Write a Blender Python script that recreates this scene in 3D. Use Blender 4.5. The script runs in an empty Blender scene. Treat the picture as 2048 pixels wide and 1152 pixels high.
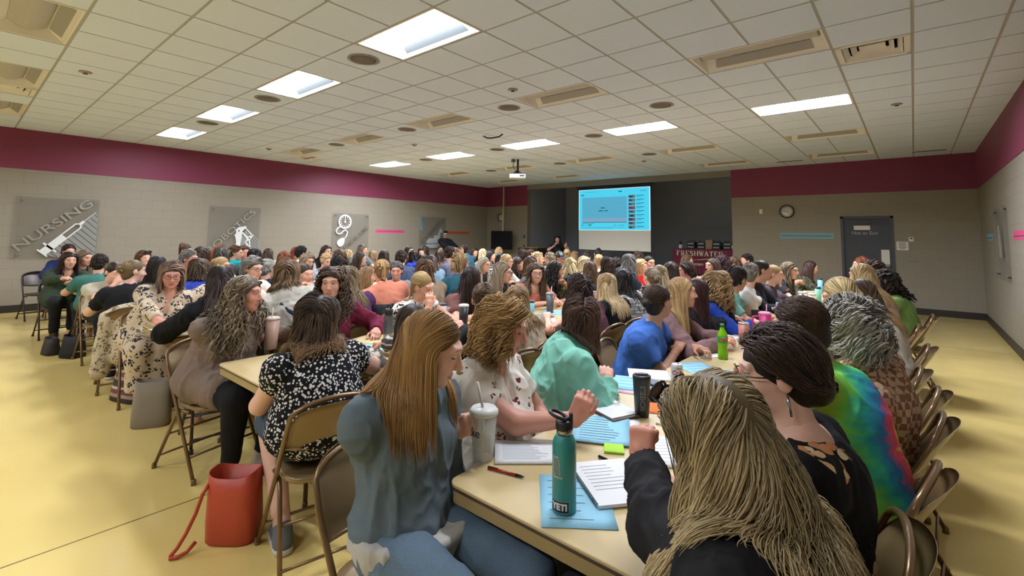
import bpy, math, random
import numpy as np
from mathutils import Vector, Matrix
rng = np.random.default_rng(7); random.seed(7)
SC = bpy.context.scene; COL = SC.collection
def R(a): return math.radians(a)
# ---------------------------------------------------------------- camera (solved from the ceiling grid and the wall edges)
F, YAW, PITCH, ROLL, CX, CY = 945.9032, .7036, .0862, .0154, 1024., 390.03
CH = 1.57                                   # camera height
ZC, XL, XR, YB, ZB = 3.47, -12.93, 1.065, 13.74, 2.70    # ceiling, left/right/far wall, lower edge of the red band
YR = -4.2                                   # wall behind the camera
OX, OY, T = -4.1951, 3.0693, .6096          # ceiling grid origin and pitch
cy_, sy_ = math.cos(YAW), math.sin(YAW); cp_, sp_ = math.cos(PITCH), math.sin(PITCH); cr_, sr_ = math.cos(ROLL), math.sin(ROLL)
FV = np.array([-sy_*cp_, cy_*cp_, sp_]); r0_ = np.array([cy_, sy_, 0.]); u0_ = np.cross(r0_, FV)
RV = cr_*r0_ + sr_*u0_; UV = -sr_*r0_ + cr_*u0_
CAMP = np.array([0., 0., CH])
def ray(x, y): return RV*(x-CX)/F - UV*(y-CY)/F + FV
def onx(x, y, X): d = ray(x, y); return CAMP + d*(X/d[0])
def ony(x, y, Y): d = ray(x, y); return CAMP + d*(Y/d[1])
def onz(x, y, Z): d = ray(x, y); return CAMP + d*((Z-CH)/d[2])
def nrm(v): v = np.asarray(v, float); return v/(np.linalg.norm(v)+1e-12)
V3 = lambda *a: np.array(a, float)

cam = bpy.data.cameras.new('camera'); camo = bpy.data.objects.new('camera', cam); COL.objects.link(camo)
cam.sensor_fit = 'HORIZONTAL'; cam.sensor_width = 36.; cam.lens = 36.*F/2048.
cam.shift_x = 0.; cam.shift_y = -(576.-CY)/2048.; cam.clip_start = .02
M = Matrix.Identity(4)
for i in range(3):
    M[i][0] = RV[i]; M[i][1] = UV[i]; M[i][2] = -FV[i]; M[i][3] = CAMP[i]
camo.matrix_world = M
SC.camera = camo
SC.view_settings.view_transform = 'Standard'; SC.view_settings.look = 'None'
SC.view_settings.gamma = 1.; SC.view_settings.use_curve_mapping = False
SC.view_settings.exposure = EXPOSURE = 0.0
w = bpy.data.worlds.new('world'); SC.world = w; w.use_nodes = True
w.node_tree.nodes['Background'].inputs[0].default_value = (0, 0, 0, 1); w.node_tree.nodes['Background'].inputs[1].default_value = 0.

# ---------------------------------------------------------------- materials
def lin(c):
    if isinstance(c, str):
        c = [int(c[i:i+2], 16)/255. for i in (0, 2, 4)]
    return tuple((v/12.92 if v <= .04045 else ((v+.055)/1.055)**2.4) for v in c)
MATS = {}
class NT:
    def __init__(s, name):
        s.m = bpy.data.materials.new(name); s.m.use_nodes = True; s.t = s.m.node_tree
        s.b = s.t.nodes['Principled BSDF']; s.out = s.t.nodes['Material Output']
    def n(s, typ, **kw):
        o = s.t.nodes.new(typ)
        for k, v in kw.items():
            if k.startswith('i_'):
                key = k[2:]; key = int(key) if key.isdigit() else key
                o.inputs[key].default_value = v
            else: setattr(o, k, v)
        return o
    def l(s, a, b): s.t.links.new(a, b)
    def co(s, kind='Object', scale=(1, 1, 1), rot=(0, 0, 0), loc=(0, 0, 0)):
        tc = s.n('ShaderNodeTexCoord'); mp = s.n('ShaderNodeMapping')
        mp.inputs['Scale'].default_value = scale; mp.inputs['Rotation'].default_value = rot; mp.inputs['Location'].default_value = loc
        s.l(tc.outputs[kind], mp.inputs[0]); return mp.outputs[0]
    def ramp(s, fac, stops, interp='LINEAR'):
        r = s.n('ShaderNodeValToRGB'); e = r.color_ramp; e.interpolation = interp
        while len(e.elements) < len(stops): e.elements.new(.5)
        for el, (p, c) in zip(e.elements, stops): el.position = p; el.color = tuple(c)+(1,) if len(c) == 3 else c
        s.l(fac, r.inputs[0]); return r.outputs[0]
    def mix(s, fac, a, b, mode='MIX'):
        m = s.n('ShaderNodeMix', data_type='RGBA', blend_type=mode)
        for sock, v in ((m.inputs[0], fac), (m.inputs[6], a), (m.inputs[7], b)):
            if hasattr(v, 'links') or hasattr(v, 'is_linked'): s.l(v, sock)
            elif isinstance(v, (int, float)): sock.default_value = v
            else: sock.default_value = tuple(v)+(1,) if len(v) == 3 else v
        return m.outputs[2]
    def math(s, op, a, b=None, c=None):
        m = s.n('ShaderNodeMath', operation=op)
        for i, v in enumerate((a, b, c)):
            if v is None: continue
            if hasattr(v, 'is_linked'): s.l(v, m.inputs[i])
            else: m.inputs[i].default_value = v
        return m.outputs[0]
    def bump(s, h, strength=.3, dist=.01):
        b = s.n('ShaderNodeBump'); b.inputs['Strength'].default_value = strength; b.inputs['Distance'].default_value = dist
        s.l(h, b.inputs['Height']); s.l(b.outputs[0], s.b.inputs['Normal'])
    def base(s, c):
        if hasattr(c, 'is_linked'): s.l(c, s.b.inputs['Base Color'])
        else: s.b.inputs['Base Color'].default_value = tuple(c)+(1,)
    def set(s, **kw):
        for k, v in kw.items(): s.b.inputs[{'rough': 'Roughness', 'metal': 'Metallic', 'spec': 'Specular IOR Level', 'trans': 'Transmission Weight', 'ior': 'IOR', 'alpha': 'Alpha', 'coat': 'Coat Weight', 'sheen': 'Sheen Weight', 'aniso': 'Anisotropic'}[k]].default_value = v
        return s
def mat(name, c, rough=.5, metal=0., spec=.5, noise=0., nscale=8., bump=0., bscale=60., **kw):
    key = (name, str(c), rough, metal, noise)
    if key in MATS: return MATS[key]
    n = NT(name); c = lin(c) if isinstance(c, str) else c
    if noise or bump: co = n.co('Object')
    if noise:
        t = n.n('ShaderNodeTexNoise', i_Scale=nscale, i_Detail=4.); n.l(co, t.inputs[0])
        n.base(n.mix(t.outputs[0], [v*(1-noise) for v in c], [min(1, v*(1+noise)) for v in c]))
    else: n.base(c)
    if bump:
        t2 = n.n('ShaderNodeTexNoise', i_Scale=bscale, i_Detail=3.); n.l(co, t2.inputs[0]); n.bump(t2.outputs[0], bump, .004)
    n.set(rough=rough, metal=metal, spec=spec, **kw); MATS[key] = n.m; return n.m
def emis(name, c, strength):
    n = NT(name); c = lin(c) if isinstance(c, str) else c
    n.base((0, 0, 0)); n.b.inputs['Emission Color'].default_value = tuple(c)+(1,); n.b.inputs['Emission Strength'].default_value = strength
    n.set(rough=.6, spec=.1); return n.m

# ---------------------------------------------------------------- mesh helpers
def link(o, parent=None):
    COL.objects.link(o)
    if parent is not None: o.parent = parent
    return o
def tag(o, label=None, cat=None, group=None, kind=None):
    if label: o['label'] = label
    if cat: o['category'] = cat
    if group: o['group'] = group
    if kind: o['kind'] = kind
    return o
def empty(name, loc, rz=0., label=None, cat=None, group=None):
    o = bpy.data.objects.new(name, None); o.location = loc; o.rotation_euler = (0, 0, rz); o.empty_display_size = .1
    COL.objects.link(o); return tag(o, label, cat, group)
def npmesh(name, V, Q, smooth=True):
    """quads (or tris) array -> mesh"""
    me = bpy.data.meshes.new(name); n = len(V); k = Q.shape[1]
    me.vertices.add(n); me.vertices.foreach_set('co', np.ascontiguousarray(V, np.float32).ravel())
    me.loops.add(Q.size); me.loops.foreach_set('vertex_index', np.ascontiguousarray(Q, np.int32).ravel())
    me.polygons.add(len(Q)); me.polygons.foreach_set('loop_start', np.arange(0, Q.size, k, dtype=np.int32))
    me.polygons.foreach_set('use_smooth', np.full(len(Q), smooth)); me.update(calc_edges=True); return me
def vcol(me, C, name='Col'):
    a = me.attributes.new(name, 'FLOAT_COLOR', 'POINT')
    c = np.ones((len(me.vertices), 4), np.float32); c[:, :C.shape[1]] = C; a.data.foreach_set('color', c.ravel())
class MB:
    """collects shapes; build() links them as ONE mesh object"""
    def __init__(s): s.v = []; s.f = []; s.sm = []; s.mi = []; s.cur = 0
    def add(s, vs, fs, smooth=False):
        b = len(s.v); s.v += [tuple(v) for v in vs]; s.f += [tuple(b+i for i in f) for f in fs]
        s.sm += [smooth]*len(fs); s.mi += [s.cur]*len(fs); return s
    def box(s, lo, hi, M=None):
        x0, y0, z0 = lo; x1, y1, z1 = hi
        vs = [(x0, y0, z0), (x1, y0, z0), (x1, y1, z0), (x0, y1, z0), (x0, y0, z1), (x1, y0, z1), (x1, y1, z1), (x0, y1, z1)]
        if M is not None: vs = [tuple(M @ Vector(v)) for v in vs]
        return s.add(vs, [(0, 3, 2, 1), (4, 5, 6, 7), (0, 1, 5, 4), (1, 2, 6, 5), (2, 3, 7, 6), (3, 0, 4, 7)])
    def rbox(s, lo, hi, r=.01, seg=3, M=None, zr=0.):
        """box with rounded vertical edges and slightly eased top and bottom"""
        x0, y0, z0 = lo; x1, y1, z1 = hi; pts = []
        for cx, cy, a0 in ((x1-r, y1-r, 0), (x0+r, y1-r, 90), (x0+r, y0+r, 180), (x1-r, y0+r, 270)):
            for i in range(seg+1):
                a = R(a0+90*i/seg); pts.append((cx, cy, math.cos(a), math.sin(a)))
        e = zr or min(r*.5, (z1-z0)*.3); rings = [(z0, r-e), (z0+e, r), (z1-e, r), (z1, r-e)]
        vs = [(p[0]+p[2]*rr, p[1]+p[3]*rr, z) for z, rr in rings for p in pts]; n = len(pts)
        if M is not None: vs = [tuple(M @ Vector(v)) for v in vs]
        fs = [(k*n+i, k*n+(i+1) % n, (k+1)*n+(i+1) % n, (k+1)*n+i) for k in range(3) for i in range(n)]
        fs += [tuple(range(n-1, -1, -1)), tuple(range(3*n, 4*n))]
        return s.add(vs, fs)
    def tube(s, pts, r, seg=8, closed=False, cap=True, smooth=True):
        pts = [np.array(p, float) for p in pts]; n = len(pts); rs = r if hasattr(r, '__len__') else [r]*n
        vs = []; up = None
        for i, p in enumerate(pts):
            a = pts[(i-1) % n] if closed or i > 0 else p; b = pts[(i+1) % n] if closed or i < n-1 else p
            d = nrm(b-a)
            if up is None:
                up = np.array([0, 0, 1.]) if abs(d[2]) < .9 else np.array([1., 0, 0])
            up = nrm(up - d*(up@d)); q = np.cross(d, up)
            for k in range(seg):
                t = 2*math.pi*k/seg; vs.append(p+(up*math.cos(t)+q*math.sin(t))*rs[i])
        m = n if closed else n-1
        fs = [(i*seg+k, i*seg+(k+1) % seg, ((i+1) % n)*seg+(k+1) % seg, ((i+1) % n)*seg+k) for i in range(m) for k in range(seg)]
        s.add(vs, fs, smooth)
        if cap and not closed:
            b = len(s.v)-len(vs)
            for f in (tuple(b+k for k in range(seg-1, -1, -1)), tuple(b+(n-1)*seg+k for k in range(seg))):
                s.f.append(f); s.sm.append(False); s.mi.append(s.cur)
        return s
    def lathe(s, prof, seg=24, c=(0, 0, 0), smooth=True, M=None, cap=True):
        vs = []; n = len(prof)
        for r_, z in prof:
            for k in range(seg):
                a = 2*math.pi*k/seg; vs.append((c[0]+r_*math.cos(a), c[1]+r_*math.sin(a), c[2]+z))
        if M is not None: vs = [tuple(M @ Vector(v)) for v in vs]
        fs = [(i*seg+k, i*seg+(k+1) % seg, (i+1)*seg+(k+1) % seg, (i+1)*seg+k) for i in range(n-1) for k in range(seg)]
        s.add(vs, fs, smooth); b = len(s.v)-len(vs)
        for f in ((tuple(b+k for k in range(seg-1, -1, -1)), tuple(b+(n-1)*seg+k for k in range(seg))) if cap else ()):
            s.f.append(f); s.sm.append(False); s.mi.append(s.cur)
        return s
    def prism(s, poly, z0, z1, M=None):
        n = len(poly); vs = [(x, y, z) for z in (z0, z1) for x, y in poly]
        if M is not None: vs = [tuple(M @ Vector(v)) for v in vs]
        fs = [tuple(range(n-1, -1, -1)), tuple(range(n, 2*n))]+[(i, (i+1) % n, n+(i+1) % n, n+i) for i in range(n)]
        return s.add(vs, fs)
    def build(s, name, mats, parent=None, loc=None, rz=0.):
        me = bpy.data.meshes.new(name); me.from_pydata(s.v, [], s.f)
        me.polygons.foreach_set('use_smooth', s.sm); me.polygons.foreach_set('material_index', s.mi)
        for m in (mats if isinstance(mats, (list, tuple)) else [mats]): me.materials.append(m)
        me.update(); o = bpy.data.objects.new(name, me)
        if loc is not None: o.location = loc
        if rz: o.rotation_euler = (0, 0, rz)
        return link(o, parent)
def sub(o, lv=1):
    m = o.modifiers.new('s', 'SUBSURF'); m.levels = lv; m.render_levels = lv; return o
def bev(o, w=.004, seg=2):
    m = o.modifiers.new('b', 'BEVEL'); m.width = w; m.segments = seg; m.limit_method = 'ANGLE'; return o
def text_mesh(name, s, size, depth, material, parent=None, M=None, align='CENTER', offset=0., shear=0., sx=1.):
    c = bpy.data.curves.new(name, 'FONT'); c.body = s; c.size = size; c.extrude = depth/2; c.align_x = align; c.align_y = 'CENTER'; c.offset = offset; c.shear = shear
    o = bpy.data.objects.new(name, c); COL.objects.link(o)
    dg = bpy.context.evaluated_depsgraph_get(); me = bpy.data.meshes.new_from_object(o.evaluated_get(dg)); me.name = name
    bpy.data.objects.remove(o); bpy.data.curves.remove(c); me.materials.clear(); me.materials.append(material)
    S = Matrix.Diagonal((sx, 1, 1, 1))
    me.transform((M @ S) if M is not None else S); me.update()
    o = bpy.data.objects.new(name, me); return link(o, parent)
def MXYZ(o, x, y, z):
    m = Matrix.Identity(4)
    for i in range(3): m[i][0] = x[i]; m[i][1] = y[i]; m[i][2] = z[i]; m[i][3] = o[i]
    return m
def copy_tree(o, parent=None, loc=None, rz=None):
    c = o.copy(); COL.objects.link(c); c.parent = parent
    if loc is not None: c.location = loc
    if rz is not None: c.rotation_euler = (0, 0, rz)
    for ch in list(o.children): copy_tree(ch, c)
    return c
ORD = ['first', 'second', 'third', 'fourth', 'fifth', 'sixth', 'seventh', 'eighth', 'ninth', 'tenth', 'eleventh', 'twelfth', 'thirteenth', 'fourteenth', 'fifteenth', 'sixteenth', 'seventeenth', 'eighteenth', 'nineteenth', 'twentieth']
# ================================================================ the room
LAMP = 90.0
def wall_mat(name, base, rot, scale=1.):
    n = NT(name); co = n.co('Object', rot=rot)
    b = n.n('ShaderNodeTexBrick', offset=.5, i_Scale=1., **{'i_Mortar Size': .006, 'i_Mortar Smooth': .6, 'i_Brick Width': .406, 'i_Row Height': .203})
    c = lin(base); d = [v*.84 for v in c]
    b.inputs['Color1'].default_value = tuple(c)+(1,); b.inputs['Color2'].default_value = tuple(v*.97 for v in c)+(1,); b.inputs['Mortar'].default_value = tuple(d)+(1,)
    n.l(co, b.inputs[0]); n.base(b.outputs[0])
    t = n.n('ShaderNodeTexNoise', i_Scale=90., i_Detail=3.); n.l(n.co('Object'), t.inputs[0])
    n.bump(n.math('ADD', n.math('MULTIPLY', b.outputs['Fac'], -1.), n.math('MULTIPLY', t.outputs[0], .25)), .25, .004)
    n.set(rough=.55, spec=.3); return n.m
WALLC = '979082'; BANDC = '803a54'
m_wx = wall_mat('painted_block_greige', WALLC, (R(90), 0, 0))                 # walls along x: u=x, v=z
m_wy = wall_mat('painted_block_greige_side', WALLC, (R(90), R(90), 0))
def band_mat():
    n = NT('burgundy_paint'); t = n.n('ShaderNodeTexNoise', i_Scale=60., i_Detail=2.); n.l(n.co('Object'), t.inputs[0])
    n.base(lin(BANDC)); n.bump(t.outputs[0], .15, .003); n.set(rough=.5, spec=.3); return n.m
m_band = band_mat()
m_black_base = mat('black_rubber_base', '2b2724', .45)
m_dark = mat('charcoal_stage_wall', 'a4aab8', .7, noise=.05)
m_header = mat('grey_header_paint', '85827b', .6)
def floor_mat():
    n = NT('polished_ochre_concrete'); co = n.co('Object')
    a = n.n('ShaderNodeTexNoise', i_Scale=.8, i_Detail=6., i_Roughness=.6); n.l(co, a.inputs[0])
    b = n.n('ShaderNodeTexNoise', i_Scale=2.6, i_Detail=3., i_Roughness=.5); n.l(co, b.inputs[0])
    f = n.math('ADD', n.math('MULTIPLY', a.outputs[0], .65), n.math('MULTIPLY', b.outputs[0], .35))
    c = n.ramp(f, [(.25, lin('dbc178')), (.5, lin('e2c97e')), (.75, lin('e8d189'))])
    n.base(c)
    r = n.math('ADD', n.math('MULTIPLY', b.outputs[0], .14), .12); n.l(r, n.b.inputs['Roughness'])
    g_ = n.n('ShaderNodeTexNoise', i_Scale=70., i_Detail=2.); n.l(co, g_.inputs[0]); n.bump(n.math('ADD', g_.outputs[0], n.math('MULTIPLY', b.outputs[0], .6)), .10, .003); n.set(spec=.5); return n.m
m_floor = floor_mat()
def struct(name, mb, m, **k):
    o = mb.build(name, m, **k); o['kind'] = 'structure'; return o
EX = .3
struct('floor', MB().box((XL-EX, YR-EX, -.2), (XR+EX, YB+3.2, 0)), m_floor)
# saw-cut control joints in the slab
m_joint = mat('floor_joint', '7d6a38', .6)
j = MB(); j.box((-3.30, YR, .0003), (-3.292, YB, .0011)); 
struct('trim_5', j, m_joint)
struct('wall_left', MB().box((XL-.2, YR-.2, 0), (XL, YB+.2, ZC+.3)), m_wy)
struct('wall_right', MB().box((XR, YR-.2, 0), (XR+.2, YB+.2, ZC+.3)), m_wy)
struct('wall_rear', MB().box((XL-.2, YR-.2, 0), (XR+.2, YR, ZC+.3)), m_wx)
AL, AR, AY, STG = -10.9, -3.77, 16.3, .53         # stage alcove
DX0, DX1, DZ = -1.33, -.338, 2.155                # door opening incl. frame
fw = MB(); fw.box((XL-.2, YB, 0), (AL, YB+.2, ZC+.3)); fw.box((AR, YB, 0), (DX0+.04, YB+.2, ZC+.3)); fw.box((DX1-.04, YB, 0), (XR+.2, YB+.2, ZC+.3)); fw.box((DX0+.04, YB, DZ-.04), (DX1-.04, YB+.2, ZC+.3))
struct('wall_far', fw, m_wx)
fb = MB(); fb.box((XL, YB-.012, ZB), (AL+.002, YB+.001, ZC)); fb.box((AR-.002, YB-.012, ZB), (XR, YB+.001, ZC))
struct('trim_1', fb, m_band)
struct('trim_2', MB().box((XL-.001, YR, ZB), (XL+.012, YB-.012, ZC)), m_band)
struct('trim_3', MB().box((XR-.012, YR, ZB), (XR+.001, YB-.012, ZC)), m_band)
struct('trim_4', MB().box((AL, YB-.02, 3.285), (AR, YB+.22, ZC+.05)), m_header)
al = MB(); al.box((AL-.2, YB+.2, 0), (AL, AY+.2, ZC+.3)); al.box((AR, YB+.2, 0), (AR+.2, AY+.2, ZC+.3)); al.box((AL-.2, AY, 0), (AR+.2, AY+.2, ZC+.3)); al.box((AL-.2, YB, ZC+.1), (AR+.2, AY+.2, ZC+.3))
struct('wall_stage', al, m_dark)
st = MB(); st.box((AL, YB+.02, 0), (AR, AY, STG)); struct('floor_stage', st, mat('stage_riser_black', '2e2c2e', .6))
def baseb(name, lo, hi): struct(name, MB().box(lo, hi), m_black_base)
baseb('baseboard_left', (XL-.001, YR, 0), (XL+.012, YB, .135)); baseb('baseboard_right', (XR-.012, YR, 0), (XR+.001, YB, .14))
b = MB(); b.box((DX1+.001, YB-.012, 0), (XR-.012, YB+.001, .14)); b.box((AR, YB-.012, 0), (DX0-.001, YB+.001, .14)); b.box((XL+.012, YB-.012, 0), (AL, YB+.001, .14)); struct('baseboard_far', b, m_black_base)

# ---------------- ceiling: lay-in tiles with recessed fixtures
LIT = {-1: (-12, -8, -4, 0, 4), 7: (-12, -8, -4, 0, 4), -9: (-12, -8, -4, 0, 4)}
UNLIT = {-5: (-12, -8, -4, 0, 4), 3: (-12, -8, -4, 0, 4), 11: (-12, -8, -4, 0, 4), 15: (-12, -8, 0, 4)}
DIFF = [(6, 4), (-9, -5), (-13, 4)]
holes = set()
for d in (LIT, UNLIT):
    for r_, cs in d.items():
        for c_ in cs: holes |= {(c_, r_), (c_+1, r_)}
for c_, r_ in DIFF: holes.add((c_, r_))
def ceil_mat():
    n = NT('mineral_ceiling_tile'); co = n.co('Object')
    a = n.n('ShaderNodeTexNoise', i_Scale=160., i_Detail=2.); n.l(co, a.inputs[0])
    f = n.n('ShaderNodeTexNoise', i_Scale=.5, i_Detail=2.); n.l(co, f.inputs[0])
    n.base(n.mix(n.math('MULTIPLY', a.outputs[0], .35), (.70, .79, .94), (.62, .70, .84)))
    n.bump(a.outputs[0], .25, .002); n.set(rough=.9, spec=.1); return n.m
m_tile = ceil_mat(); m_tbar = mat('ceiling_grid_bar', 'aca9a4', .5, spec=.3)  # bar colour darkened to paint in the shadow groove along tile edges
cb = MB()
c0, c1, rr0, rr1 = math.floor((XL-OX)/T), math.ceil((XR-OX)/T), math.floor((YR-OY)/T), math.ceil((YB-OY)/T)
for c_ in range(c0, c1):
    for r_ in range(rr0, rr1):
        if (c_, r_) in holes: continue
        x0, x1 = max(XL, OX+c_*T), min(XR, OX+(c_+1)*T); y0, y1 = max(YR, OY+r_*T), min(YB+.01, OY+(r_+1)*T)
        if x1 <= x0 or y1 <= y0: continue
        e = .012
        cb.box((x0+e, y0+e, ZC-.004), (x1-e, y1-e, ZC+.012))
cb.box((XL-.1, YR-.1, ZC+.2), (XR+.1, YB+.1, ZC+.25))
struct('ceiling', cb, m_tile)
gb = MB()
def skip(a, b): return (a in holes) and (b in holes) and not (a in [(q[0], q[1]) for q in DIFF] or b in [(q[0], q[1]) for q in DIFF])
for c_ in range(c0+1, c1):
    x = OX+c_*T
    for r_ in range(rr0, rr1):
        if skip((c_-1, r_), (c_, r_)): continue
        y0, y1 = max(YR, OY+r_*T), min(YB, OY+(r_+1)*T); gb.box((x-.0125, y0, ZC+.002), (x+.0125, y1, ZC+.03))
for r_ in range(rr0+1, rr1):
    y = OY+r_*T; gb.box((XL, y-.0125, ZC+.003), (XR, y+.0125, ZC+.031))
struct('trim_6', gb, m_tbar)
# troffers
m_lens = emis('lit_lamp_lens', 'edf2ff', LAMP*.92); m_lens7 = emis('lit_lamp_lens_far_row', 'edf2ff', LAMP*1.9); m_lens9 = emis('lit_lamp_lens_rear_row', 'edf2ff', LAMP*.75); m_lens_off = mat('unlit_lamp_lens', 'b4b0ab', .5)
m_refl = mat('lamp_reflector', 'e8e4dc', .45); m_perf = mat('lit_lamp_basket_darkened', '5c6264', .6)  # basket colour darkened in lit lamps to offset their glare; unlit copy is paler
def make_lamp(lit):
    root = empty('ceiling_light', (0, 0, 0))
    L, W2 = 2*T, T; e = .014
    fr = MB()
    for lo, hi in (((e, e, 0), (L-e, e+.02, .02)), ((e, W2-e-.02, 0), (L-e, W2-e, .02)), ((e, e, 0), (e+.02, W2-e, .02)), ((L-e-.02, e, 0), (L-e, W2-e, .02))): fr.box(lo, hi)
    fr.build('lamp_frame', m_refl, root)
    rf = MB(); a, b, h = e+.02, W2-e-.02, .115
    for s0, s1 in ((a, a+.13), (b, b-.13)):
        rf.add([(a, s0, .004), (L-a, s0, .004), (L-a-.03, s1, h), (a+.03, s1, h)], [(0, 1, 2, 3)])
    for x0, x1 in ((a, a+.03), (L-a, L-a-.03)):
        rf.add([(x0, a, .004), (x0, b, .004), (x1, b-.13, h), (x1, a+.13, h)], [(0, 1, 2, 3)])
    rf.box((a, a, h), (L-a, b, h+.02)); rf.build('reflector', m_refl, root)
    # curved lens running the length of the fixture
    ln = MB(); pts = []
    for i in range(9):
        t = i/8.; y = a+.13+(b-a-.26)*t; z = h-.005-.055*math.sin(math.pi*t); pts.append((y, z))
    n = len(pts); vs = [(a+.04, y, z) for y, z in pts]+[(L-a-.04, y, z) for y, z in pts]
    ln.add(vs, [(i, i+1, n+i+1, n+i) for i in range(n-1)]+[tuple(range(n)), tuple(range(2*n-1, n-1, -1))], False)
    ln.build('lens', m_lens if lit else m_lens_off, root)
    pf = MB(); pf.add([(a+.10, b-.012, .018), (L-a-.10, b-.012, .018), (L-a-.13, b-.125, .085), (a+.13, b-.125, .085)], [(0, 1, 2, 3)]); pf.build('perforated_strip', m_perf if lit else mat('unlit_basket', 'a09d98', .6), root)
    return root
names_row = {-9: 'behind the crowd', -1: 'nearest', 7: 'farther', -5: 'unlit near', 3: 'middle', 11: 'back', 15: 'last'}
colw = {-12: 'nearest the sign wall', -8: 'second from the sign wall', -4: 'third from the sign wall', 0: 'fourth from the sign wall', 4: 'farthest from the sign wall'}
protoL, protoU = make_lamp(True), make_lamp(False); usedL = usedU = False
for d, lit in ((LIT, True), (UNLIT, False)):
    for r_, cs in d.items():
        for c_ in cs:
            loc = (OX+c_*T, OY+r_*T, ZC-.002)
            if lit: o = protoL if not usedL else copy_tree(protoL); usedL = True
            else: o = protoU if not usedU else copy_tree(protoU); usedU = True
            o.location = loc
            if lit and r_ != -1:
                for c in o.children:
                    if c.name.startswith('lens'): c.material_slots[0].link = 'OBJECT'; c.material_slots[0].material = m_lens7 if r_ == 7 else m_lens9
            rw = {-1: 'near lit row', 7: 'far lit row', -9: 'lit row over the room entrance', -5: 'nearest unlit row', 3: 'unlit row between the lit rows', 11: 'unlit row before the stage', 15: 'unlit row closest to the stage'}[r_]
            tag(o, ('glowing' if lit else 'switched off')+' recessed ceiling light, '+rw+', '+colw[c_], 'ceiling light', 'lit ceiling lights' if lit else 'unlit ceiling lights')
# square air diffusers
def make_diff():
    root = empty('air_vent', (0, 0, 0)); e = .014
    p = MB(); s = T
    p.box((e, e, 0), (s-e, e+.05, .02)); p.box((e, s-e-.05, 0), (s-e, s-e, .02)); p.box((e, e, 0), (e+.05, s-e, .02)); p.box((s-e-.05, e, 0), (s-e, s-e, .02)); p.build('vent_frame', m_refl, root)
    bk = MB(); bk.box((e, e, .12), (s-e, s-e, .13)); bk.build('duct_backing', mat('duct_dark', '17181a', .8), root)
    for k, (a, z0) in enumerate(((.07, .03), (.135, .045), (.20, .06))):
        q = MB(); lo, hi, g = a, s-a, .042
        V = [(lo, lo, z0-.03), (hi, lo, z0-.03), (hi, hi, z0-.03), (lo, hi, z0-.03), (lo+g, lo+g, z0+.02), (hi-g, lo+g, z0+.02), (hi-g, hi-g, z0+.02), (lo+g, hi-g, z0+.02)]
        q.add(V, [(0, 1, 5, 4), (1, 2, 6, 5), (2, 3, 7, 6), (3, 0, 4, 7)]+([(4, 5, 6, 7)] if k == 2 else [])); q.build('vent_cone', m_refl, root)
    return root
pd = make_diff()
for i, ((c_, r_), lb) in enumerate(zip(DIFF, ['square ceiling air diffuser with a dark slot, near the right wall', 'square ceiling air diffuser at the left edge among unlit lights', 'square ceiling air diffuser beside the burgundy band of the sign wall'])):
    o = pd if i == 0 else copy_tree(pd); o.location = (OX+c_*T, OY+r_*T, ZC-.002); tag(o, lb, 'vent', 'square ceiling diffusers')
# slot return grilles near the far wall
def slot(x, y, lb, w=.6, dpt=.14):
    root = empty('air_vent', (x, y, ZC-.012)); a = MB(); a.box((0, 0, 0), (w, dpt, .008)); a.build('grille_plate', m_refl, root)
    s_ = MB()
    for k in range(3): s_.box((.03, .02+k*.036, -.003), (w-.03, .036+k*.036, .0))
    s_.build('grille_slots', mat('duct_dark', '17181a', .8), root); tag(root, lb, 'vent', 'slot ceiling grilles')
slot(-2.5, 12.8, 'slim dark ceiling grille above the wall clock by the door'); slot(.02, 12.9, 'slim dark ceiling grille in the far right ceiling corner'); slot(-11.9, 5.65, 'slim dark ceiling grille near the burgundy band above the signs')
# round recessed can lights
m_can = mat('dark_can_grille', '6d675f', .6); m_ring = mat('can_trim_ring', '9d958a', .5)
pc = empty('ceiling_can', (0, 0, 0)); MB().lathe([(.165, 0), (.17, -.006), (.145, -.008), (.14, .0)], 28, cap=False).build('trim_ring', m_ring, pc); MB().lathe([(.0, -.003), (.138, -.003), (.138, -.006), (0.0, -.010)], 28).build('grille_disc', m_can, pc)
first = True
cans = [(c_+.5, r_+.5) for r_ in (-1, 3, 7, 11) for c_ in (-9, -5, -1)]+[(2.5, 5.5)]
rown = {-1: 'nearest lit row', 3: 'row between the lit rows', 7: 'farther lit row', 11: 'row before the stage', 5: ''}
coln = {-9: 'toward the sign wall', -5: 'in the middle', -1: 'nearest the projector side'}
for cx, ry in cans:
    o = pc if first else copy_tree(pc); first = False; o.location = (OX+cx*T, OY+ry*T, ZC-.005)
    tag(o, 'round dark recessed ceiling can left of the long bright light' if (cx, ry) == (2.5, 5.5) else f'round dark recessed ceiling can, {rown[int(ry-.5)]}, {coln[int(cx-.5)]}', 'ceiling can', 'round recessed ceiling cans')
# small sprinkler rosettes
ps = empty('ceiling_sprinkler', (0, 0, 0)); MB().lathe([(.062, 0), (.066, -.008), (.05, -.014), (.0, -.014)], 20).build('rosette', m_ring, ps); MB().lathe([(.018, -.012), (.024, -.03), (.0, -.034)], 12).build('sprinkler_head', m_can, ps)
sp = [(-3.89, 4.57, 'in the middle of the ceiling'), (-7.55, .90, 'nearest the left edge of the view'), (-11.13, 4.53, 'close to the burgundy band over the robotics sign'), (-8.0, 6.2, 'behind the second unlit light row'), (-.1, 8.3, 'near the right wall past the diffuser'), (-5.0, 10.9, 'in front of the stage')]
for i, (x, y, lb) in enumerate(sp):
    o = ps if i == 0 else copy_tree(ps); o.location = (x, y, ZC-.004); tag(o, 'small round ceiling sprinkler rosette '+lb, 'sprinkler', 'ceiling sprinklers')
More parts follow.
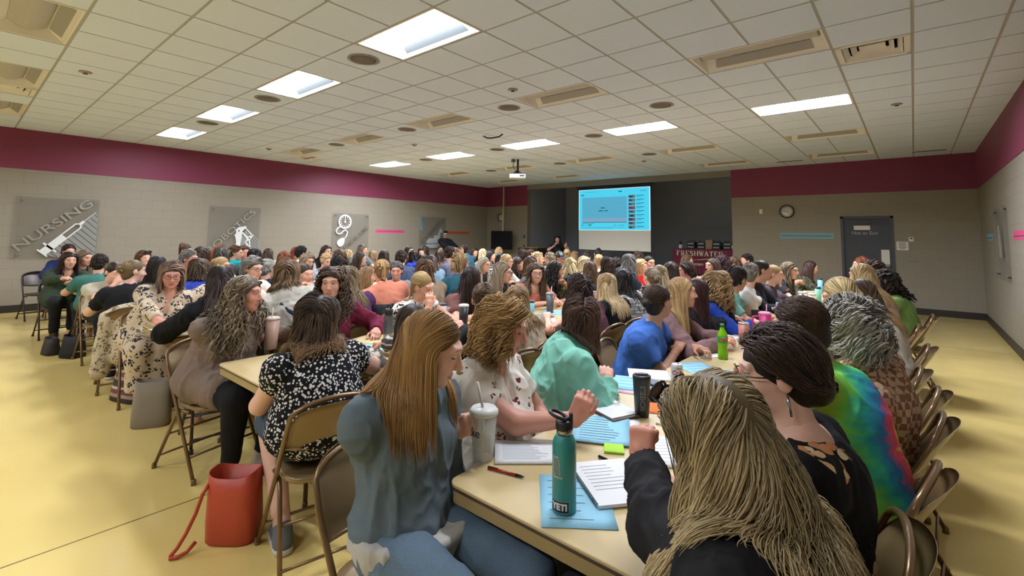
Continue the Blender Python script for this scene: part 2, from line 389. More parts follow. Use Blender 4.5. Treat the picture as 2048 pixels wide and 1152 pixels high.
# drooping black cable at the ceiling
tag(MB().tube([(-6.2, 6.43, ZC-.004), (-6.12, 6.45, ZC-.05), (-6.0, 6.46, ZC-.065), (-5.85, 6.5, ZC-.05), (-5.78, 6.52, ZC-.004)], .014, 8).build('ceiling_cable', mat('black_plastic', '17181a', .4)), 'short black cable loop drooping from the ceiling tiles', 'cable')
# ================================================================ things on the walls and at the stage
m_white = mat('white_plastic', 'e6e6e2', .4); m_blk = mat('black_plastic', '17181a', .4); m_paper = mat('paper_white', 'e9e8e2', .7)
m_navy = mat('door_dark_blue_grey', '3b4049', .45)
# door
D = MB(); D.box((DX0+.05, YB+.035, .01), (DX1-.05, YB+.08, DZ-.05)); do = struct('door_1', D, m_navy)
h = MB(); 
fr = MB(); fr.box((DX0, YB-.012, 0), (DX0+.055, YB+.16, DZ)); fr.box((DX1-.055, YB-.012, 0), (DX1, YB+.16, DZ)); fr.box((DX0, YB-.012, DZ-.055), (DX1, YB+.16, DZ))
struct('trim_7', fr, mat('door_frame_grey', '474b52', .45))
text_mesh('door_lettering', 'Not an Exit', .105, .004, mat('white_vinyl_letter', 'b9bcc0', .5), do, MXYZ((-.87, YB+.032, 1.76), (1, 0, 0), (0, 0, 1), (0, -1, 0)))
MB().rbox((DX1-.20, YB-.02, 1.0), (DX1-.10, YB+.034, 1.06), .01).build('door_handle', mat('satin_steel', 'a7a7a5', .3, 1.), do)
MB().box((-1.02, YB+.0, 1.985), (-.72, YB+.034, 2.06)).build('door_closer', mat('dark_closer', '2a2c30', .4), do)
def sheet(name, x0, x1, z0, z1, m, lb, cat='paper', y=YB, g=None, tk=.003):
    o = MB().box((x0, y-tk, z0), (x1, y-.0004, z1)).build(name, m); tag(o, lb, cat, g); return o
sheet('door_sign', -1.075, -.765, 1.835, 1.935, m_paper, 'blank white strip sign at the top of the dark door', 'sign', YB+.034)
sheet('notice_sign', -.585, -.435, 1.005, 1.385, m_paper, 'tall white paper taped on the dark door', 'paper', YB+.034)
o = sheet('notice_sign', -.305, -.10, 1.385, 1.575, m_paper, 'white printed notice on the wall right of the dark door', 'paper')
ln = MB()
for k, (a, b_) in enumerate(((-.27, -.14), (-.27, -.135), (-.26, -.15), (-.27, -.13), (-.25, -.16))): ln.box((a, YB-.0042, 1.54-k*.032), (b_, YB-.003, 1.553-k*.032))
ln.build('printed_lines', mat('print_ink', '4a4c52', .7), o)
th = empty('thermostat', (-.045, YB-.02, 1.63)); MB().rbox((-.045, -.0, -.05), (.045, .02, .05), .008).build('thermostat_body', m_white, th); MB().box((-.022, -.002, .005), (.022, .0, .03)).build('thermostat_display', m_blk, th); tag(th, 'small white thermostat on the wall right of the dark door', 'thermostat')
sheet('switch_plate', -3.08, -3.01, 2.25, 2.37, m_white, 'small white blank switch plate left of the right wall clock', 'switch plate', tk=.008)
sheet('wall_plate', -.12, .06, 1.12, 1.17, mat('beige_plate', '8b8272', .5), 'low beige wall plate right of the dark door', 'wall plate', tk=.006)
# paper strips taped along the walls
def strip_mat(name, c): return mat(name, c, .7, noise=.08, nscale=14.)
def strip(x0, x1, z0, z1, m, lb, wall):
    if wall == 'far': mb = MB().box((x0, YB-.004, z0), (x1, YB-.0005, z1)); ink = MB().box((x0+.03, YB-.005, (z0+z1)/2-.012), (x1-.05, YB-.004, (z0+z1)/2+.004))
    elif wall == 'left': mb = MB().box((XL+.0005, x0, z0), (XL+.004, x1, z1)); ink = MB().box((XL+.004, x0+.05, (z0+z1)/2-.012), (XL+.005, x1-.05, (z0+z1)/2+.006))
    else: mb = MB().box((XR-.004, x0, z0), (XR-.0005, x1, z1)); ink = MB().box((XR-.005, x0+.03, (z0+z1)/2-.02), (XR-.004, x1-.03, (z0+z1)/2-.004))
    o = mb.build('paper_strip_sign', m); ink.build('writing_line', mat('strip_ink', '5a4a55', .7), o); tag(o, lb, 'paper strip', 'paper strips taped on the walls')
m_bl, m_pk, m_or = strip_mat('paper_light_blue', '7fb2c4'), strip_mat('paper_hot_pink', 'd6507f'), strip_mat('paper_orange', 'c8603c')
strip(-2.617, -1.474, 1.615, 1.755, m_bl, 'long light blue paper strip under the right wall clock', 'far')
strip(8.62, 9.72, 1.60, 1.71, m_pk, 'long pink paper strip on the left wall past the gauge sign', 'left')
strip(11.6, 12.74, 1.60, 1.71, m_or, 'long orange paper strip on the left wall past the excavator sign', 'left')
strip(8.6, 9.57, 1.62, 1.745, m_pk, 'pink paper strip on the right wall at the picture edge', 'right')
strip(11.9, 12.72, 1.615, 1.74, m_bl, 'pale blue paper strip on the right wall near the corner', 'right')
b = MB(); b.prism([(10.36, 2.19), (10.40, 2.19), (10.47, 1.98), (10.50, 1.74), (10.43, 1.69), (10.36, 1.76), (10.35, 1.98)], 0, .02, MXYZ((XL+.002, 0, 0), (0, 1, 0), (0, 0, 1), (1, 0, 0)))
tag(b.build('paper_banner', m_bl), 'narrow light blue paper hanging beside the excavator sign', 'paper')
# clocks
def clock(x, z, rad, lb, hr, mn):
    root = empty('wall_clock', (x, YB-.001, z)); Mx = MXYZ((0, 0, 0), (1, 0, 0), (0, 0, 1), (0, -1, 0))
    MB().lathe([(rad*.86, 0), (rad, .0), (rad, .03), (rad*.93, .04), (rad*.86, .03), (rad*.86, 0)], 40, M=Mx, cap=False).build('clock_rim', m_blk, root)
    MB().lathe([(rad*.87, .006), (rad*.87, .012), (0, .012)], 40, M=Mx).build('clock_face', m_white, root)
    t = MB()
    for k in range(12):
        a = R(30*k); c_, s_ = math.sin(a), math.cos(a); q = .006*rad/.15
        P0 = (c_*rad*.68, s_*rad*.68); P1 = (c_*rad*.8, s_*rad*.8)
        t.add([(P0[0]-s_*q, -.0135, P0[1]+c_*q), (P0[0]+s_*q, -.0135, P0[1]-c_*q), (P1[0]+s_*q, -.0135, P1[1]-c_*q), (P1[0]-s_*q, -.0135, P1[1]+c_*q)], [(0, 1, 2, 3)])
    t.build('hour_marks', m_blk, root)
    for nm, a, L, wd in (('hour_hand', hr*30+mn*.5, .5, .035), ('minute_hand', mn*6, .75, .025)):
        a = R(a); d = (math.sin(a), math.cos(a)); p = (d[1], -d[0]); hb = MB()
        w_ = wd*rad; P = [(-d[0]*.1*rad-p[0]*w_, -d[1]*.1*rad-p[1]*w_), (-d[0]*.1*rad+p[0]*w_, -d[1]*.1*rad+p[1]*w_), (d[0]*L*rad+p[0]*w_*.5, d[1]*L*rad+p[1]*w_*.5), (d[0]*L*rad-p[0]*w_*.5, d[1]*L*rad-p[1]*w_*.5)]
        hb.add([(x_, -.017, z_) for x_, z_ in P], [(0, 1, 2, 3)]); hb.build(nm, m_blk, root)
    tag(root, lb, 'clock')
clock(-2.443, 2.298, .17, 'round black-rimmed wall clock between the stage and the dark door', 9, 23)
clock(-12.2, 2.275, .155, 'round black-rimmed wall clock above the television', 9, 23)
# acrylic program signs on the left wall
def acrylic():
    n = NT('grey_acrylic_panel'); n.base(lin('8f8a80')); n.set(rough=.3, spec=.4, alpha=.18); return n.m
m_acr = acrylic(); m_sil = mat('brushed_letter', 'a09a8e', .35, .3); m_wht = mat('white_acrylic_shape', 'e4e8e8', .35); m_hat = mat('frosted_hatch', '8f908c', .4); m_hatl = mat('hatch_line', '5d5b57', .5)
def board(y0, y1, z0, z1, lb, wall='left', name='wall_sign'):
    root = empty(name, (0, 0, 0))
    if wall == 'left': root.location = (XL+.03, y0, z0); root.rotation_euler = (R(90), 0, R(90))     # local x -> +y, local y -> +z, local z -> +x
    else: root.location = (XR-.03, y1, z0); root.rotation_euler = (R(90), 0, R(-90))
    w_, h_ = y1-y0, z1-z0
    MB().rbox((0, 0, 0), (w_, h_, .008), .01).build('acrylic_panel', m_acr, root)
    for px in (.09, w_-.09):
        for pz in (.07, h_-.07): MB().lathe([(.014, -.028), (.014, .008), (.02, .009), (.02, .018), (0, .02)], 14, (px, pz, 0)).build('standoff', mat('satin_steel', 'a7a7a5', .3, 1.), root)
    tag(root, lb, 'wall sign', 'acrylic program signs'); return root
def bl(o, x, y):                       # where a point of the photographed sign lies on the sign itself
    p = onx(x, y, XL); return (p[1]-o.location[1], p[2]-o.location[2])
def diag_text(root, s, a, b, size, m=None, w_=1.2):
    a = np.array(a); b = np.array(b); d = nrm(b-a); c = (a+b)/2
    t = text_mesh('raised_letters', s, size, .012, m or m_sil, root, MXYZ((c[0], c[1], .014), (d[0], d[1], 0), (-d[1], d[0], 0), (0, 0, 1)), offset=.0015)
    L = np.linalg.norm(b-a); wd = max(v.co[0]*d[0]+v.co[1]*d[1] for v in t.data.vertices)-min(v.co[0]*d[0]+v.co[1]*d[1] for v in t.data.vertices); k = L/wd
    cv = Vector((c[0], c[1], 0)); dv = Vector((d[0], d[1], 0))
    for v in t.data.vertices:
        q = (v.co-cv).dot(dv); v.co += dv*q*(k-1)
def shape(root, nm, polys, z0, z1, m):
    mb = MB()
    for p in polys: mb.prism(p, z0, z1)
    return mb.build(nm, m, root)
def hatch(root, poly_pts, n, d, off):
    pass
B1 = board(.735, 1.955, 1.0, 2.18, 'clear acrylic sign reading NURSING with a white syringe')
diag_text(B1, 'NURSING', (.06, .19), (1.08, 1.12), .22)
sd = nrm(np.array([.70, .78])); sn = np.array([-sd[1], sd[0]]); s0 = np.array([.42, .09])
def SP(a, b): q = s0+sd*a+sn*b; return (q[0], q[1])
shape(B1, 'syringe', [[SP(0, -.1), SP(.025, -.1), SP(.025, .1), SP(0, .1)], [SP(.025, -.065), SP(.45, -.065), SP(.45, .065), SP(.025, .065)], [SP(.14, -.13), SP(.175, -.13), SP(.175, .13), SP(.14, .13)],
      [SP(.45, -.065), SP(.74, -.065), SP(.78, -.03), SP(.76, -.01), SP(.73, -.043), SP(.45, -.043)], [SP(.45, .043), SP(.73, .043), SP(.76, .01), SP(.78, .03), SP(.74, .065), SP(.45, .065)],
      [SP(.76, -.028), SP(.86, -.022), SP(.86, .022), SP(.76, .028)], [SP(.86, -.006), SP(1.12, -.004), SP(1.12, .004), SP(.86, .006)]], .009, .022, m_wht)
shape(B1, 'hatched_area', [[SP(.03, -.075), SP(1.1, -.012), (1.21, .88), (1.21, .01), (.62, .01)]], .008, .0095, m_hat)
hl = []
for k in range(12):
    a = SP(.10+k*.088, -.075+.005*k); e_ = np.array([.72, -.70]); t = min((1.205-a[0])/e_[0], (a[1]-.015)/.70)
    if t > .02: q = (a[0]+e_[0]*t, a[1]+e_[1]*t); g = .006; hl.append([(a[0]-g, a[1]-g), (a[0]+g, a[1]+g), (q[0]+g, q[1]+g), (q[0]-g, q[1]-g)])
shape(B1, 'hatch_lines', hl, .0095, .011, m_hatl)
B2 = board(3.96, 5.14, 1.0, 2.185, 'clear acrylic sign reading ROBOTICS with a white robot arm')
diag_text(B2, 'ROBOTICS', (.03, .08), (1.02, 1.10), .20)
z2 = lambda pts: [bl(B2, 400+x/10.47, 400+y/10.47) for x, y in pts]
shape(B2, 'robot_arm', [z2([(700, 740), (740, 690), (735, 620), (800, 570), (950, 545), (955, 570), (870, 660), (860, 760), (840, 860), (820, 1000), (725, 1000), (740, 870), (720, 760)]), z2([(930, 590), (950, 580), (1075, 715), (1055, 730)]), z2([(860, 690), (880, 670), (985, 770), (1110, 725), (1100, 745), (1040, 820), (930, 890), (915, 875), (960, 840), (950, 790)]), z2([(925, 900), (960, 890), (1060, 1020), (1040, 1050)]), z2([(1000, 840), (1030, 830), (1045, 1030), (1025, 1000)])], .009, .022, m_wht)
shape(B2, 'joint_dots', [[(c[0]+.018*math.cos(t), c[1]+.018*math.sin(t)) for t in np.linspace(0, 6.28, 12)[:-1]] for c in z2([(798, 645), (1016, 797)])], .022, .025, m_blk)
shape(B2, 'hatched_area', [z2([(960, 600), (1250, 860), (1250, 1150), (850, 1150), (850, 800), (900, 700)])], .008, .0088, m_hat)
hl = []
for k in range(7):
    a = np.array(z2([(980+0*k, 640+70*k)])[0]); q = a+np.array([.34, -.36]); q = a+(q-a)*min(1, max(.05, (1.17-a[0])/.34)); g = .006
    if a[1] > .03: hl.append([(a[0]-g, a[1]-g), (a[0]+g, a[1]+g), (q[0]+g, max(.01, q[1])+g), (q[0]-g, max(.01, q[1])-g)])
shape(B2, 'hatch_lines', hl, .0088, .010, m_hatl)
B3 = board(7.15, 8.35, 1.0, 2.165, 'acrylic sign with a white pressure gauge, hose and bulb')
z3 = lambda pts: [bl(B3, 650+x/6.827, 415+y/6.83) for x, y in pts]
gc = np.array(z3([(263, 195)])[0]); gr = abs(z3([(263, 97)])[0][1]-gc[1])
ring = lambda c, r_, n=32: [(c[0]+r_*math.cos(t), c[1]+r_*math.sin(t)) for t in np.linspace(0, 2*math.pi, n+1)[:-1]]
mb = MB()
N_ = 36
for i in range(N_):
    a0, a1 = 2*math.pi*i/N_, 2*math.pi*(i+1)/N_; ro, ri = gr, gr*.8
    mb.prism([(gc[0]+ri*math.cos(a0), gc[1]+ri*math.sin(a0)), (gc[0]+ro*math.cos(a0), gc[1]+ro*math.sin(a0)), (gc[0]+ro*math.cos(a1), gc[1]+ro*math.sin(a1)), (gc[0]+ri*math.cos(a1), gc[1]+ri*math.sin(a1))], .009, .022)
for k in range(12):
    a0 = R(30*k); d = np.array([math.cos(a0), math.sin(a0)]); p = np.array([-d[1], d[0]])*.012
    mb.prism([tuple(gc+d*gr*.58-p), tuple(gc+d*gr*.82-p), tuple(gc+d*gr*.82+p), tuple(gc+d*gr*.58+p)], .009, .021)
mb.prism([tuple(gc+np.array(v)) for v in ((-.035, -.03), (.035, -.03), (.012, .03), (.004, .15), (-.004, .15), (-.012, .03))], .009, .022)
hose = z3([(195, 262), (160, 285), (140, 320), (150, 350), (180, 365), (215, 350), (240, 320), (270, 310), (295, 335), (285, 380), (255, 425)])
mb.tube([(x, y, .016) for x, y in hose], .022, 8)
bc = np.array(z3([(210, 468)])[0]); bd = nrm(np.array(z3([(250, 425)])[0])-np.array(z3([(180, 510)])[0])); bp = np.array([-bd[1], bd[0]])
mb.prism([tuple(bc+bd*.145*math.cos(t)+bp*.10*math.sin(t)*(1-.35*math.cos(t))) for t in np.linspace(0, 2*math.pi, 25)[:-1]], .009, .022)
mb.build('gauge_and_bulb', m_wht, B3); diag_text(B3, 'MEDICAL DISC', (.30, .02), (1.17, .78), .15, mat('dull_letter', '6f6b63', .5))
B4 = board(10.33, 11.53, 1.0, 2.18, 'acrylic sign with a white excavator, behind the standing person')
z4 = lambda pts: [bl(B4, 650+x/6.827, 415+y/6.83) for x, y in pts]
shape(B4, 'excavator', [z4([(1362, 525), (1375, 500), (1545, 495), (1560, 530), (1540, 550), (1420, 552)]), z4([(1368, 480), (1385, 445), (1410, 425), (1412, 408), (1420, 420), (1480, 420), (1482, 385), (1530, 380), (1555, 300), (1575, 288), (1600, 345), (1585, 350), (1570, 330), (1550, 430), (1535, 488), (1400, 490)])], .009, .022, mat('pale_grey_shape', 'b4bcbc', .4))
diag_text(B4, 'DIESEL', (.12, .30), (1.0, 1.08), .17, mat('dull_letter', '6f6b63', .5))
B5 = board(10.0, 11.3, 1.0, 2.15, 'acrylic sign on the right wall with a pale slanted shape', 'right')
shape(B5, 'pale_shape', [[(.55, .35), (.75, .35), (.72, .6), (.66, .85), (.62, .85), (.58, .6)]], .009, .02, m_sil)

# television on a ceiling pole
tv = empty('tv_on_pole', (-11.82, 13.35, 1.06)); MB().rbox((-.5, -.04, 0), (.52, .04, .69), .015).build('tv_screen', mat('tv_glass', '10141b', .15), tv)
MB().box((-.12, .04, .2), (.12, .10, .5)).build('mount_plate', m_blk, tv); MB().box((-.03, .06, .66), (.03, .11, 1.5)).build('lower_pole', mat('cream_conduit', 'c2b99c', .5), tv); MB().tube([(.0, .085, 1.5), (.0, .085, ZC-1.06)], .02, 10).build('upper_pole', mat('cream_conduit', 'c2b99c', .5), tv)
MB().tube([(.09, .085, .66), (.09, .085, 1.5), (.05, .085, ZC-1.06)], .01, 6).build('tv_cable', mat('grey_cable', '8d8776', .5), tv)
tag(tv, 'black television hung from a cream pole beside the stage', 'television')
sheet('wall_switch', -11.07, -11.0, 1.13, 1.24, m_blk, 'small black wall switch right of the television, low', 'switch', tk=.012); sheet('wall_switch', -11.33+.27, -11.33+.33, 1.5, 1.6, m_blk, 'small black wall switch right of the television, higher', 'switch', tk=.012)
# projection screen and what is shown on it
def em_mat(nm, c, s): return emis(nm, c, s)
SY = YB+.16; SX0, SX1, SZ0, SZ1 = -8.78, -6.15, 1.13, 3.27
scr = empty('projection_screen', ((SX0+SX1)/2, SY, SZ0))
def sb(nm, x0, x1, z0, z1, m, y=0., t=.004): 
    return MB().box((x0-(SX0+SX1)/2, y-t, z0-SZ0), (x1-(SX0+SX1)/2, y, z1-SZ0)).build(nm, m, scr)
W_, H_ = SX1-SX0, SZ1-SZ0
MB().box((-W_/2-.02, -.006, 0), (W_/2+.02, 0, H_)).build('screen_border', m_blk, scr)
sb('screen_fabric', SX0+.02, SX1-.02, SZ0+.02, SZ1-.12, mat('matte_screen_fabric', 'f4f6f4', .8), -.006)
MB().rbox((-W_/2-.08, -.06, H_-.02), (W_/2+.08, .06, H_+.0), .01).build('screen_case', mat('screen_case', '23242c', .4), scr)
PZ0 = SZ0+.67; PZ1 = SZ1-.10
def px(u, v): return SX0+.02+(W_-.04)*u, PZ0+(PZ1-PZ0)*v
SE = 1.0
cy0 = em_mat('projected_cyan', '4fd2f0', SE); cyw = em_mat('projected_pale_edge', 'bfeefc', SE); vid = em_mat('projected_video_frame', '62bede', SE*.8); dk = em_mat('projected_dark', '1d5a70', SE*.6); th1 = em_mat('projected_thumb_grey', '7d95a0', SE*.6); th2 = em_mat('projected_thumb_red', 'a05a6c', SE*.6); vg = em_mat('projected_mauve', '8fb6d6', SE*.8)
def pr(nm, u0, u1, v0, v1, m, lay): 
    a, b, = px(u0, v0), px(u1, v1); return sb(nm, a[0], b[0], a[1], b[1], m, -.010-.001*lay, .001)
pr('projected_page', 0, 1, 0, 1, cyw, 0); pr('projected_page_field', .012, .985, .012, .985, cy0, 1)
pr('video_frame', .055, .695, .19, .80, vid, 2); pr('video_lower_tint', .055, .695, .19, .29, vg, 3); pr('video_controls', .055, .695, .185, .20, dk, 3)
lines = MB(); cx0 = (SX0+SX1)/2
def lb_(u0, u1, v0, v1): a, b = px(u0, v0), px(u1, v1); lines.box((a[0]-cx0, -.0145, a[1]-SZ0), (b[0]-cx0, -.0135, b[1]-SZ0))
for q in ((.33, .39, .53, .55), (.30, .36, .46, .48), (.375, .385, .46, .48), (.395, .43, .46, .48), (.035, .085, .855, .875), (.05, .07, .11, .13), (.145, .195, .115, .135), (.09, .13, .115, .122), (.055, .23, .155, .162), (.50, .56, .115, .122), (.58, .66, .115, .122), (.055, .66, .07, .074), (.055, .5, .05, .054), (.09, .3, .935, .939), (.58, .63, .91, .93), (.87, .95, .91, .918)): lb_(*q)
for k in range(9): lb_(.82, .92, .80-.089*k, .812-.089*k); lb_(.82, .88, .775-.089*k, .781-.089*k)
lines.build('projected_text', dk, scr)
for k in range(9):
    o = pr('video_thumbnail', .715, .805, .755-.089*k, .825-.089*k, th2 if k in (3, 6) else th1, 2)
    q = MB()
    for j_ in range(1):
        u0 = .722+.028*j_+random.uniform(0, .01); a, b = px(u0, .76-.089*k+random.uniform(0, .02)), px(u0+.03+random.uniform(0, .03), .80-.089*k+random.uniform(0, .02)); q.box((a[0]-cx0, -.0145, a[1]-SZ0), (b[0]-cx0, -.0137, b[1]-SZ0))
    q.build('thumbnail_figures', dk, scr)
tag(scr, 'projection screen showing a blue video page above a blank grey part', 'screen')
# projector on its ceiling pole
pj_ = empty('ceiling_projector', (-7.42, 8.95, 2.99), R(40)); MB().rbox((-.2, -.15, 0), (.2, .15, .1), .02).build('projector_body', m_white, pj_)
MB().lathe([(.045, 0), (.05, .03), (.04, .035), (0, .03)], 18, M=MXYZ((-.1, .15, .05), (1, 0, 0), (0, 0, -1), (0, 1, 0))).build('projector_lens', m_blk, pj_)
MB().rbox((-.19, -.14, .1), (.19, .14, .118), .02).build('top_vent_plate', m_blk, pj_); MB().tube([(0, 0, .118), (0, 0, ZC-2.99)], .026, 12).build('mount_pole', m_blk, pj_)
sp_ = MB()
for a in (30, 120, 210, 300): sp_.tube([(0, 0, .19), (.13*math.cos(R(a)), .13*math.sin(R(a)), .122)], .012, 6)
sp_.build('mount_spider', m_blk, pj_); MB().box((-.16, -.03, ZC-3.06), (-.06, .05, ZC-2.99)).build('junction_box', mat('grey_box', '5c5f60', .5), pj_); MB().tube([(-.1, 0, ZC-3.06), (-.12, .0, .3), (-.05, 0, .2), (-.03, 0, .12)], .008, 6).build('projector_cable', m_blk, pj_)
MB().box((.05, -.152, .03), (.16, -.1495, .07)).build('port_panel', m_blk, pj_)
tag(pj_, 'white projector on a black ceiling pole before the stage', 'projector')
# stage table with the draped cloth
FX0, FX1, FY0, FY1 = -5.63, -3.87, 14.28, 15.0; FZ = STG+.735
ft = empty('display_table', ((FX0+FX1)/2, (FY0+FY1)/2, STG))
MB().rbox((FX0-ft.location[0]+.02, -.33, .70), (FX1-ft.location[0]-.02, .33, .73), .02).build('tabletop', mat('tabletop_tan', 'c3ab7c', .45), ft)
for sx in (-.8, .8):
    for sy in (-.28, .28): MB().tube([(sx, sy, .70), (sx, sy, .0)], .014, 8).build('leg', m_blk, ft)
tag(ft, 'folding table under the burgundy cloth on the stage', 'table')
m_cl = mat('burgundy_cloth', '6e2038', .8, noise=.06, nscale=5.)
cl = MB(); n_ = 60; hw = (FX1-FX0)/2+.004; hd = .37
per = []
for i in range(n_): per.append((-hw+2*hw*i/n_, -hd))
for i in range(20): per.append((hw, -hd+2*hd*i/20))
for i in range(n_): per.append((hw-2*hw*i/n_, hd))
for i in range(20): per.append((-hw, hd-2*hd*i/20))
N = len(per); vs = []
for k, (z, ff) in enumerate(((.738, 0), (.73, .2), (.5, .7), (.2, 1.), (.012, 1.2))):
    for i, (x, y) in enumerate(per):
        o_ = ff*.016*(math.sin(i*.9)+.6*math.sin(i*.37+1)); nx, ny = (0, -1) if y <= -hd else (0, 1) if y >= hd else (1, 0) if x > 0 else (-1, 0)
        vs.append((x+nx*(o_+ff*.012), y+ny*(o_+ff*.012), z))
cl.add(vs, [(k*N+i, (k+1)*N+i, (k+1)*N+(i+1) % N, k*N+(i+1) % N) for k in range(4) for i in range(N)]+[tuple(range(N))], True)
clo = cl.build('tablecloth', m_cl, loc=((FX0+FX1)/2, (FY0+FY1)/2, STG)); tag(clo, 'burgundy cloth lettered FRESHWATER over the stage table', 'tablecloth')
m_cream = mat('cream_print', 'e6dcc8', .7)
# serif capitals built from strokes: thick stems, thin arms, slab feet
def serif_word(s, x0, z0, h, adv, parent, name, y):
    mb = MB(); t = h*.2; th = h*.09
    def st(x, a=0, b=1): mb.box((x, y, z0+a*h), (x+t, y+.006, z0+b*h))
    def sf(x, zz): mb.box((x-t*.45, y, z0+zz*h-(th*.6 if zz else 0)), (x+t*1.45, y+.006, z0+zz*h+(th*.6 if not zz else 0)))
    def bar(xa, xb, zz, k=1.): mb.box((xa, y, z0+zz*h-th*k/2), (xb, y+.006, z0+zz*h+th*k/2))
    def ln_(p, q, wd): 
        p = np.array(p, float); q = np.array(q, float); d = nrm(q-p); n2 = np.array([-d[1], d[0]])*wd/2
        P = [p-n2, q-n2, q+n2, p+n2]; mb.add([(a[0], y, z0+a[1]) for a in P]+[(a[0], y+.006, z0+a[1]) for a in P], [(0, 1, 2, 3), (7, 6, 5, 4), (0, 4, 5, 1), (1, 5, 6, 2), (2, 6, 7, 3), (3, 7, 4, 0)])
    x = x0
    for ch in s:
        w0 = h*.62
        if ch in 'FE':
            st(x); sf(x, 0); sf(x, 1); bar(x, x+w0*.95, .955); bar(x, x+w0*.7, .5); ln_((x+w0*.92, h*.96), (x+w0*.92, h*.74), th); 
            if ch == 'E': bar(x, x+w0, .045); ln_((x+w0*.97, h*.04), (x+w0*.97, h*.28), th)
            w = w0*1.25
        elif ch == 'R':
            st(x); sf(x, 0); sf(x, 1); bar(x, x+w0*.6, .955); bar(x, x+w0*.6, .48)
            pts = [(x+w0*.6+h*.235*math.sin(a)*1.0, h*.718+h*.235*math.cos(a)) for a in np.linspace(0, math.pi, 9)]
            for a, b in zip(pts, pts[1:]): ln_(a, b, t*.85)
            ln_((x+w0*.5, h*.48), (x+w0*1.15, 0.02*h), t); w = w0*1.45
        elif ch == 'S':
            pts = [(x+w0*.5+w0*.42*math.cos(a), h*.74+h*.22*math.sin(a)) for a in np.linspace(.35, math.pi*1.35, 10)]+[(x+w0*.5+w0*.46*math.cos(a), h*.26+h*.24*math.sin(a)) for a in np.linspace(math.pi*.4, -math.pi*.9, 11)]
            for i, (a, b) in enumerate(zip(pts, pts[1:])): ln_(a, b, t*(.6+.5*math.sin(math.pi*i/20)))
            w = w0*1.25
        elif ch == 'H': st(x); st(x+w0*.95); [sf(q, z) for q in (x, x+w0*.95) for z in (0, 1)]; bar(x, x+w0, .5); w = w0*1.55
        elif ch == 'W':
            for a, b, wd in (((0, 1), (.36, 0), t), ((.36, 0), (.68, 1), th), ((.55, 1), (.92, 0), t), ((.92, 0), (1.25, 1), th)): ln_((x+a[0]*w0, a[1]*h), (x+b[0]*w0, b[1]*h), wd)
            for q in (0, .6, 1.25): bar(x+q*w0-t*.7, x+q*w0+t*.7, .97, .8)
            w = w0*1.5
        elif ch == 'A':
            ln_((x, 0), (x+w0*.55, h), th); ln_((x+w0*.52, h), (x+w0*1.1, 0), t); bar(x+w0*.2, x+w0*.85, .32); [bar(x+q*w0-t*.6, x+q*w0+t*.7, .03, .8) for q in (0, 1.08)]; w = w0*1.4
        elif ch == 'T': st(x+w0*.42); sf(x+w0*.42, 0); bar(x, x+w0*1.15, .955); ln_((x+.03*h, h*.97), (x+.03*h, h*.74), th); ln_((x+w0*1.13, h*.97), (x+w0*1.13, h*.74), th); w = w0*1.4
        x += w+adv
    return mb.build(name, m_cream, parent), x
yl = -hd-.045
_, xe = serif_word('FRESHWATER', -.74, .535, .145, .012, clo, 'cloth_lettering', yl)
sw = MB(); P_ = [(-.42, .40), (.0, .45), (.35, .495), (.72, .51), (.72, .485), (.35, .455), (.0, .42)]
sw.add([(x, yl, z) for x, z in P_]+[(x, yl+.006, z) for x, z in P_], [(0, 1, 2, 6), (2, 3, 4, 5), (2, 5, 6)] ); sw.build('cloth_swoosh', mat('tan_print', 'b59a6a', .7), clo)
text_mesh('cloth_small_lettering', 'Education District', .135, .004, m_cream, clo, MXYZ((.0, yl, .30), (1, 0, 0), (0, 0, 1), (0, -1, 0)))
# things on the stage table
def box_pack(x, lb, w_=.24, h_=.20):
    root = empty('stacked_tray_box', (x, (FY0+FY1)/2-.05, FZ+.006)); MB().rbox((-w_/2, -.12, 0), (w_/2, .12, h_*.48), .015).build('lower_tray', m_blk, root); MB().rbox((-w_/2, -.12, h_*.5), (w_/2, .12, h_), .015).build('upper_tray', m_blk, root)
    for z in (.03, .13): MB().box((-w_*.34, -.123, z), (w_*.34, -.1205, z+.04)).build('tray_label', mat('dull_label', '8f9a98', .5), root)
    hd_ = MB(); hd_.tube([(-w_/2+.02, 0, h_), (-w_/2+.03, 0, h_+.035), (w_/2-.03, 0, h_+.035), (w_/2-.02, 0, h_)], .012, 8); hd_.build('tray_handle', m_blk, root)
    tag(root, lb, 'tray box', 'black tray boxes on the stage table')
for x, lb in ((-5.16, 'black gift box on the stage table, nearest the white jar'), (-4.86, 'black gift box left of the brown paper bag'), (-4.42, 'black gift box right of the brown paper bag'), (-4.12, 'black gift box beside the potted flowers')): box_pack(x, lb)
bg = empty('paper_bag', (-4.63, FY0+.28, FZ+.006)); MB().box((-.1, -.07, 0), (.1, .07, .27)).build('bag_body', mat('kraft_paper', '9b7f62', .8), bg); MB().tube([(-.05, 0, .27), (-.05, 0, .31), (.05, 0, .31), (.05, 0, .27)], .006, 6).build('bag_handle', mat('kraft_paper', '9b7f62', .8), bg); tag(bg, 'brown paper bag amid the black boxes on stage', 'bag')
jr = empty('white_jar', (-5.47, FY0+.2, FZ+.006)); MB().lathe([(.05, 0), (.055, .02), (.055, .1), (.045, .115), (0, .115)], 20).build('jar_body', m_white, jr); MB().lathe([(.03, .115), (.045, .15), (.03, .21), (0, .22)], 10).build('jar_plant', mat('dark_plant', '2d2622', .8), jr); tag(jr, 'white jar at the left end of the stage table', 'jar')
fp = empty('potted_flowers', (-3.96, FY0+.2, FZ+.006)); MB().lathe([(.035, 0), (.045, .1), (.048, .12), (0, .11)], 16).build('pot', m_white, fp)
fl = MB()
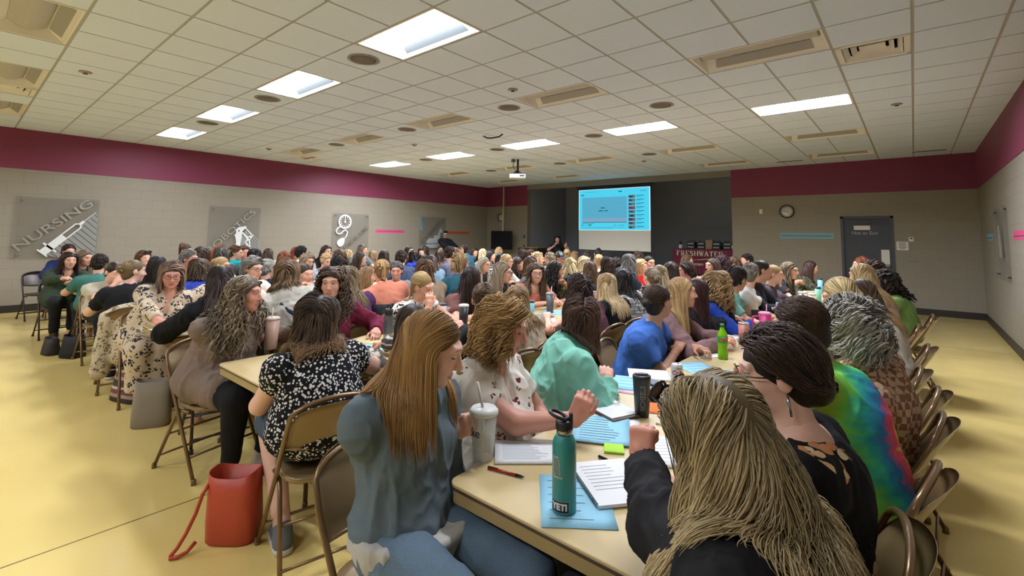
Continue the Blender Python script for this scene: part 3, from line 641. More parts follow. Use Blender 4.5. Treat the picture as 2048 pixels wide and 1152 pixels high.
for k in range(34):
    a, b_, rr = random.uniform(0, 6.28), random.uniform(0, 1), random.uniform(.02, .085); fl.lathe([(.0, -.014), (.016, 0), (0, .014)], 5, (rr*math.cos(a), rr*math.sin(a), .15+b_*.10))
fl.build('flower_cluster', mat('mustard_blossom', '8f7a34', .7, noise=.5, nscale=20.), fp); tag(fp, 'small potted yellow flowers at the right end of the stage table', 'flowers')
# dark lectern cabinet in front of the stage
lc = empty('lectern', (-10.15, 13.1, 0)); MB().rbox((-.42, -.28, 0), (.42, .28, 1.17), .02).build('cabinet', mat('dark_brown_wood', '3a2c26', .5), lc); MB().rbox((-.45, -.31, 1.17), (.45, .31, 1.2), .02).build('lectern_top', mat('tan_wood_edge', '8d7348', .5), lc); tag(lc, 'dark brown lectern cabinet with a tan top edge by the stage', 'lectern')
# ================================================================ implicit surfaces -> smooth meshes
class Pr:
    __slots__ = ('f', 'lo', 'hi', 'k', 'op')
    def __init__(s, f, lo, hi, k=.02, op='u'): s.f = f; s.lo = np.array(lo, float); s.hi = np.array(hi, float); s.k = k; s.op = op
def cone(a, b, ra, rb, k=.02, op='u', flat=False):
    a = np.array(a, float); b = np.array(b, float); ba = b-a; L2 = ba@ba+1e-12; ax = ba/math.sqrt(L2)
    def f(P):
        pa = P-a; h = np.clip((pa@ba)/L2, 0, 1); d = np.linalg.norm(pa-h[..., None]*ba, axis=-1)-(ra+(rb-ra)*h)
        if flat: d = np.maximum(d, (P-b)@ax)
        return d
    r = max(ra, rb); return Pr(f, np.minimum(a, b)-r, np.maximum(a, b)+r, k, op)
def ell(c, r, M=None, k=.03, op='u'):
    c = np.array(c, float); r = np.array(r, float)
    def f(P):
        q = P-c
        if M is not None: q = q@M
        k0 = np.linalg.norm(q/r, axis=-1); k1 = np.linalg.norm(q/(r*r), axis=-1)+1e-9
        return k0*(k0-1)/k1
    if M is None: e = r
    else: e = np.sqrt(((M*r)**2).sum(1))
    return Pr(f, c-e, c+e, k, op)
def rbx(c, h, M, rad, k=.01, op='u'):
    c = np.array(c, float); h = np.array(h, float)-rad
    def f(P):
        q = np.abs((P-c)@M)-h
        return np.linalg.norm(np.maximum(q, 0), axis=-1)+np.minimum(q.max(-1), 0)-rad
    e = (np.abs(M)*(h+rad)).sum(1); return Pr(f, c-e, c+e, k, op)
def torus(c, ax, R_, r_, k=.015, sq=1.):
    c = np.array(c, float); ax = nrm(ax)
    def f(P):
        q = P-c; h = q@ax; rad = np.sqrt(np.maximum((q*q).sum(-1)-h*h, 0)); return np.sqrt((rad-R_)**2+(h*sq)**2)-r_
    e = R_+r_; return Pr(f, c-e, c+e, k)
def halfspace(p, n, k=0.):           # keeps the side n points away from
    p = np.array(p, float); n = nrm(n); return Pr(lambda P: (P-p)@n, [-9]*3, [9]*3, k, 'i')
def smin(a, b, k):
    if k <= 0: return np.minimum(a, b)
    h = np.maximum(k-np.abs(a-b), 0)/k; return np.minimum(a, b)-h*h*k*.25
def ev(prims, P):
    d = np.full(P.shape[:-1], 9.)
    for p in prims:
        v = p.f(P)
        if p.op == 'u': d = smin(d, v, p.k)
        elif p.op == 's': d = -smin(-d, v, p.k)
        else: d = -smin(-d, -v, p.k)
    return d
def grad(prims, P, e=.004):
    g = np.empty_like(P)
    for i in range(3):
        dp = np.zeros(3); dp[i] = e; g[..., i] = ev(prims, P+dp)-ev(prims, P-dp)
    return g/(np.linalg.norm(g, axis=-1, keepdims=True)+1e-9)
_ED = [(0, 1), (2, 3), (4, 5), (6, 7), (0, 2), (1, 3), (4, 6), (5, 7), (0, 4), (1, 5), (2, 6), (3, 7)]
_CO = np.array([(i, j, k) for i in (0, 1) for j in (0, 1) for k in (0, 1)], float)   # index = 4i+2j+k
def nets(Fd, lo, h):
    S = Fd < 0; nx, ny, nz = Fd.shape
    sl = [(slice(i, nx-1+i), slice(j, ny-1+j), slice(k, nz-1+k)) for i in (0, 1) for j in (0, 1) for k in (0, 1)]
    cnt = np.zeros((nx-1, ny-1, nz-1), np.int8)
    for q in sl: cnt += S[q]
    act = (cnt > 0) & (cnt < 8); ii = np.argwhere(act)
    if not len(ii): return np.zeros((0, 3)), np.zeros((0, 4), int)
    idx = np.full(act.shape, -1, np.int32); idx[act] = np.arange(len(ii))
    vals = np.stack([Fd[q][act] for q in sl], 1)
    acc = np.zeros((len(ii), 3)); c = np.zeros(len(ii))
    for a, b in _ED:
        fa, fb = vals[:, a], vals[:, b]; m = (fa < 0) != (fb < 0); t = np.where(m, fa/np.where(m, fa-fb, 1), 0)
        acc += (_CO[a]+(_CO[b]-_CO[a])*t[:, None])*m[:, None]; c += m
    V = np.array(lo)+(ii+acc/c[:, None])*h
    Q = []
    for ax in range(3):
        a, b = [(1, 2), (2, 0), (0, 1)][ax]
        s0 = [slice(1, -1)]*3; s1 = [slice(1, -1)]*3; s0[ax] = slice(0, -1); s1[ax] = slice(1, None)
        A, B = S[tuple(s0)], S[tuple(s1)]; m = A != B; e = np.argwhere(m); 
        if not len(e): continue
        fl = A[m]; base = e.copy(); base[:, a] += 1; base[:, b] += 1
        def id_(da, db): q = base.copy(); q[:, a] += da; q[:, b] += db; return idx[q[:, 0], q[:, 1], q[:, 2]]
        q = np.stack([id_(-1, -1), id_(0, -1), id_(0, 0), id_(-1, 0)], 1); q[~fl] = q[~fl][:, ::-1]; Q.append(q)
    Q = np.concatenate(Q); Q = Q[(Q >= 0).all(1)]; return V, Q
def mesh_sdf(prims, h, clip=None, pad=3):
    """clip = (lo, hi): only this box is meshed (closed at its faces)"""
    us = [p for p in prims if p.op == 'u']
    lo = np.min([p.lo for p in us], 0)-pad*h; hi = np.max([p.hi for p in us], 0)+pad*h
    if clip is not None: lo = np.maximum(lo, clip[0]); hi = np.minimum(hi, clip[1])
    n = np.maximum(np.ceil((hi-lo)/h).astype(int)+1, 4); ax = [lo[i]+h*np.arange(n[i]) for i in range(3)]
    Fd = np.full(n, .3, np.float32)
    for p in prims:
        if p.op == 'i': i0, i1 = np.zeros(3, int), n
        else:
            m = p.k+2.5*h; i0 = np.clip(np.floor((p.lo-m-lo)/h).astype(int), 0, n); i1 = np.clip(np.ceil((p.hi+m-lo)/h).astype(int)+1, 0, n)
        if (i1 <= i0).any(): continue
        P = np.stack(np.meshgrid(ax[0][i0[0]:i1[0]], ax[1][i0[1]:i1[1]], ax[2][i0[2]:i1[2]], indexing='ij'), -1)
        s = tuple(slice(a, b) for a, b in zip(i0, i1)); v = p.f(P).astype(np.float32)
        if p.op == 'u': Fd[s] = smin(Fd[s], v, p.k)
        elif p.op == 's': Fd[s] = -smin(-Fd[s], v, p.k)
        else: Fd[s] = -smin(-Fd[s], -v, p.k)
    if clip is not None: Fd[0] = Fd[-1] = h; Fd[:, 0] = Fd[:, -1] = h; Fd[:, :, 0] = Fd[:, :, -1] = h
    return nets(Fd, lo, h)
def normals(V, Q):
    n = np.cross(V[Q[:, 2]]-V[Q[:, 0]], V[Q[:, 3]]-V[Q[:, 1]]); N = np.zeros_like(V)
    for i in range(4): np.add.at(N, Q[:, i], n)
    return N/(np.linalg.norm(N, axis=1, keepdims=True)+1e-12)
_H = np.random.default_rng(3).random((32, 32, 32))
def vnoise(P):
    i = np.floor(P).astype(int); f = P-i; f = f*f*(3-2*f); r = 0
    for a in (0, 1):
        for b in (0, 1):
            for c in (0, 1):
                w = (f[:, 0] if a else 1-f[:, 0])*(f[:, 1] if b else 1-f[:, 1])*(f[:, 2] if c else 1-f[:, 2])
                r = r+w*_H[(i[:, 0]+a) % 32, (i[:, 1]+b) % 32, (i[:, 2]+c) % 32]
    return r
def folds(V, Q, amp, scale, seed=0., it=1):
    """cloth folds: warped ridges that run mostly up and down the garment, with smaller creases on them"""
    N = normals(V, Q); p = V*np.array([scale, scale, scale*.5])+seed
    p = p+1.5*np.stack([vnoise(p*.45+3), vnoise(p*.45+9), vnoise(p*.45+17)], 1)
    r = 1-np.abs(2*vnoise(p)-1); r2 = 1-np.abs(2*vnoise(p*np.array([1.9, 1.9, 3.])+5)-1)
    return V+N*(amp*((r**3-.30)+.55*(r2**3-.30)))[:, None]
# ================================================================ people
SKINS = {'f': ('d6a68e', 'b5746a'), 'p': ('deb29e', 'bd7a72'), 't': ('b58a70', '94604f'), 'r': ('cc9380', 'a8655c'), 'd': ('8d6350', '6f4a40')}
def rotm(yaw, pitch=0., roll=0.):
    """columns = right, forward, up; yaw 0 looks along +y, positive pitch looks down, roll tips the head to its own right"""
    cy, sy = math.cos(yaw), math.sin(yaw); cp, sp = math.cos(pitch), math.sin(pitch); cr, sr = math.cos(roll), math.sin(roll)
    Z = np.array([[cy, -sy, 0], [sy, cy, 0], [0, 0, 1]]); X = np.array([[1, 0, 0], [0, cp, sp], [0, -sp, cp]]); Y = np.array([[cr, 0, sr], [0, 1, 0], [-sr, 0, cr]])
    return Z@X@Y
m_cache = {}
def skin_mat():
    if 'skin' not in m_cache:
        n = NT('skin'); a = n.n('ShaderNodeVertexColor', layer_name='Col'); n.l(a.outputs[0], n.b.inputs['Base Color']); n.set(rough=.48, spec=.4)
        n.b.inputs['Subsurface Weight'].default_value = .0; m_cache['skin'] = n.m
    return m_cache['skin']
def hair_mat():
    if 'hair' not in m_cache:
        n = NT('hair'); a = n.n('ShaderNodeVertexColor', layer_name='Col'); n.l(a.outputs[0], n.b.inputs['Base Color']); n.set(rough=.5, spec=.28); m_cache['hair'] = n.m
    return m_cache['hair']
def cloth(kind, *cs):
    """kind of weave or print with its colours"""
    key = (kind,)+cs
    if key in m_cache: return m_cache[key]
    n = NT('cloth_'+kind); c = [lin(x) for x in cs]; co = n.co('Object')
    fine = n.n('ShaderNodeTexNoise', i_Scale=240., i_Detail=2.); n.l(co, fine.inputs[0])
    big = n.n('ShaderNodeTexNoise', i_Scale=5., i_Detail=3.); n.l(co, big.inputs[0])
    def var(x, k=.10): return n.mix(big.outputs[0], [v*(1-k) for v in x], [min(1, v*(1+k)) for v in x])
    def vor(scale, **kw):
        v = n.n('ShaderNodeTexVoronoi', i_Scale=scale, **kw); n.l(co, v.inputs[0]); return v
    if kind == 'plain': n.base(var(c[0]))
    elif kind == 'heather': n.base(n.mix(fine.outputs[0], [v*.75 for v in c[0]], [min(1, v*1.3) for v in c[0]]))
    elif kind == 'denim': n.base(n.mix(fine.outputs[0], [v*.7 for v in c[0]], [min(1, v*1.35) for v in c[0]]))
    elif kind == 'dots':
        v = vor(66.); sz = n.n('ShaderNodeTexNoise', i_Scale=50.); n.l(co, sz.inputs[0])
        f = n.math('LESS_THAN', v.outputs['Distance'], n.math('MULTIPLY_ADD', sz.outputs[0], .42, .17)); n.base(n.mix(f, c[0], c[1]))
    elif kind == 'leaf':              # scattered dark sprigs
        wn = n.n('ShaderNodeTexNoise', i_Scale=14., i_Detail=2.); n.l(co, wn.inputs[0]); mx = n.n('ShaderNodeMix', data_type='RGBA'); mx.inputs[0].default_value = .06
        n.l(co, mx.inputs[6]); n.l(wn.outputs['Color'], mx.inputs[7])
        v = n.n('ShaderNodeTexVoronoi', i_Scale=17.); n.l(mx.outputs[2], v.inputs[0]); v2 = n.n('ShaderNodeTexVoronoi', i_Scale=46.); n.l(mx.outputs[2], v2.inputs[0])
        f = n.math('MULTIPLY', n.math('LESS_THAN', v.outputs['Distance'], .52), n.math('LESS_THAN', v2.outputs['Distance'], .50))
        col = n.mix(n.math('GREATER_THAN', v.outputs['Color'], .5), c[1], c[2 if len(c) > 2 else 1]); n.base(n.mix(f, c[0], col))
    elif kind == 'floral':            # blossoms of several colours
        v = vor(16.); v2 = vor(48.); w2 = n.n('ShaderNodeTexNoise', i_Scale=30., i_Detail=3.); n.l(co, w2.inputs[0])
        edge = n.math('MULTIPLY_ADD', w2.outputs[0], .5, .04); f = n.math('MULTIPLY', n.math('LESS_THAN', v.outputs['Distance'], edge), n.math('LESS_THAN', v2.outputs['Distance'], .55))
        s_ = n.n('ShaderNodeSeparateColor'); n.l(v.outputs['Color'], s_.inputs[0])
        col = n.ramp(s_.outputs[0], [(0., c[1]), (.34, c[min(2, len(c)-1)]), (.67, c[min(3, len(c)-1)])], 'CONSTANT')
        f = n.math('MULTIPLY', f, n.math('GREATER_THAN', s_.outputs[1], .10)); n.base(n.mix(f, c[0], col))
    elif kind == 'bigfloral':
        v = vor(5.2); v2 = vor(26.); w2 = n.n('ShaderNodeTexNoise', i_Scale=22., i_Detail=4.); n.l(co, w2.inputs[0])
        edge = n.math('MULTIPLY_ADD', w2.outputs[0], .85, .04); f = n.math('MULTIPLY', n.math('LESS_THAN', v.outputs['Distance'], edge), n.math('LESS_THAN', v2.outputs['Distance'], .52))
        s_ = n.n('ShaderNodeSeparateColor'); n.l(v2.outputs['Color'], s_.inputs[0]); s2 = n.n('ShaderNodeSeparateColor'); n.l(v.outputs['Color'], s2.inputs[0])
        col = n.ramp(s_.outputs[0], [(0., c[1]), (.4, c[2]), (.75, c[3])], 'CONSTANT'); f = n.math('MULTIPLY', f, n.math('GREATER_THAN', s2.outputs[0], .30)); n.base(n.mix(f, c[0], col))
    elif kind == 'stripes':           # rings round the body and sleeves: bands in height
        w_ = n.n('ShaderNodeTexWave', wave_type='BANDS', bands_direction='Z', i_Scale=float(7.5), i_Distortion=1.2); n.l(co, w_.inputs[0]); n.base(n.mix(n.math('GREATER_THAN', w_.outputs[0], .80), c[0], c[1]))
    elif kind == 'plaid':
        w1 = n.n('ShaderNodeTexWave', bands_direction='Z', i_Scale=9., i_Distortion=.6); w2 = n.n('ShaderNodeTexWave', bands_direction='DIAGONAL', i_Scale=7., i_Distortion=.6); n.l(co, w1.inputs[0]); n.l(co, w2.inputs[0])
        n.base(n.mix(n.math('GREATER_THAN', n.math('ADD', w1.outputs[0], w2.outputs[0]), 1.45), c[0], c[1]))
    elif kind == 'houndstooth':
        k = n.n('ShaderNodeTexChecker', i_Scale=34.); k.inputs['Color1'].default_value = tuple(c[0])+(1,); k.inputs['Color2'].default_value = tuple(c[1])+(1,)
        wn = n.n('ShaderNodeTexNoise', i_Scale=40.); n.l(co, wn.inputs[0]); mx = n.n('ShaderNodeMix', data_type='RGBA'); mx.inputs[0].default_value = .012; n.l(co, mx.inputs[6]); n.l(wn.outputs['Color'], mx.inputs[7]); n.l(mx.outputs[2], k.inputs[0]); n.base(k.outputs[0])
    elif kind == 'camo':
        t = n.n('ShaderNodeTexNoise', i_Scale=13., i_Detail=1.); n.l(co, t.inputs[0]); n.base(n.ramp(t.outputs[0], [(0, c[0]), (.45, c[1]), (.58, c[2])], 'CONSTANT'))
    elif kind == 'twotone':           # upper colour above, lower colour below a chest seam
        s_ = n.n('ShaderNodeSeparateXYZ'); n.l(co, s_.inputs[0]); n.base(n.mix(n.math('GREATER_THAN', s_.outputs[2], .865), c[1], var(c[0])))
    elif kind == 'tiedye':            # dyed rings spreading from a knot on the far side of the back, a red hem
        mp = n.co('Object', loc=(-.12, .17, -.84)); s_ = n.n('ShaderNodeVectorMath', operation='LENGTH'); n.l(mp, s_.inputs[0])
        st = n.n('ShaderNodeTexNoise', i_Scale=10., i_Detail=4., i_Roughness=.6); n.l(n.co('Object', scale=(1, 1, 3.5)), st.inputs[0]); sv = n.math('SUBTRACT', st.outputs[0], .5)
        r_ = n.math('ADD', n.math('MULTIPLY', s_.outputs['Value'], 1.75), n.math('MULTIPLY', sv, .26))
        c_ = n.ramp(r_, [(.0, lin('c8b83a')), (.10, lin('d6c64a')), (.16, lin('dd5a6c')), (.25, lin('d04a6a')), (.32, lin('3a6fae')), (.41, lin('2a93b0')), (.48, lin('3fb58a')), (.56, lin('74c850')), (.68, lin('98b030')), (1., lin('a2aa38'))])
        z_ = n.n('ShaderNodeSeparateXYZ'); n.l(n.co('Object'), z_.inputs[0]); h_ = n.ramp(n.math('ADD', z_.outputs[2], n.math('MULTIPLY', sv, .12)), [(.54, (1, 1, 1)), (.60, (0, 0, 0))]); n.base(n.mix(h_, c_, lin('b8484e')))
    n.bump(n.math('ADD', n.math('MULTIPLY', fine.outputs[0], .3), big.outputs[0]), .12, .006); n.set(rough=.85, spec=.2)
    m_cache[key] = n.m; return n.m

def head_prims(C, Rm, s=1., jaw=1., op=False):
    def L(x, y, z): return C+Rm@(np.array([x, y, z])*s)
    def r3(*r): return np.array(r)*s
    p = [ell(L(0, -.018, .036), r3(.074, .093, .083), Rm, .03), ell(L(0, .026, -.018), r3(.061*jaw, .066, .084), Rm, .03), ell(L(0, .032, -.074), r3(.046*jaw, .046, .038), Rm, .03),
         ell(L(0, .066, -.098), r3(.020, .016, .015), Rm, .02)]
    for q in (-1, 1):
        p += [ell(L(q*.040, .058, -.026), r3(.022*jaw, .022, .022), Rm, .02), ell(L(q*.078, -.012, -.004), r3(.011, .021, .031), Rm, .006), ell(L(q*.031, .097, .012), r3(.019, .014, .0115), Rm, .012, 's'), cone(L(q*.045, .073, .034), L(q*.012, .086, .030), .011*s, .010*s, .014), ell(L(q*.031, .077, .010), r3(.0135, .0125, .0125), None, .003)]
    p += [cone(L(0, .086, .018), L(0, .107, -.026), .0075*s, .0115*s, .012), ell(L(0, .107, -.030), r3(.011, .0115, .009), Rm, .006), ell(L(.012, .095, -.033), r3(.008, .009, .007), Rm, .005), ell(L(-.012, .095, -.033), r3(.008, .009, .007), Rm, .005),
          ell(L(0, .083, -.058), r3(.023, .0115, .0065), Rm, .006), ell(L(0, .082, -.070), r3(.020, .0115, .007), Rm, .006), ell(L(0, .098, -.0635), r3(.021, .009, .0016), Rm, .003, 's')]
    return p
def head_color(Vl, base, lip, brow, iris='4a3426', look_down=False, smile=False, tat=None):
    """natural colouring of a face, in head space"""
    x, y, z = Vl[:, 0], Vl[:, 1], Vl[:, 2]; b = np.array(lin(base)); C = np.tile(b, (len(Vl), 1)); fr = y > .05
    def put(m, c, a=1.): C[m] = C[m]*(1-a)+np.array(c)*a
    w = np.exp(-(((np.abs(x)-.042)/.02)**2+((z+.03)/.022)**2))*fr; red = b*np.array([1.02, .78, .76]); C[:] = C*(1-.6*w[:, None])+red*(.6*w[:, None])
    wn = np.exp(-((x/.014)**2+((z+.028)/.015)**2))*(y > .085); C[:] = C*(1-.4*wn[:, None])+red*(.4*wn[:, None])
    put(fr & (((x/.025)**2+((z+.0635)/.0115)**2) < 1) & (y > .07), lin(lip), .9)
    if smile: put(fr & (((x/.02)**2+((z+.0640)/.0055)**2) < 1) & (y > .07), lin('e8e2d8'), .95)
    ax = np.abs(x); by = .034-.25*(ax-.03)*(ax > .03); put(fr & (np.abs(z-by) < .0042) & (ax > .014) & (ax < .048), lin(brow), .6)
    ex = (ax-.031)
    if look_down: put(fr & (np.abs(z-.004) < .003) & (np.abs(ex) < .014), lin('2a1d18'), .9)
    else:
        eye = fr & ((ex/.0135)**2+((z-.0095)/.0055)**2 < 1); put(eye, lin('c8bcb2')); put(eye & ((ex/.0060)**2+((z-.0095)/.0058)**2 < 1), lin(iris)); put(fr & (np.abs(ex) < .0145) & (np.abs(z-.0148+8*ex*ex) < .0020), lin('3a2a24'), .75)
    return C

FING = ((.030, .012, (.041, .025, .020), .0082), (.010, .006, (.045, .029, .021), .0085), (-.011, .004, (.042, .027, .020), .008), (-.029, .008, (.033, .020, .017), .007))
POSES = {'flat': ((6, 10, 6), .25), 'rest': ((22, 30, 18), .45), 'curl': ((45, 50, 30), .6), 'fist': ((72, 92, 50), .9), 'grip': ((50, 62, 32), .75)}
def hand_prims(W, d, n, tside, pose, s=1.):
    """W wrist, d toward the fingers, n the way the palm faces, tside = +1/-1 picks the thumb side"""
    d = nrm(d); n = nrm(np.array(n)-d*(np.array(n)@d)); a = np.cross(d, n)*tside; (m_, p_, q_), th = POSES[pose]
    M = np.stack([a, d, n], 1); L = lambda x, y, z: W+(a*x+d*y+n*z)*s
    p = [cone(L(0, -.01, 0), L(0, .03, 0), .026*s, .028*s, .015), rbx(L(0, .052, .0), np.array([.040, .044, .0145])*s, M, .0140*s, .015), ell(L(.022, .028, .012), np.array([.016, .03, .013])*s, M, .012)]
    for i, (ox, oy, ln, r) in enumerate(FING):
        b = L(ox, .088-oy, 0); ang = 0; spread = a*ox*1.6
        for k, (cu, l_) in enumerate(zip((m_, p_, q_), ln)):
            ang += R(cu+(3*i if pose != 'flat' else 0)); v = nrm(d*math.cos(ang)+n*math.sin(ang)+(spread if pose in ('flat', 'rest') else spread*.3)); e = b+v*l_*s
            p.append(cone(b, e, r*s*(1-.08*k), r*s*(.92-.08*k), .004 if k else .012)); b = e
    b = L(.028, .022, .006); v = nrm(a*(.85-th*.35)+d*.6+n*(.15+th*.7)); e = b+v*.042*s; p.append(cone(b, e, .0125*s, .0105*s, .012))
    v2 = nrm(v*.5+d*(.7-th*.2)+n*th*.5-a*th*.35); e2 = e+v2*.031*s; p.append(cone(e, e2, .0102*s, .009*s, .004)); v3 = nrm(v2+n*th*.2-a*th*.2); p.append(cone(e2, e2+v3*.024*s, .009*s, .0075*s, .004))
    return p
def ik(S, W, l1, l2, hint):
    v = W-S; L = np.linalg.norm(v)
    if L > (l1+l2)*.995: W = S+v/L*(l1+l2)*.995; v = W-S; L = np.linalg.norm(v)
    L = max(L, abs(l1-l2)+.02); a = (l1*l1-l2*l2+L*L)/(2*L); h = math.sqrt(max(l1*l1-a*a, 0)); u = nrm(v); hp = np.array(hint, float); hp = nrm(hp-u*(hp@u)); return S+u*a+hp*h, W

# ---------------------------------------------------------------- hair
def hair_build(style, C, Rm, coll, lod, seed, hs=1., bw=0):
    """coll: prims the locks lie on (head, neck, shoulders in clothes). Returns V, Q, shade(0..1)"""
    r = np.random.default_rng(seed); st = dict(len=.25, part='c', vol=.018, curl=0., freq=0, back=.15, bun=None, bangs=False, jit=.12, front=True, flare=0.); st.update(style)
    n, rad, seg, sides = {0: (6500, .0014, 17, 3), 1: (1500, .0034, 12, 3), 2: (520, .0064, 9, 3), 3: (200, .0105, 7, 3)}[lod]
    if st['len'] < .1 and not st['bun']: n = int(n*1.15); seg = max(5, seg//2)
    n = int(n*st.get('dens', 1.)); rad *= st.get('thick', 1.)
    # scalp roots, in head space
    u = r.normal(size=(n*4, 3)); u /= np.linalg.norm(u, axis=1, keepdims=True)
    hl = np.where(u[:, 1] > 0, .42+.30*np.abs(u[:, 0])*-1, -.55)          # hairline height by direction
    hl = np.where(u[:, 1] > .1, .50-.55*np.abs(u[:, 0])**1.5, np.where(u[:, 1] > -.35, -.05-.3*(.1-u[:, 1]), -.62))
    u = u[u[:, 2] > hl][:n]; n = len(u)
    root = u*np.array([.073, .091, .081])*hs+np.array([0, -.018, .036])*hs
    pos = C+root@Rm.T; off = .004+st['vol']*r.random(n)**.7; L = st['len']*(.82+.3*r.random(n))
    part = {'c': 0., 'l': -.022, 'r': .022, 'n': None}[st['part']]
    side = np.sign(root[:, 0]-(part or 0.)+1e-4); up = Rm[:, 2]; rt = Rm[:, 0]; fw = Rm[:, 1]
    if st['bun'] is not None: B = C+Rm@(np.array(st['bun'])*hs)
    front = (u[:, 1] > .25)
    bang = front & st['bangs'] & (np.abs(u[:, 0]) < .55)
    L = np.where(bang, .085*(.8+.4*r.random(n)), L)
    if st.get('topshort'): L = np.where(u[:, 2] > .3, L, L*st['topshort'])
    ph = r.random(n)*6.28; np_ = root*22+seed*3.1; lock = np.stack([vnoise(np_), vnoise(np_+7.7), vnoise(np_+15.1)], 1)*2-1; jit = (lock*1.6+r.normal(size=(n, 3))*.3)*st['jit']; ph = ph*.3+vnoise(root*30+seed)*14
    G = np.array([0, 0, -1.]); path = [pos.copy()]; dl = (L/seg)[:, None]; tot = 0
    head4 = coll
    done = np.zeros(n, bool); jax = r.normal(size=(n, 3)); jax /= np.linalg.norm(jax, axis=1, keepdims=True); bk = .92+.2*r.random(n)
    for k in range(seg):
        t = k/seg; q = (pos-C)@Rm/hs
        if st['bun'] is not None and not done.all():
            v = B-pos; dist = np.linalg.norm(v, axis=1); d = v/(dist[:, None]+1e-9); done |= dist < .02
            d = np.where(done[:, None], (G if st.get('tail') else v*0)+.0, d)
            step = np.where(done[:, None], (st.get('tail', 0)/max(1, seg*.5)), np.minimum(dist[:, None], .26/seg*1.6))
        else:
            if st['part'] == 'n': flow = -fw[None]*(.5+st['back'])+(rt[None]*np.sign(q[:, :1])*.35)
            else: flow = rt[None]*side[:, None]-fw[None]*st['back']
            flow = np.where(bang[:, None], fw[None]*.8+rt[None]*(q[:, :1]*4+(.35 if st['part'] == 'r' else -.35 if st['part'] == 'l' else 0)), flow)
            wt = np.clip((q[:, 2]-.0)/.07, 0, 1)[:, None]       # above the temples follow the parting over the skull, below fall
            nn = (q-np.array([0, -.018, .02]))@Rm.T; nn /= np.linalg.norm(nn, axis=1, keepdims=True)+1e-9
            flow = flow-nn*(flow*nn).sum(1, keepdims=True); flow /= np.linalg.norm(flow, axis=1, keepdims=True)+.15
            d = flow*wt*1.2+G[None]*(1-wt*.75)+jit*(.6+.6*t)+(rt[None]*np.sign(q[:, :1]))*st['flare']*(t-.2); d /= np.linalg.norm(d, axis=1, keepdims=True)+1e-9; step = dl
        pos = pos+d*step
        if st['bun'] is not None and not st.get('tail') and done.any():
            br = .034*st.get('bunsize', 1.)*hs; v = pos[done]-B; v = v/(np.linalg.norm(v, axis=1, keepdims=True)+1e-6)+.55*np.cross(jax[done], v); pos[done] = B+v/(np.linalg.norm(v, axis=1, keepdims=True)+1e-6)*(br*bk[done])[:, None]
        sd = ev(head4, pos); q = (pos-C)@Rm/hs
        hug = (q[:, 2] > -.02) & (sd > off) & ~done
        if hug.any(): g = grad(head4, pos[hug]); pos[hug] -= g*(np.minimum(sd[hug]-off[hug], .04)*.85)[:, None]
        sd = ev(head4, pos); m = sd < off
        if m.any(): g = grad(head4, pos[m]); pos[m] += g*(np.minimum(off[m]-sd[m], .03))[:, None]
        q = (pos-C)@Rm/hs                                        # keep the face clear
        lowb = bang & (q[:, 1] > .05) & (q[:, 2] < .038)
        if lowb.any(): qq = q[lowb]; qq[:, 2] = .038; qq[:, 0] += np.sign(qq[:, 0]+.001)*.006; pos[lowb] = C+(qq*hs)@Rm.T
        fm = (q[:, 1] > .035) & (q[:, 2] < .045) & (q[:, 2] > -.16) & (np.abs(q[:, 0]) < .066) & ~bang
        if fm.any(): qq = q[fm]; s_ = np.where(np.abs(qq[:, 0]) < .004, side[fm], np.sign(qq[:, 0])); qq[:, 0] = s_*.068; qq[:, 1] = np.minimum(qq[:, 1], .062); pos[fm] = C+(qq*hs)@Rm.T
        path.append(pos.copy())
    Pth = np.stack(path, 1)
    if st['bun'] is None:
        for _ in range(2): Pth[:, 1:-1] = Pth[:, 1:-1]*.5+.25*(Pth[:, :-2]+Pth[:, 2:])
    Pth = Pth*1.                                      # n, seg+1, 3
    tt = np.linspace(0, 1, seg+1)
    if st['curl'] > 0:
        amp = st['curl']*np.minimum(1, tt*2.2); ang = ph[:, None]+st['freq']*6.28*tt[None]*(.8+.4*r.random(n))[:, None]
        o1 = rt*1.; o2 = np.cross(rt, [0, 0, 1.]); Pth = Pth+amp[None, :, None]*(np.cos(ang)[..., None]*o1+np.sin(ang)[..., None]*o2+np.sin(ang*1.3+1)[..., None]*up*.6)
        f_ = Pth.reshape(-1, 3); sd = ev(head4, f_); m = sd < .004
        if m.any(): f_[m] += grad(head4, f_[m])*(.004-sd[m])[:, None]
        q = (f_-C)@Rm/hs; fm = (q[:, 1] > .03) & (q[:, 2] < .036) & (q[:, 2] > -.16) & (np.abs(q[:, 0]) < .07)
        if fm.any(): qq = q[fm]; qq[:, 0] = np.sign(qq[:, 0]+1e-4)*.074; qq[:, 1] = np.minimum(qq[:, 1], .055); f_[fm] = C+(qq*hs)@Rm.T
        Pth = f_.reshape(Pth.shape)
    prof = np.interp(tt, [0, .25, .8, 1], [.8, 1.05, .8, .25])
    T_ = np.gradient(Pth, axis=1); T_ /= np.linalg.norm(T_, axis=2, keepdims=True)+1e-9
    out = Pth-C; A = np.cross(T_, out); A /= np.linalg.norm(A, axis=2, keepdims=True)+1e-9; Bn = np.cross(A, T_)
    rr = (rad*(.7+.6*r.random(n)))[:, None]*prof[None]; ring = []
    for s_ in range(sides):
        a = 6.283*s_/sides; ring.append(Pth+(A*math.cos(a)*1.5+Bn*math.sin(a)*.8)*rr[..., None])
    V = np.stack(ring, 2).reshape(-1, 3); ns = seg+1
    i0 = (np.arange(n)[:, None, None]*ns+np.arange(seg)[None, :, None])*sides; s0 = np.arange(sides)[None, None]; s1 = (s0+1) % sides
    Q = np.stack([i0+s0, i0+s1, i0+sides+s1, i0+sides+s0], -1).reshape(-1, 4)
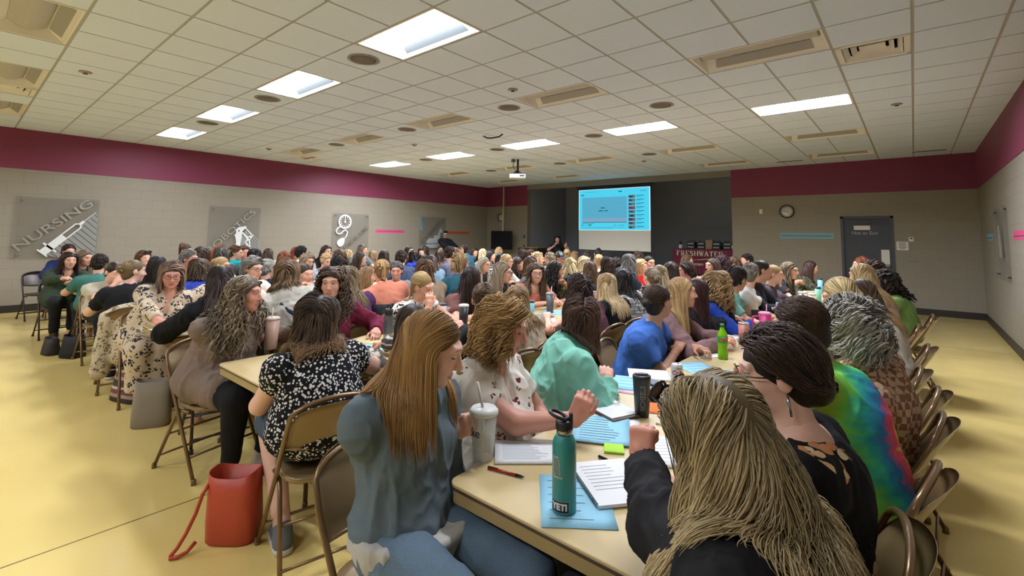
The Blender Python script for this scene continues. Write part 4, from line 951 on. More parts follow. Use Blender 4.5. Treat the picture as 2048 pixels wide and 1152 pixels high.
    sh = np.repeat(np.clip(1.5*(vnoise(root*38+seed)-.5)*.75+.5+.35*(r.random(n)-.5), 0, 1), ns*sides); tl = np.tile(np.repeat(tt, sides), n)
    return V, Q, sh, tl
def hair_cap(style, C, Rm, lod, hs=1.):
    v = .003+style.get('vol', .018)*.16; L = lambda x, y, z: C+Rm@(np.array([x, y, z])*hs); r3 = lambda *q: np.array(q)*hs
    p = [ell(L(0, -.018, .036), r3(.074+v, .093+v, .083+v), Rm, .02), ell(L(0, -.055, -.03), r3(.062+v*.6, .05+v*.5, .07), Rm, .03)]
    if style.get('len', .25) > .2 and not style.get('bun'): p.append(ell(L(0, -.062, -.09), r3(.066+v*.5, .045, .075), Rm, .03))
    fz = .016 if style.get('bangs') else .0
    p += [ell(L(0, .120, -.034-fz), r3(.076, .118, .096), Rm, .014, 's'), Pr(lambda P: -((P-L(0, 0, -.055))@Rm[:, 2])-0*P[..., 0]+np.minimum(0, ((P-L(0, -.02, 0))@Rm[:, 1]))*1.6, [-9]*3, [9]*3, .01, 'i')]
    if style.get('bun') is not None and not style.get('tail'):
        B = np.array(style['bun']); p.append(ell(L(*(B*1.06)), r3(.036, .034, .034)*style.get('bunsize', 1.), Rm, .012))
    if style.get('short_sides'): p.append(ell(L(0, -.02, .075), r3(.07, .09, .06), Rm, .02))
    V, Q = mesh_sdf(p, {0: .006, 1: .008, 2: .012, 3: .015}[lod]); return V, Q

# ---------------------------------------------------------------- one person
HS = {  # hair styles
 'long': dict(len=.42, part='c', vol=.020, back=.25, jit=.07), 'longw': dict(len=.38, part='c', vol=.026, curl=.012, freq=1.6, back=.25), 'mid': dict(len=.31, part='l', vol=.022, back=.25, curl=.006, freq=1.2), 'bob': dict(len=.20, part='r', vol=.024, back=.25, curl=.006, freq=1.),
 'pixie': dict(len=.10, part='r', vol=.026, back=.5, jit=.3), 'short': dict(len=.05, part='n', vol=.014, jit=.25), 'crop': dict(len=.03, part='n', vol=.008, jit=.25), 'curly': dict(len=.30, part='c', vol=.040, curl=.022, freq=3.2, jit=.3, back=.2, dens=.6, thick=1.5), 'curlylong': dict(len=.42, part='c', vol=.042, curl=.022, freq=4., jit=.25, back=.25, dens=.6, thick=1.5),
 'curlyshort': dict(len=.15, part='l', vol=.042, curl=.028, freq=1.8, jit=.35, dens=.4, thick=1.9), 'bun': dict(len=.2, bun=(0, -.115, .06), vol=.010, dens=.8), 'lowbun': dict(len=.2, bun=(0, -.115, -.01), vol=.012, dens=.8), 'topbun': dict(len=.2, bun=(0, -.085, .105), vol=.010, dens=.8),
 'pony': dict(len=.3, bun=(0, -.115, .03), vol=.010, tail=.26, dens=.9), 'updo': dict(len=.2, bun=(0, -.10, .03), vol=.018, bunsize=1.6, dens=.9, jit=.2), 'wavybob': dict(len=.20, part='l', vol=.034, curl=.018, freq=1.8, jit=.2, back=.75, dens=.7, thick=1.4)}
GARM = {'t': 't_shirt', 's': 'sweater', 'h': 'hoodie', 'b': 'blouse', 'j': 'jacket', 'c': 'cardigan', 'p': 'polo_shirt', 'd': 'dress', 'k': 'shirt'}
SLV = {'none': 0., 'cap': .32, 'short': .62, 'elbow': .98, 'threeq': 1.55, 'long': 1.97}
n_person = 0
PLIST = []
def person(label, seat, body, head, hd, pitch=8, roll=0, bulk=1., skin='f', hair=('mid', '5a4030'), top=('t', 'plain', '333333'), slv='long', pants=('plain', '22242c'), LH=None, RH=None, Lp='rest', Rp='rest', hood=False, neck='crew', glasses=None, lod=2, stand=False, smile=False, down=None, shoes=None, tight=0., hs=1., group=None, bare=False, extra=None, capm=None, hem=0., jaw=1., Ld=None, Rd=None, Ln=None, Rn=None, shw=1., Lh=None, Rh=None, knee=None, twist=0., hemz=None, under=None):
    """seat (x, y) of the hips, body heading and head heading in world degrees, head centre in the world; hand targets are wrists in the world"""
    global n_person; n_person += 1; seed = n_person
    a = R(body-90.); Rz = np.array([[math.cos(a), -math.sin(a), 0], [math.sin(a), math.cos(a), 0], [0, 0, 1]]); O = np.array([seat[0], seat[1], 0.])
    tl = lambda P: Rz.T@(np.array(P, float)-O)
    C = tl(head); Rh_ = rotm(R(hd-body), R(pitch), R(roll)); b = bulk; hb = .5+.5*b
    Pz = .93 if stand else .588+.02*(b-1)
    P0 = np.array([0, 0, Pz]); NB = C+Rh_@np.array([0, -.03, -.085])+np.array([0, -.025, -.095]); u = NB-P0; L = np.linalg.norm(u); u /= L
    tw = R(twist); rt = np.array([math.cos(tw), math.sin(tw), 0.]); rt = nrm(rt-u*(rt@u)); fw = np.cross(u, rt); M = np.stack([rt, fw, u], 1)
    k_ = L/.5
    def tor(t, f=0., x=0.): return P0+u*L*t-np.array([0, 1, 0])*.05*math.sin(math.pi*t)*(0 if stand else 1)+fw*f+rt*x
    M0 = rotm(0, 0)
    def torso(t=0., lo=True):
        q = [ell(P0+[0, -.01, .0], np.array([.178*b, .145*hb, .125])+t, M0, .05), ell(tor(.30, .02*b), np.array([.150*b, .118*b, .15*k_])+t, M, .06), ell(tor(.62, .005), np.array([.152*hb*shw, .108*hb, .17*k_])+t, M, .06), ell(tor(.84, -.005), np.array([.150*shw, .080*hb, .10*k_])+t, M, .05)]
        if bust > 0:
            for s in (-1, 1): q.append(ell(tor(.60, .085*hb, s*.068*hb), np.array([.066, .058, .068])*bust+t*.8, M, .04))
        return q
    bust = 0. if capm == 'man' else (.85+.25*b)*.9
    J = [tor(.875, -.012, s*(.168*shw+.022*(b-1))) for s in (-1, 1)]
    def shoulders(t=0.):
        q = []
        for s, j in zip((-1, 1), J): q += [cone(NB-u*.01, j, .050+t*.6, .056+.018*(b-1)+t, .04)]
        return q
    NT_ = C+Rh_@np.array([0, -.022, -.07]); neckp = [cone(NB-u*.03, NT_, .056*hb, .052, .025)]
    hips = [P0+np.array([s*.095*hb, .02, -.02]) for s in (-1, 1)]
    if stand: kn = [np.array([s*.10, .02, .49]) for s in (-1, 1)]; an = [np.array([s*.11, -.02, .08]) for s in (-1, 1)]
    else: kn = [np.array([s*.12*hb, .43, .53]) for s in (-1, 1)]; an = [np.array([s*.11, .36, .085]) for s in (-1, 1)]
    if knee is not None: kn = [np.array(knee[0], float), np.array(knee[1], float)]; an = [np.array(knee[2], float), np.array(knee[3], float)]
    def legs(t=0., cut=1.):
        q = []
        for h_, k, n_ in zip(hips, kn, an):
            q += [cone(h_, k, .088*b**.7+t, .060*hb+t, .03), cone(k, k+(n_-k)*cut, .058*hb+t, (.040 if cut > .9 else .05)+t, .02, flat=cut < .99)]
        return q
    def feet(t=0.):
        q = []
        for n_ in an:
            q += [cone(n_+[0, -.02, -.035], n_+[0, .13, -.055], .036+t, .028+t, .03), cone(n_, n_+[0, -.005, -.04], .038+t, .038+t, .02)]
        return q
    l1, l2 = .285, .245; arms = []
    for s, j, tg, hint in ((-1, J[0], LH, Lh), (1, J[1], RH, Rh)):
        if tg is None: W = np.array([s*.13, .40, .80]) if not stand else np.array([s*.26, .05, .80])
        else: W = tl(tg)
        hn = np.array([s*.9, -.3, -.5]) if hint is None else Rz.T@np.array(hint, float)
        E_, W = ik(j, W, l1, l2, hn); arms.append((j, E_, W))
    ab = .047+.016*(b-1)
    def arm(i, t=0., cut=2., r0=1.):
        j, E_, W = arms[i]; q = []
        c1 = min(cut, 1.); e1 = j+(E_-j)*c1; q.append(cone(j, e1, ab*1.1+t, ab*(1.1-.22*c1)+t, .03, flat=cut < 1.9 and c1 < 1.))
        if cut > 1.: c2 = min(cut-1, 1.); e2 = E_+(W-E_)*c2; q.append(cone(E_, e2, ab*.9+t, ab*.9+(.027-ab*.9)*c2+t, .02, flat=True if t > 0 else False))
        return q
    handp = []
    for i, (s, pose, dd, nn) in enumerate(((-1, Lp, Ld, Ln), (1, Rp, Rd, Rn))):
        j, E_, W = arms[i]; d = nrm(W-E_) if dd is None else nrm(Rz.T@np.array(dd, float)); n_ = np.array([s*-.25, 0, -1.]) if nn is None else Rz.T@np.array(nn, float)
        dn = nrm(np.array(n_)-d*(np.array(n_)@d)); ts = 1 if (np.cross(d, dn)@rt)*(-s) > 0 else -1
        handp.append(hand_prims(W, d, n_, ts, pose, .96+.03*(b-1)))
    hp = head_prims(C, Rh_, hs, jaw)
    vb, vh, vd = {0: (.010, .0042, .0042), 1: (.014, .0062, .006), 2: (.019, .0105, .011), 3: (.024, .015, .016)}[lod]
    # --- body: head, hands and trunk are meshed finer or coarser and end inside one another at the neck and wrists
    base, lip = SKINS[skin]; brow = hair[1]
    hl_, hh_ = C-.17*hs, C+.17*hs; hcut = halfspace(NT_-nrm(NT_-NB)*.03, -(nrm(NT_-NB)))
    V1, Q1 = mesh_sdf(hp+neckp+[halfspace(NB+(NT_-NB)*.35, NB-NT_)], vh)
    C1 = head_color((V1-C)@Rh_/hs, base, lip, brow, smile=smile, look_down=(pitch > 16) if down is None else down)
    trunk = torso()+shoulders()+neckp+arm(0)+arm(1)+legs()+([] if shoes else feet())
    V2, Q2 = mesh_sdf(trunk+[halfspace(NB+(NT_-NB)*.5, NT_-NB)], vb)
    Vs, Qs, Cs = [V1, V2], [Q1, Q2+len(V1)], [C1, np.tile(lin(base), (len(V2), 1))]
    for i in (0, 1):
        V3, Q3 = mesh_sdf(handp[i]+[cone(arms[i][1]+(arms[i][2]-arms[i][1])*.8, arms[i][2], .032, .027, .012)], vd); o_ = sum(len(v) for v in Vs)
        Vs.append(V3); Qs.append(Q3+o_); cc = np.array(lin(base))*np.array([1., .9, .88]); Cs.append(np.tile(cc, (len(V3), 1)))
    V = np.concatenate(Vs); Q = np.concatenate(Qs); me = npmesh('person', V, Q); vcol(me, np.concatenate(Cs)); me.materials.append(skin_mat())
    root = bpy.data.objects.new('person', me); root.location = O; root.rotation_euler = (0, 0, a); COL.objects.link(root); tag(root, label, 'person', group or 'people at the long tables')
    def part(nm, V, Q, m, col=None):
        me = npmesh(nm, V, Q)
        if col is not None: vcol(me, col)
        me.materials.append(m); return link(bpy.data.objects.new(nm, me), root)
    # --- clothes
    gt = .014+.004*(b-1) + (.006 if top[0] in 'hjs' else .003) - tight; gs = gt+(.004 if top[0] in 'hj' else 0)
    P_ = torso(gt)+shoulders(gt*.8)
    for i in (0, 1):
        cut = SLV[slv]
        if cut > 0: P_ += arm(i, gs, cut)
    if hood: P_ += [ell(NB+u*.0-fw*(.055+.03*hood)-u*.03, np.array([.125, .062, .085])*float(hood), M, .03), torus(NB+u*.012+fw*.012, u*.9+fw*.4, .082, .026, .03)]
    elif top[0] in 'sj': P_ += [torus(NB+u*.006, u, .066*hb, .013, .012)]
    elif top[0] in 'kp': P_ += [torus(NB+u*.016, u+fw*.2, .064*hb, .012, .010, .6)]
    if hem or top[0] == 'd':
        for h_, k in zip(hips, kn): P_.append(cone(h_, h_+(k-h_)*(.35+hem), .10*b**.7+gt, .08*hb+gt, .05))
    sub_ = []
    if neck == 'v': sub_ = [cone(NB+u*.05+fw*.10, tor(.60, .16), .055, .015, .012, 's'), cone(NB+u*.04, NB+fw*.09-u*.02, .066, .04, .01, 's')]
    elif neck == 'scoop': sub_ = [ell(NB+fw*.07+u*.01, np.array([.085, .08, .07]), M, .012, 's')]
    elif neck == 'boat': sub_ = [ell(NB+u*.03, np.array([.105, .085, .055]), M, .012, 's')]
    P_ += sub_+[halfspace([0, 0, hemz or (.455 if not stand else .80)], [0, 0, -1], .004)]
    V, Q = mesh_sdf(P_, vb*.8 if lod < 2 else vb); V = folds(V, Q, {0: .0095, 1: .010, 2: .011, 3: .012}[lod]*(1.35 if top[0] in 'hjsc' else 1.), 12.5, seed*1.7)
    part(GARM[top[0]], V, Q, cloth(*top[1:]))
    if under:
        V, Q = mesh_sdf([ell(P0+[0, .02, .03], np.array([.204*b, .192*hb, .17]), M0, .05)]+[halfspace([0, 0, .475], [0, 0, -1], .004), halfspace([0, 0, hemz+.012], [0, 0, 1], .004)], vb*.8); part('t_shirt', folds(V, Q, .014, 10., seed+.2), Q, cloth('plain', under))
    if pants:
        if bare:      # a skirt to the knee, or a dress to the shins
            lg = [cone(k+[0, -.02, 0], k+(n_-k)*.75+[0, -.02, 0], .085*hb, .10, .05, flat=True) for k, n_ in zip(kn, an)]+[cone((kn[0]+kn[1])/2+[0, -.02, 0], (kn[0]+kn[1])/2+((an[0]+an[1])-(kn[0]+kn[1]))*.38, .08, .10, .06, flat=True)] if top[0] == 'd' else []
            q = lg+[ell(P0+[0, -.01, -.01], np.array([.185*b, .155*hb, .12]), M0, .05)]+[cone(h_, k+(h_-k)*.08, .098*b**.7, .078*hb, .06, flat=True) for h_, k in zip(hips, kn)]+[cone((hips[0]+hips[1])/2, (kn[0]+kn[1])/2+(hips[0]-kn[0])*.05, .09, .06, .06, flat=True)]
            V, Q = mesh_sdf(q+[halfspace(P0+[0, 0, .09], [0, 0, 1], .01)], vb); part('skirt', folds(V, Q, .005, 8., seed), Q, cloth(*pants))
        else:
            q = [ell(P0+[0, -.012, -.01], np.array([.182*b, .150*hb, .122]), M0, .05)]+legs(.012, .93)
            V, Q = mesh_sdf(q+[halfspace(P0+[0, 0, .06], [0, 0, 1], .01)], vb); part('trousers', folds(V, Q, .007, 9., seed+.5), Q, cloth(*pants))
    if shoes:
        for n_ in an:
            q = [cone(n_+[0, -.025, -.04], n_+[0, .135, -.052], .044, .036, .03), cone(n_+[0, 0, .01], n_+[0, -.01, -.04], .046, .044, .02)]
            V, Q = mesh_sdf(q+[halfspace([0, 0, .022], [0, 0, -1], .004)], .008); s_ = part('shoe', V, Q, cloth('plain', shoes[0]))
            q = [cone(n_+[0, -.03, -.07], n_+[0, .14, -.07], .047, .040, .02), halfspace([0, 0, .028], [0, 0, 1], .004), halfspace([0, 0, .001], [0, 0, -1], .002)]
            V, Q = mesh_sdf(q, .008); me = npmesh('sole', V, Q); me.materials.append(mat('white_rubber', 'c9c4b8', .6)); link(bpy.data.objects.new('sole', me), s_)
    # --- hair
    hc = hair[1:]; st = dict(HS[hair[0]]) if isinstance(hair[0], str) else dict(HS[hair[0][0]], **hair[0][1])
    c1, c2 = np.array(lin(hc[0])), np.array(lin(hc[1] if len(hc) > 1 else hc[0])); c3 = np.array(lin(hc[2])) if len(hc) > 2 else None
    coll = [ell(C+Rh_@np.array([0, -.018, .036])*hs, np.array([.074, .093, .083])*hs, Rh_, .03), ell(C+Rh_@np.array([0, .026, -.018])*hs, np.array([.063, .066, .084])*hs, Rh_, .03)]+neckp+torso(gt+.004)[1:]+shoulders(gt)+([P_[len(torso(0))+2+2*(SLV[slv] > 0)+0*(SLV[slv] > 1)]] if False else [])
    if hood: coll.append(ell(NB-fw*(.055+.03*hood)-u*.03, np.array([.13, .066, .09])*float(hood), M, .03)); coll.append(torus(NB+u*.012+fw*.012, u*.9+fw*.4, .082, .030, .03))
    if hood: coll.append(torus(NB+u*.012+fw*.012, u*.9+fw*.4, .082, .031, .03))
    if hair[0] != 'crop':
        Lh_ = lambda x, y, z: C+Rh_@(np.array([x, y, z])*hs)
        coll.append(ell(Lh_(0, -.055, -.03), np.array([.062, .049, .070])*hs, Rh_, .03))
        if st.get('len', .25) > .2 and not st.get('bun'): coll.append(ell(Lh_(0, -.062, -.09), np.array([.068, .046, .076])*hs, Rh_, .03))
    hp_ = st.get('part')
    if capm == 'bald': hv = None
    Vc, Qc = hair_cap(st, C, Rh_, lod, hs); Vl, Ql, sh, tl_ = hair_build(st, C, Rh_, coll, lod, seed, hs)
    ccap = np.tile(c1*.85, (len(Vc), 1)); cl_ = c1+(c2-c1)*sh[:, None]
    if c3 is not None: w_ = np.clip((tl_-.35)/.4, 0, 1)[:, None]; cl_ = cl_*(1-w_)+(c3+(c2-c3)*.3*sh[:, None])*w_
    cl_ *= (.88+.24*sh)[:, None]
    part('hair', np.concatenate([Vc, Vl]), np.concatenate([Qc, Ql+len(Vc)]), hair_mat(), np.concatenate([ccap, cl_]))
    # --- glasses
    if glasses:
        g = MB(); Lq = lambda x, y, z: C+Rh_@(np.array([x, y, z])*hs)
        if glasses == 'up':       # sunglasses pushed up into the hair
            for s in (-1, 1):
                g.tube([Lq(s*.034+.026*math.cos(t), .075-.02*math.sin(t), .112+.018*math.sin(t)) for t in np.linspace(0, 6.28, 13)[:-1]], .0035, 5, True)
                g.tube([Lq(s*.062, .07, .108), Lq(s*.092, -.0, .07), Lq(s*.094, -.06, .03)], .003, 5)
                g.lathe([(.024, 0), (.0, .003)], 12, M=MXYZ(Lq(s*.034, .078, .112), Rh_[:, 0], nrm(Rh_[:, 2]*.7-Rh_[:, 1]*.7), nrm(Rh_[:, 1]*.7+Rh_[:, 2]*.7)))
            g.tube([Lq(-.01, .08, .115), Lq(.01, .08, .115)], .003, 5); g.build('sunglasses', mat('sunglass_dark', '201d1e', .2), root)
        else:
            for s in (-1, 1):
                g.tube([Lq(s*.033+.024*math.cos(t), .108-.25*(.024*math.cos(t))**2*40, .008+.018*math.sin(t)) for t in np.linspace(0, 6.28, 15)[:-1]], .0024, 5, True)
                g.tube([Lq(s*.057, .104, .012), Lq(s*.082, .06, .012), Lq(s*.088, -.02, .008)], .0022, 5)
            g.tube([Lq(-.01, .112, .012), Lq(.01, .112, .012)], .0022, 5); g.build('glasses', mat('spectacle_'+glasses, glasses, .3), root)
    info = dict(root=root, C=C, R=Rh_, NB=NB, u=u, fw=fw, rt=rt, arms=arms, tor=tor, M=M, hs=hs, gt=gt, O=O, a=a, J=J, P0=P0, hb=hb)
    if extra: extra(info)
    PLIST.append((label, seat, body, lod)); return info
# ================================================================ tables and folding chairs
TXL = [-1.245, -3.39, -5.25, -7.29, -9.33, -11.37]; TW = .76; TY0 = 1.146; TL = 1.83; TH = .74
ROWN = ['rightmost table row', 'second table row from the right', 'third table row from the right', 'fourth table row from the right', 'fifth table row from the right', 'table row nearest the sign wall']
m_top = mat('tan_laminate_top', 'c6b080', .38, noise=.05, nscale=3., bump=.05, bscale=40.); m_edge = mat('dark_edge_trim', '4a3728', .5); m_apron = mat('tan_apron', 'a08a5c', .5); m_leg = mat('brown_enamel_tube', '6a5138', .35, .2)
def make_table():
    root = empty('folding_table', (0, 0, 0)); w, l = TW, TL-.006
    MB().rbox((0, 0, TH-.010), (w, l, TH), .045, 5, zr=.002).build('tabletop', m_top, root)
    MB().rbox((.001, .001, TH-.020), (w-.001, l-.001, TH-.010), .045, 5, zr=.001).build('edge_band', m_edge, root)
    MB().rbox((.006, .006, TH-.062), (w-.006, l-.006, TH-.020), .04, 5, zr=.002).build('apron', m_apron, root)
    for y in (.28, l-.28):
        for x in (.10, w-.10): MB().tube([(x, y, TH-.06), (x, y, .012)], .013, 8).lathe([(.016, 0), (.016, .03), (.013, .035)], 8, (x, y, 0)).build('leg', m_leg, root)
        MB().tube([(.10, y, .16), (w-.10, y, .16)], .010, 6).build('leg_crossbar', m_leg, root)
        s = 1 if y < l/2 else -1; MB().tube([(w/2, y, .30), (w/2, y+s*.34, TH-.06)], .008, 6).tube([(.10, y, .30), (w-.10, y, .30)], .009, 6).build('leg_brace', m_leg, root)
    return root
ptab = make_table(); ft_ = True
TABN = ['nearest table', 'second table', 'third table', 'fourth table', 'fifth table', 'farthest table']
for ci, x in enumerate(TXL):
    for k in range(6):
        o = ptab if ft_ else copy_tree(ptab); ft_ = False; o.location = (x, TY0+k*TL, 0)
        tag(o, f'tan folding table, {TABN[k]} of the {ROWN[ci]}', 'table', 'tan folding tables')
m_chair = mat('beige_brown_enamel', '8a7350', .32, .2); m_frame = mat('brown_enamel_frame', '7a6042', .28, .45)
def make_chair():
    root = empty('folding_chair', (0, 0, 0)); W = .215
    st = MB(); pts = []
    for i in range(24):
        a = 2*math.pi*i/24; e = .55; c, s = math.cos(a), math.sin(a); pts.append((.195*math.copysign(abs(c)**e, c), .015+.195*math.copysign(abs(s)**e, s)))
    rings = []
    for z, k in ((.412, .97), (.420, 1.), (.434, 1.), (.440, .96), (.436, .8), (.434, .3)): rings.append([(x*k, .015+(y-.015)*k, z) for x, y in pts])
    vs = [p for r_ in rings for p in r_]; n = 24
    st.add(vs, [(k*n+i, k*n+(i+1) % n, (k+1)*n+(i+1) % n, (k+1)*n+i) for k in range(5) for i in range(n)]+[tuple(range(n-1, -1, -1)), tuple(range(5*n, 6*n))], True); st.build('seat', m_chair, root)
    # main frame: one bent tube, front feet - seat sides - arched top of the back
    def fy(z): return .215-.475*z/.80
    top = []
    for i in range(13):
        a = math.pi*i/12; top.append((W*math.cos(a)*1.0, fy(.70)-(.045*math.sin(a))-.01*0, .70+.105*math.sin(a)**.75))
    fr = MB().tube([(W+.012, fy(0)+.0, .012), (W+.006, fy(.2), .2), (W, fy(.45), .45), (W, fy(.65), .65)]+top[1:-1]+[(-W, fy(.65), .65), (-W, fy(.45), .45), (-W-.006, fy(.2), .2), (-W-.012, fy(0), .012)], .0115, 8)
    for s in (-1, 1): fr.lathe([(.015, 0), (.015, .03), (.0115, .034)], 8, (s*(W+.012), fy(0), 0))
    fr.tube([(-W-.008, fy(.14), .14), (W+.008, fy(.14), .14)], .008, 6); fr.build('main_frame', m_frame, root)
    # pressed back panel, gently dished
    bk = MB(); vs = []; nu, nv = 15, 6
    for sgn in (0, 1):
        for j in range(nv):
            for i in range(nu):
                u_ = -1+2*i/(nu-1); v_ = j/(nv-1); ang = math.acos(max(-1, min(1, u_))); topz = .70+.098*max(0, math.sin(ang))**.75; botz = .575+.02*(1-u_*u_)*-1; z = botz+(topz-botz)*v_
                y = fy(z)-.042*(1-u_*u_)+(.004 if sgn else -.004)*(1 if 0 < j < nv-1 and 0 < i < nu-1 else .2); vs.append((u_*W*.985, y, z))
    N_ = nu*nv; fs = []
    for j in range(nv-1):
        for i in range(nu-1): a = j*nu+i; fs += [(a, a+1, a+nu+1, a+nu), (N_+a+nu, N_+a+nu+1, N_+a+1, N_+a)]
    rim = [j*nu for j in range(nv)]+[(nv-1)*nu+i for i in range(1, nu)]+[j*nu+nu-1 for j in range(nv-2, -1, -1)]+[i for i in range(nu-2, 0, -1)]
    for a, b in zip(rim, rim[1:]+rim[:1]): fs.append((a, N_+a, N_+b, b))
    bk.add(vs, fs, True); bk.tube([(-W*.98, fy(.575), .575), (-W*.5, fy(.565)-.032, .560), (0, fy(.56)-.043, .556), (W*.5, fy(.565)-.032, .560), (W*.98, fy(.575), .575)], .007, 6); bk.build('backrest', m_chair, root)
    for s in (-1, 1):
        MB().tube([(s*(W-.018), .08, .40), (s*(W-.016), -.03, .40), (s*(W-.014), -.06, .37), (s*(W+.004), -.235, .012)], .011, 8).lathe([(.015, 0), (.015, .03), (.011, .034)], 8, (s*(W+.004), -.235, 0)).build('rear_leg', m_frame, root)
    MB().tube([(-W, -.205, .085), (W, -.205, .085)], .008, 6).build('rear_crossbar', m_frame, root); MB().tube([(-W+.01, -.125, .235), (W-.01, -.125, .235)], .008, 6).build('rear_crossbar', m_frame, root)
    return root
PCH = make_chair(); chair_used = False
def chair(x, y, heading, label):
    global chair_used
    dark = label.startswith('dark')
    o = PCH if not chair_used else copy_tree(PCH); chair_used = True; o.location = (x, y, 0); o.rotation_euler = (0, 0, R(heading-90))
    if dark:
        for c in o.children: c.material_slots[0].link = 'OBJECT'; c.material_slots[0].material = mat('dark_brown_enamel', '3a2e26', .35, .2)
    tag(o, label, 'chair', 'brown metal folding chairs'); return o
# ================================================================ who sits where
def dirv(deg): return np.array([math.cos(R(deg)), math.sin(R(deg)), 0.])
BK, DB, BR, LB, BL, LBL, GR, AU, SB = ('17130f', '2a211d'), ('2c201a', '463428'), ('43301f', '6a4d36'), ('6b4f36', '9a7a56'), ('a5875a', 'd6bd8e'), ('c2a878', 'e6d6b0'), ('77726b', 'b4afa6'), ('5c2f1d', '8a5030'), ('6c5a44', 'a8987e')
OMB = ('33261d', '57412f', 'b08d5c'); DBO = ('2b221d', '4a3a2e', '8d6d4c')
def lod_of(p):
    d = FV@(np.array([p[0], p[1], p[2]])-CAMP); return 0 if d < 2.7 else 1 if d < 4.9 else 2 if d < 7.6 else 3
GEN = []
ROWS = ['rightmost table row', 'second row from right', 'third row from right', 'fourth row from right', 'fifth row from right', 'row beside the sign wall']
def G(col, side, px, py, hd, hair, top, phrase, slv='short', body=None, dx=0., pitch=6, bulk=1.08, skin='f', **kw):
    """one of the seated crowd: where its head is seen on the vertical plane of its side of a table row"""
    xl = TXL[col-1]; X = xl-.15+dx if side == 'L' else xl+TW+.15+dx
    H = onx(px, py, X); GEN.append(dict(col=col, side=side, H=H, hd=hd, hair=hair, top=top, phrase=phrase, slv=slv, body=body, pitch=pitch, bulk=bulk, skin=skin, kw=kw))
m = lambda st, c: (st,)+tuple(c)
# --- rightmost row, left side
G(1, 'L', 1365, 585, 38, m('long', ('8e6f48', 'c7a876')), ('c', 'plain', '7d6060'), 'mauve cardigan, smiling to the side', 'long', 12, smile=True, pitch=0)
G(1, 'L', 1396, 585, 75, m('long', ('2a1a1a', '4a2c2c')), ('s', 'plain', '1d1c1f'), 'black top reaching over the table', 'long', 20, RH=onz(1482, 645, .80), LH=onz(1500, 640, .80))
G(1, 'L', 1434, 568, 100, m('curly', ('6e5334', 'b8976a')), ('b', 'plain', '22409c'), 'royal blue blouse', 'long', 25, bulk=1.1)
G(1, 'L', 1475, 558, 65, m('short', ('1d1815', '352b26')), ('t', 'plain', '86c2b8'), 'pale aqua shirt', 'short', 15, skin='t', pitch=14)
G(1, 'L', 1501, 548, 92, m('crop', ('6c665c', 'a09a90')), ('k', 'plain', 'd8d6d2'), 'crisp white shirt', 'long', 25, bulk=1.2, RH=onz(1545, 604, .79))
G(1, 'L', 1524, 541, 30, m('lowbun', DB), ('t', 'plain', '2a2a30'), 'black top behind the white shirt', 'long', skin='t')
G(1, 'L', 1549, 549, 10, m('lowbun', BL), ('s', 'plain', '5b4d55'), 'dusky mauve sweater leaning in', 'long', 5, RH=onz(1572, 597, .79))
G(1, 'L', 1580, 541, -8, m('mid', ('5c4c3c', '96866e')), ('b', 'floral', '2a2a2c', 'b5643e', '8d8a84', 'c4bba4'), 'patterned blouse, cheek on hand', 'short', -5, bulk=1.35, dx=.03, LH=onz(1607, 560, .95), Lp='curl')
G(1, 'L', 1622, 536, 25, m('long', ('33201a', '4e332a')), ('j', 'camo', '39392b', '55543e', '2a291f'), 'camouflage jacket at the far end', 'long', 10, dx=.05)
# --- rightmost row, right side (far part)
G(1, 'R', 1680, 592, 188, m('long', ('a08656', 'd8c493')), ('s', 'plain', 'd6d2c8'), 'cream top, head bowed over the table', 'long', dx=-.05, pitch=22)
G(1, 'R', 1722, 590, 195, m('long', OMB), ('s', 'heather', 'cfcbc2'), 'white fuzzy sweater', 'long', dx=-.01, pitch=12, bulk=1.1)
G(1, 'R', 1722, 552, 150, m('long', BL), ('j', 'plain', 'c9a79a'), 'pale pink jacket', 'long', dx=-.08, bulk=1.1)
G(1, 'R', 1768, 560, 150, m('curly', ('1e1815', '372a24')), ('t', 'plain', '6f8f4e'), 'leaf green top', 'short', dx=.06, bulk=1.15)
G(1, 'R', 1748, 540, 140, m('bob', DB), ('t', 'plain', '1f1e20'), 'black top near the door', 'long', dx=-.06)
G(1, 'R', 1722, 529, 190, m('mid', AU), ('t', 'plain', '4a3a3c'), 'dark plum top farthest along', 'long', dx=-.30)
# --- second row, right side
G(2, 'R', 967, 600, 140, m('crop', ('3e2e20', '6b543a')), ('t', 'plain', '1a1a1d'), 'black shirt holding a dark tumbler', 'short', 178, bulk=1.25, dx=.0, capm='man', LH=onz(912, 645, .86), Lp='grip', skin='r')
G(2, 'R', 1035, 600, 130, m('long', ('6d5335', '9c7d54')), ('t', 'plain', 'b4a58e'), 'sand coloured top', 'short')
G(2, 'R', 1158, 577, 150, m(('bob', dict(vol=.034, jit=.2, curl=.008, freq=2.)), ('241a17', '3c2c26')), ('t', 'plain', '5a3440'), 'maroon sleeveless top', 'cap', bulk=1.3, RH=onz(1098, 655, .80))
G(2, 'R', 1213, 570, 130, m('long', ('8d6f48', 'd9c093')), ('b', 'plain', '141418'), 'black sleeveless top', 'cap', 170)
G(2, 'R', 1246, 560, 130, m('long', BK), ('b', 'plaid', '8b8a88', 'd5d2cc'), 'white and grey plaid blouse', 'long')
G(2, 'R', 1302, 555, 150, m('lowbun', SB), ('b', 'dots', 'b46a68', 'd3a09a'), 'pink dotted blouse', 'threeq', bulk=1.15)
G(2, 'R', 1318, 549, 140, m('long', ('857250', 'b8a582')), ('s', 'plain', 'bdb8a6'), 'pale stone sweater', 'long')
G(2, 'R', 1340, 542, 140, m('mid', DB), ('t', 'plain', '4d4a48'), 'dark grey top', 'short')
G(2, 'R', 1372, 542, 205, m('pixie', DB), ('t', 'plain', '6b3d44'), 'wine coloured top', 'short', skin='r')
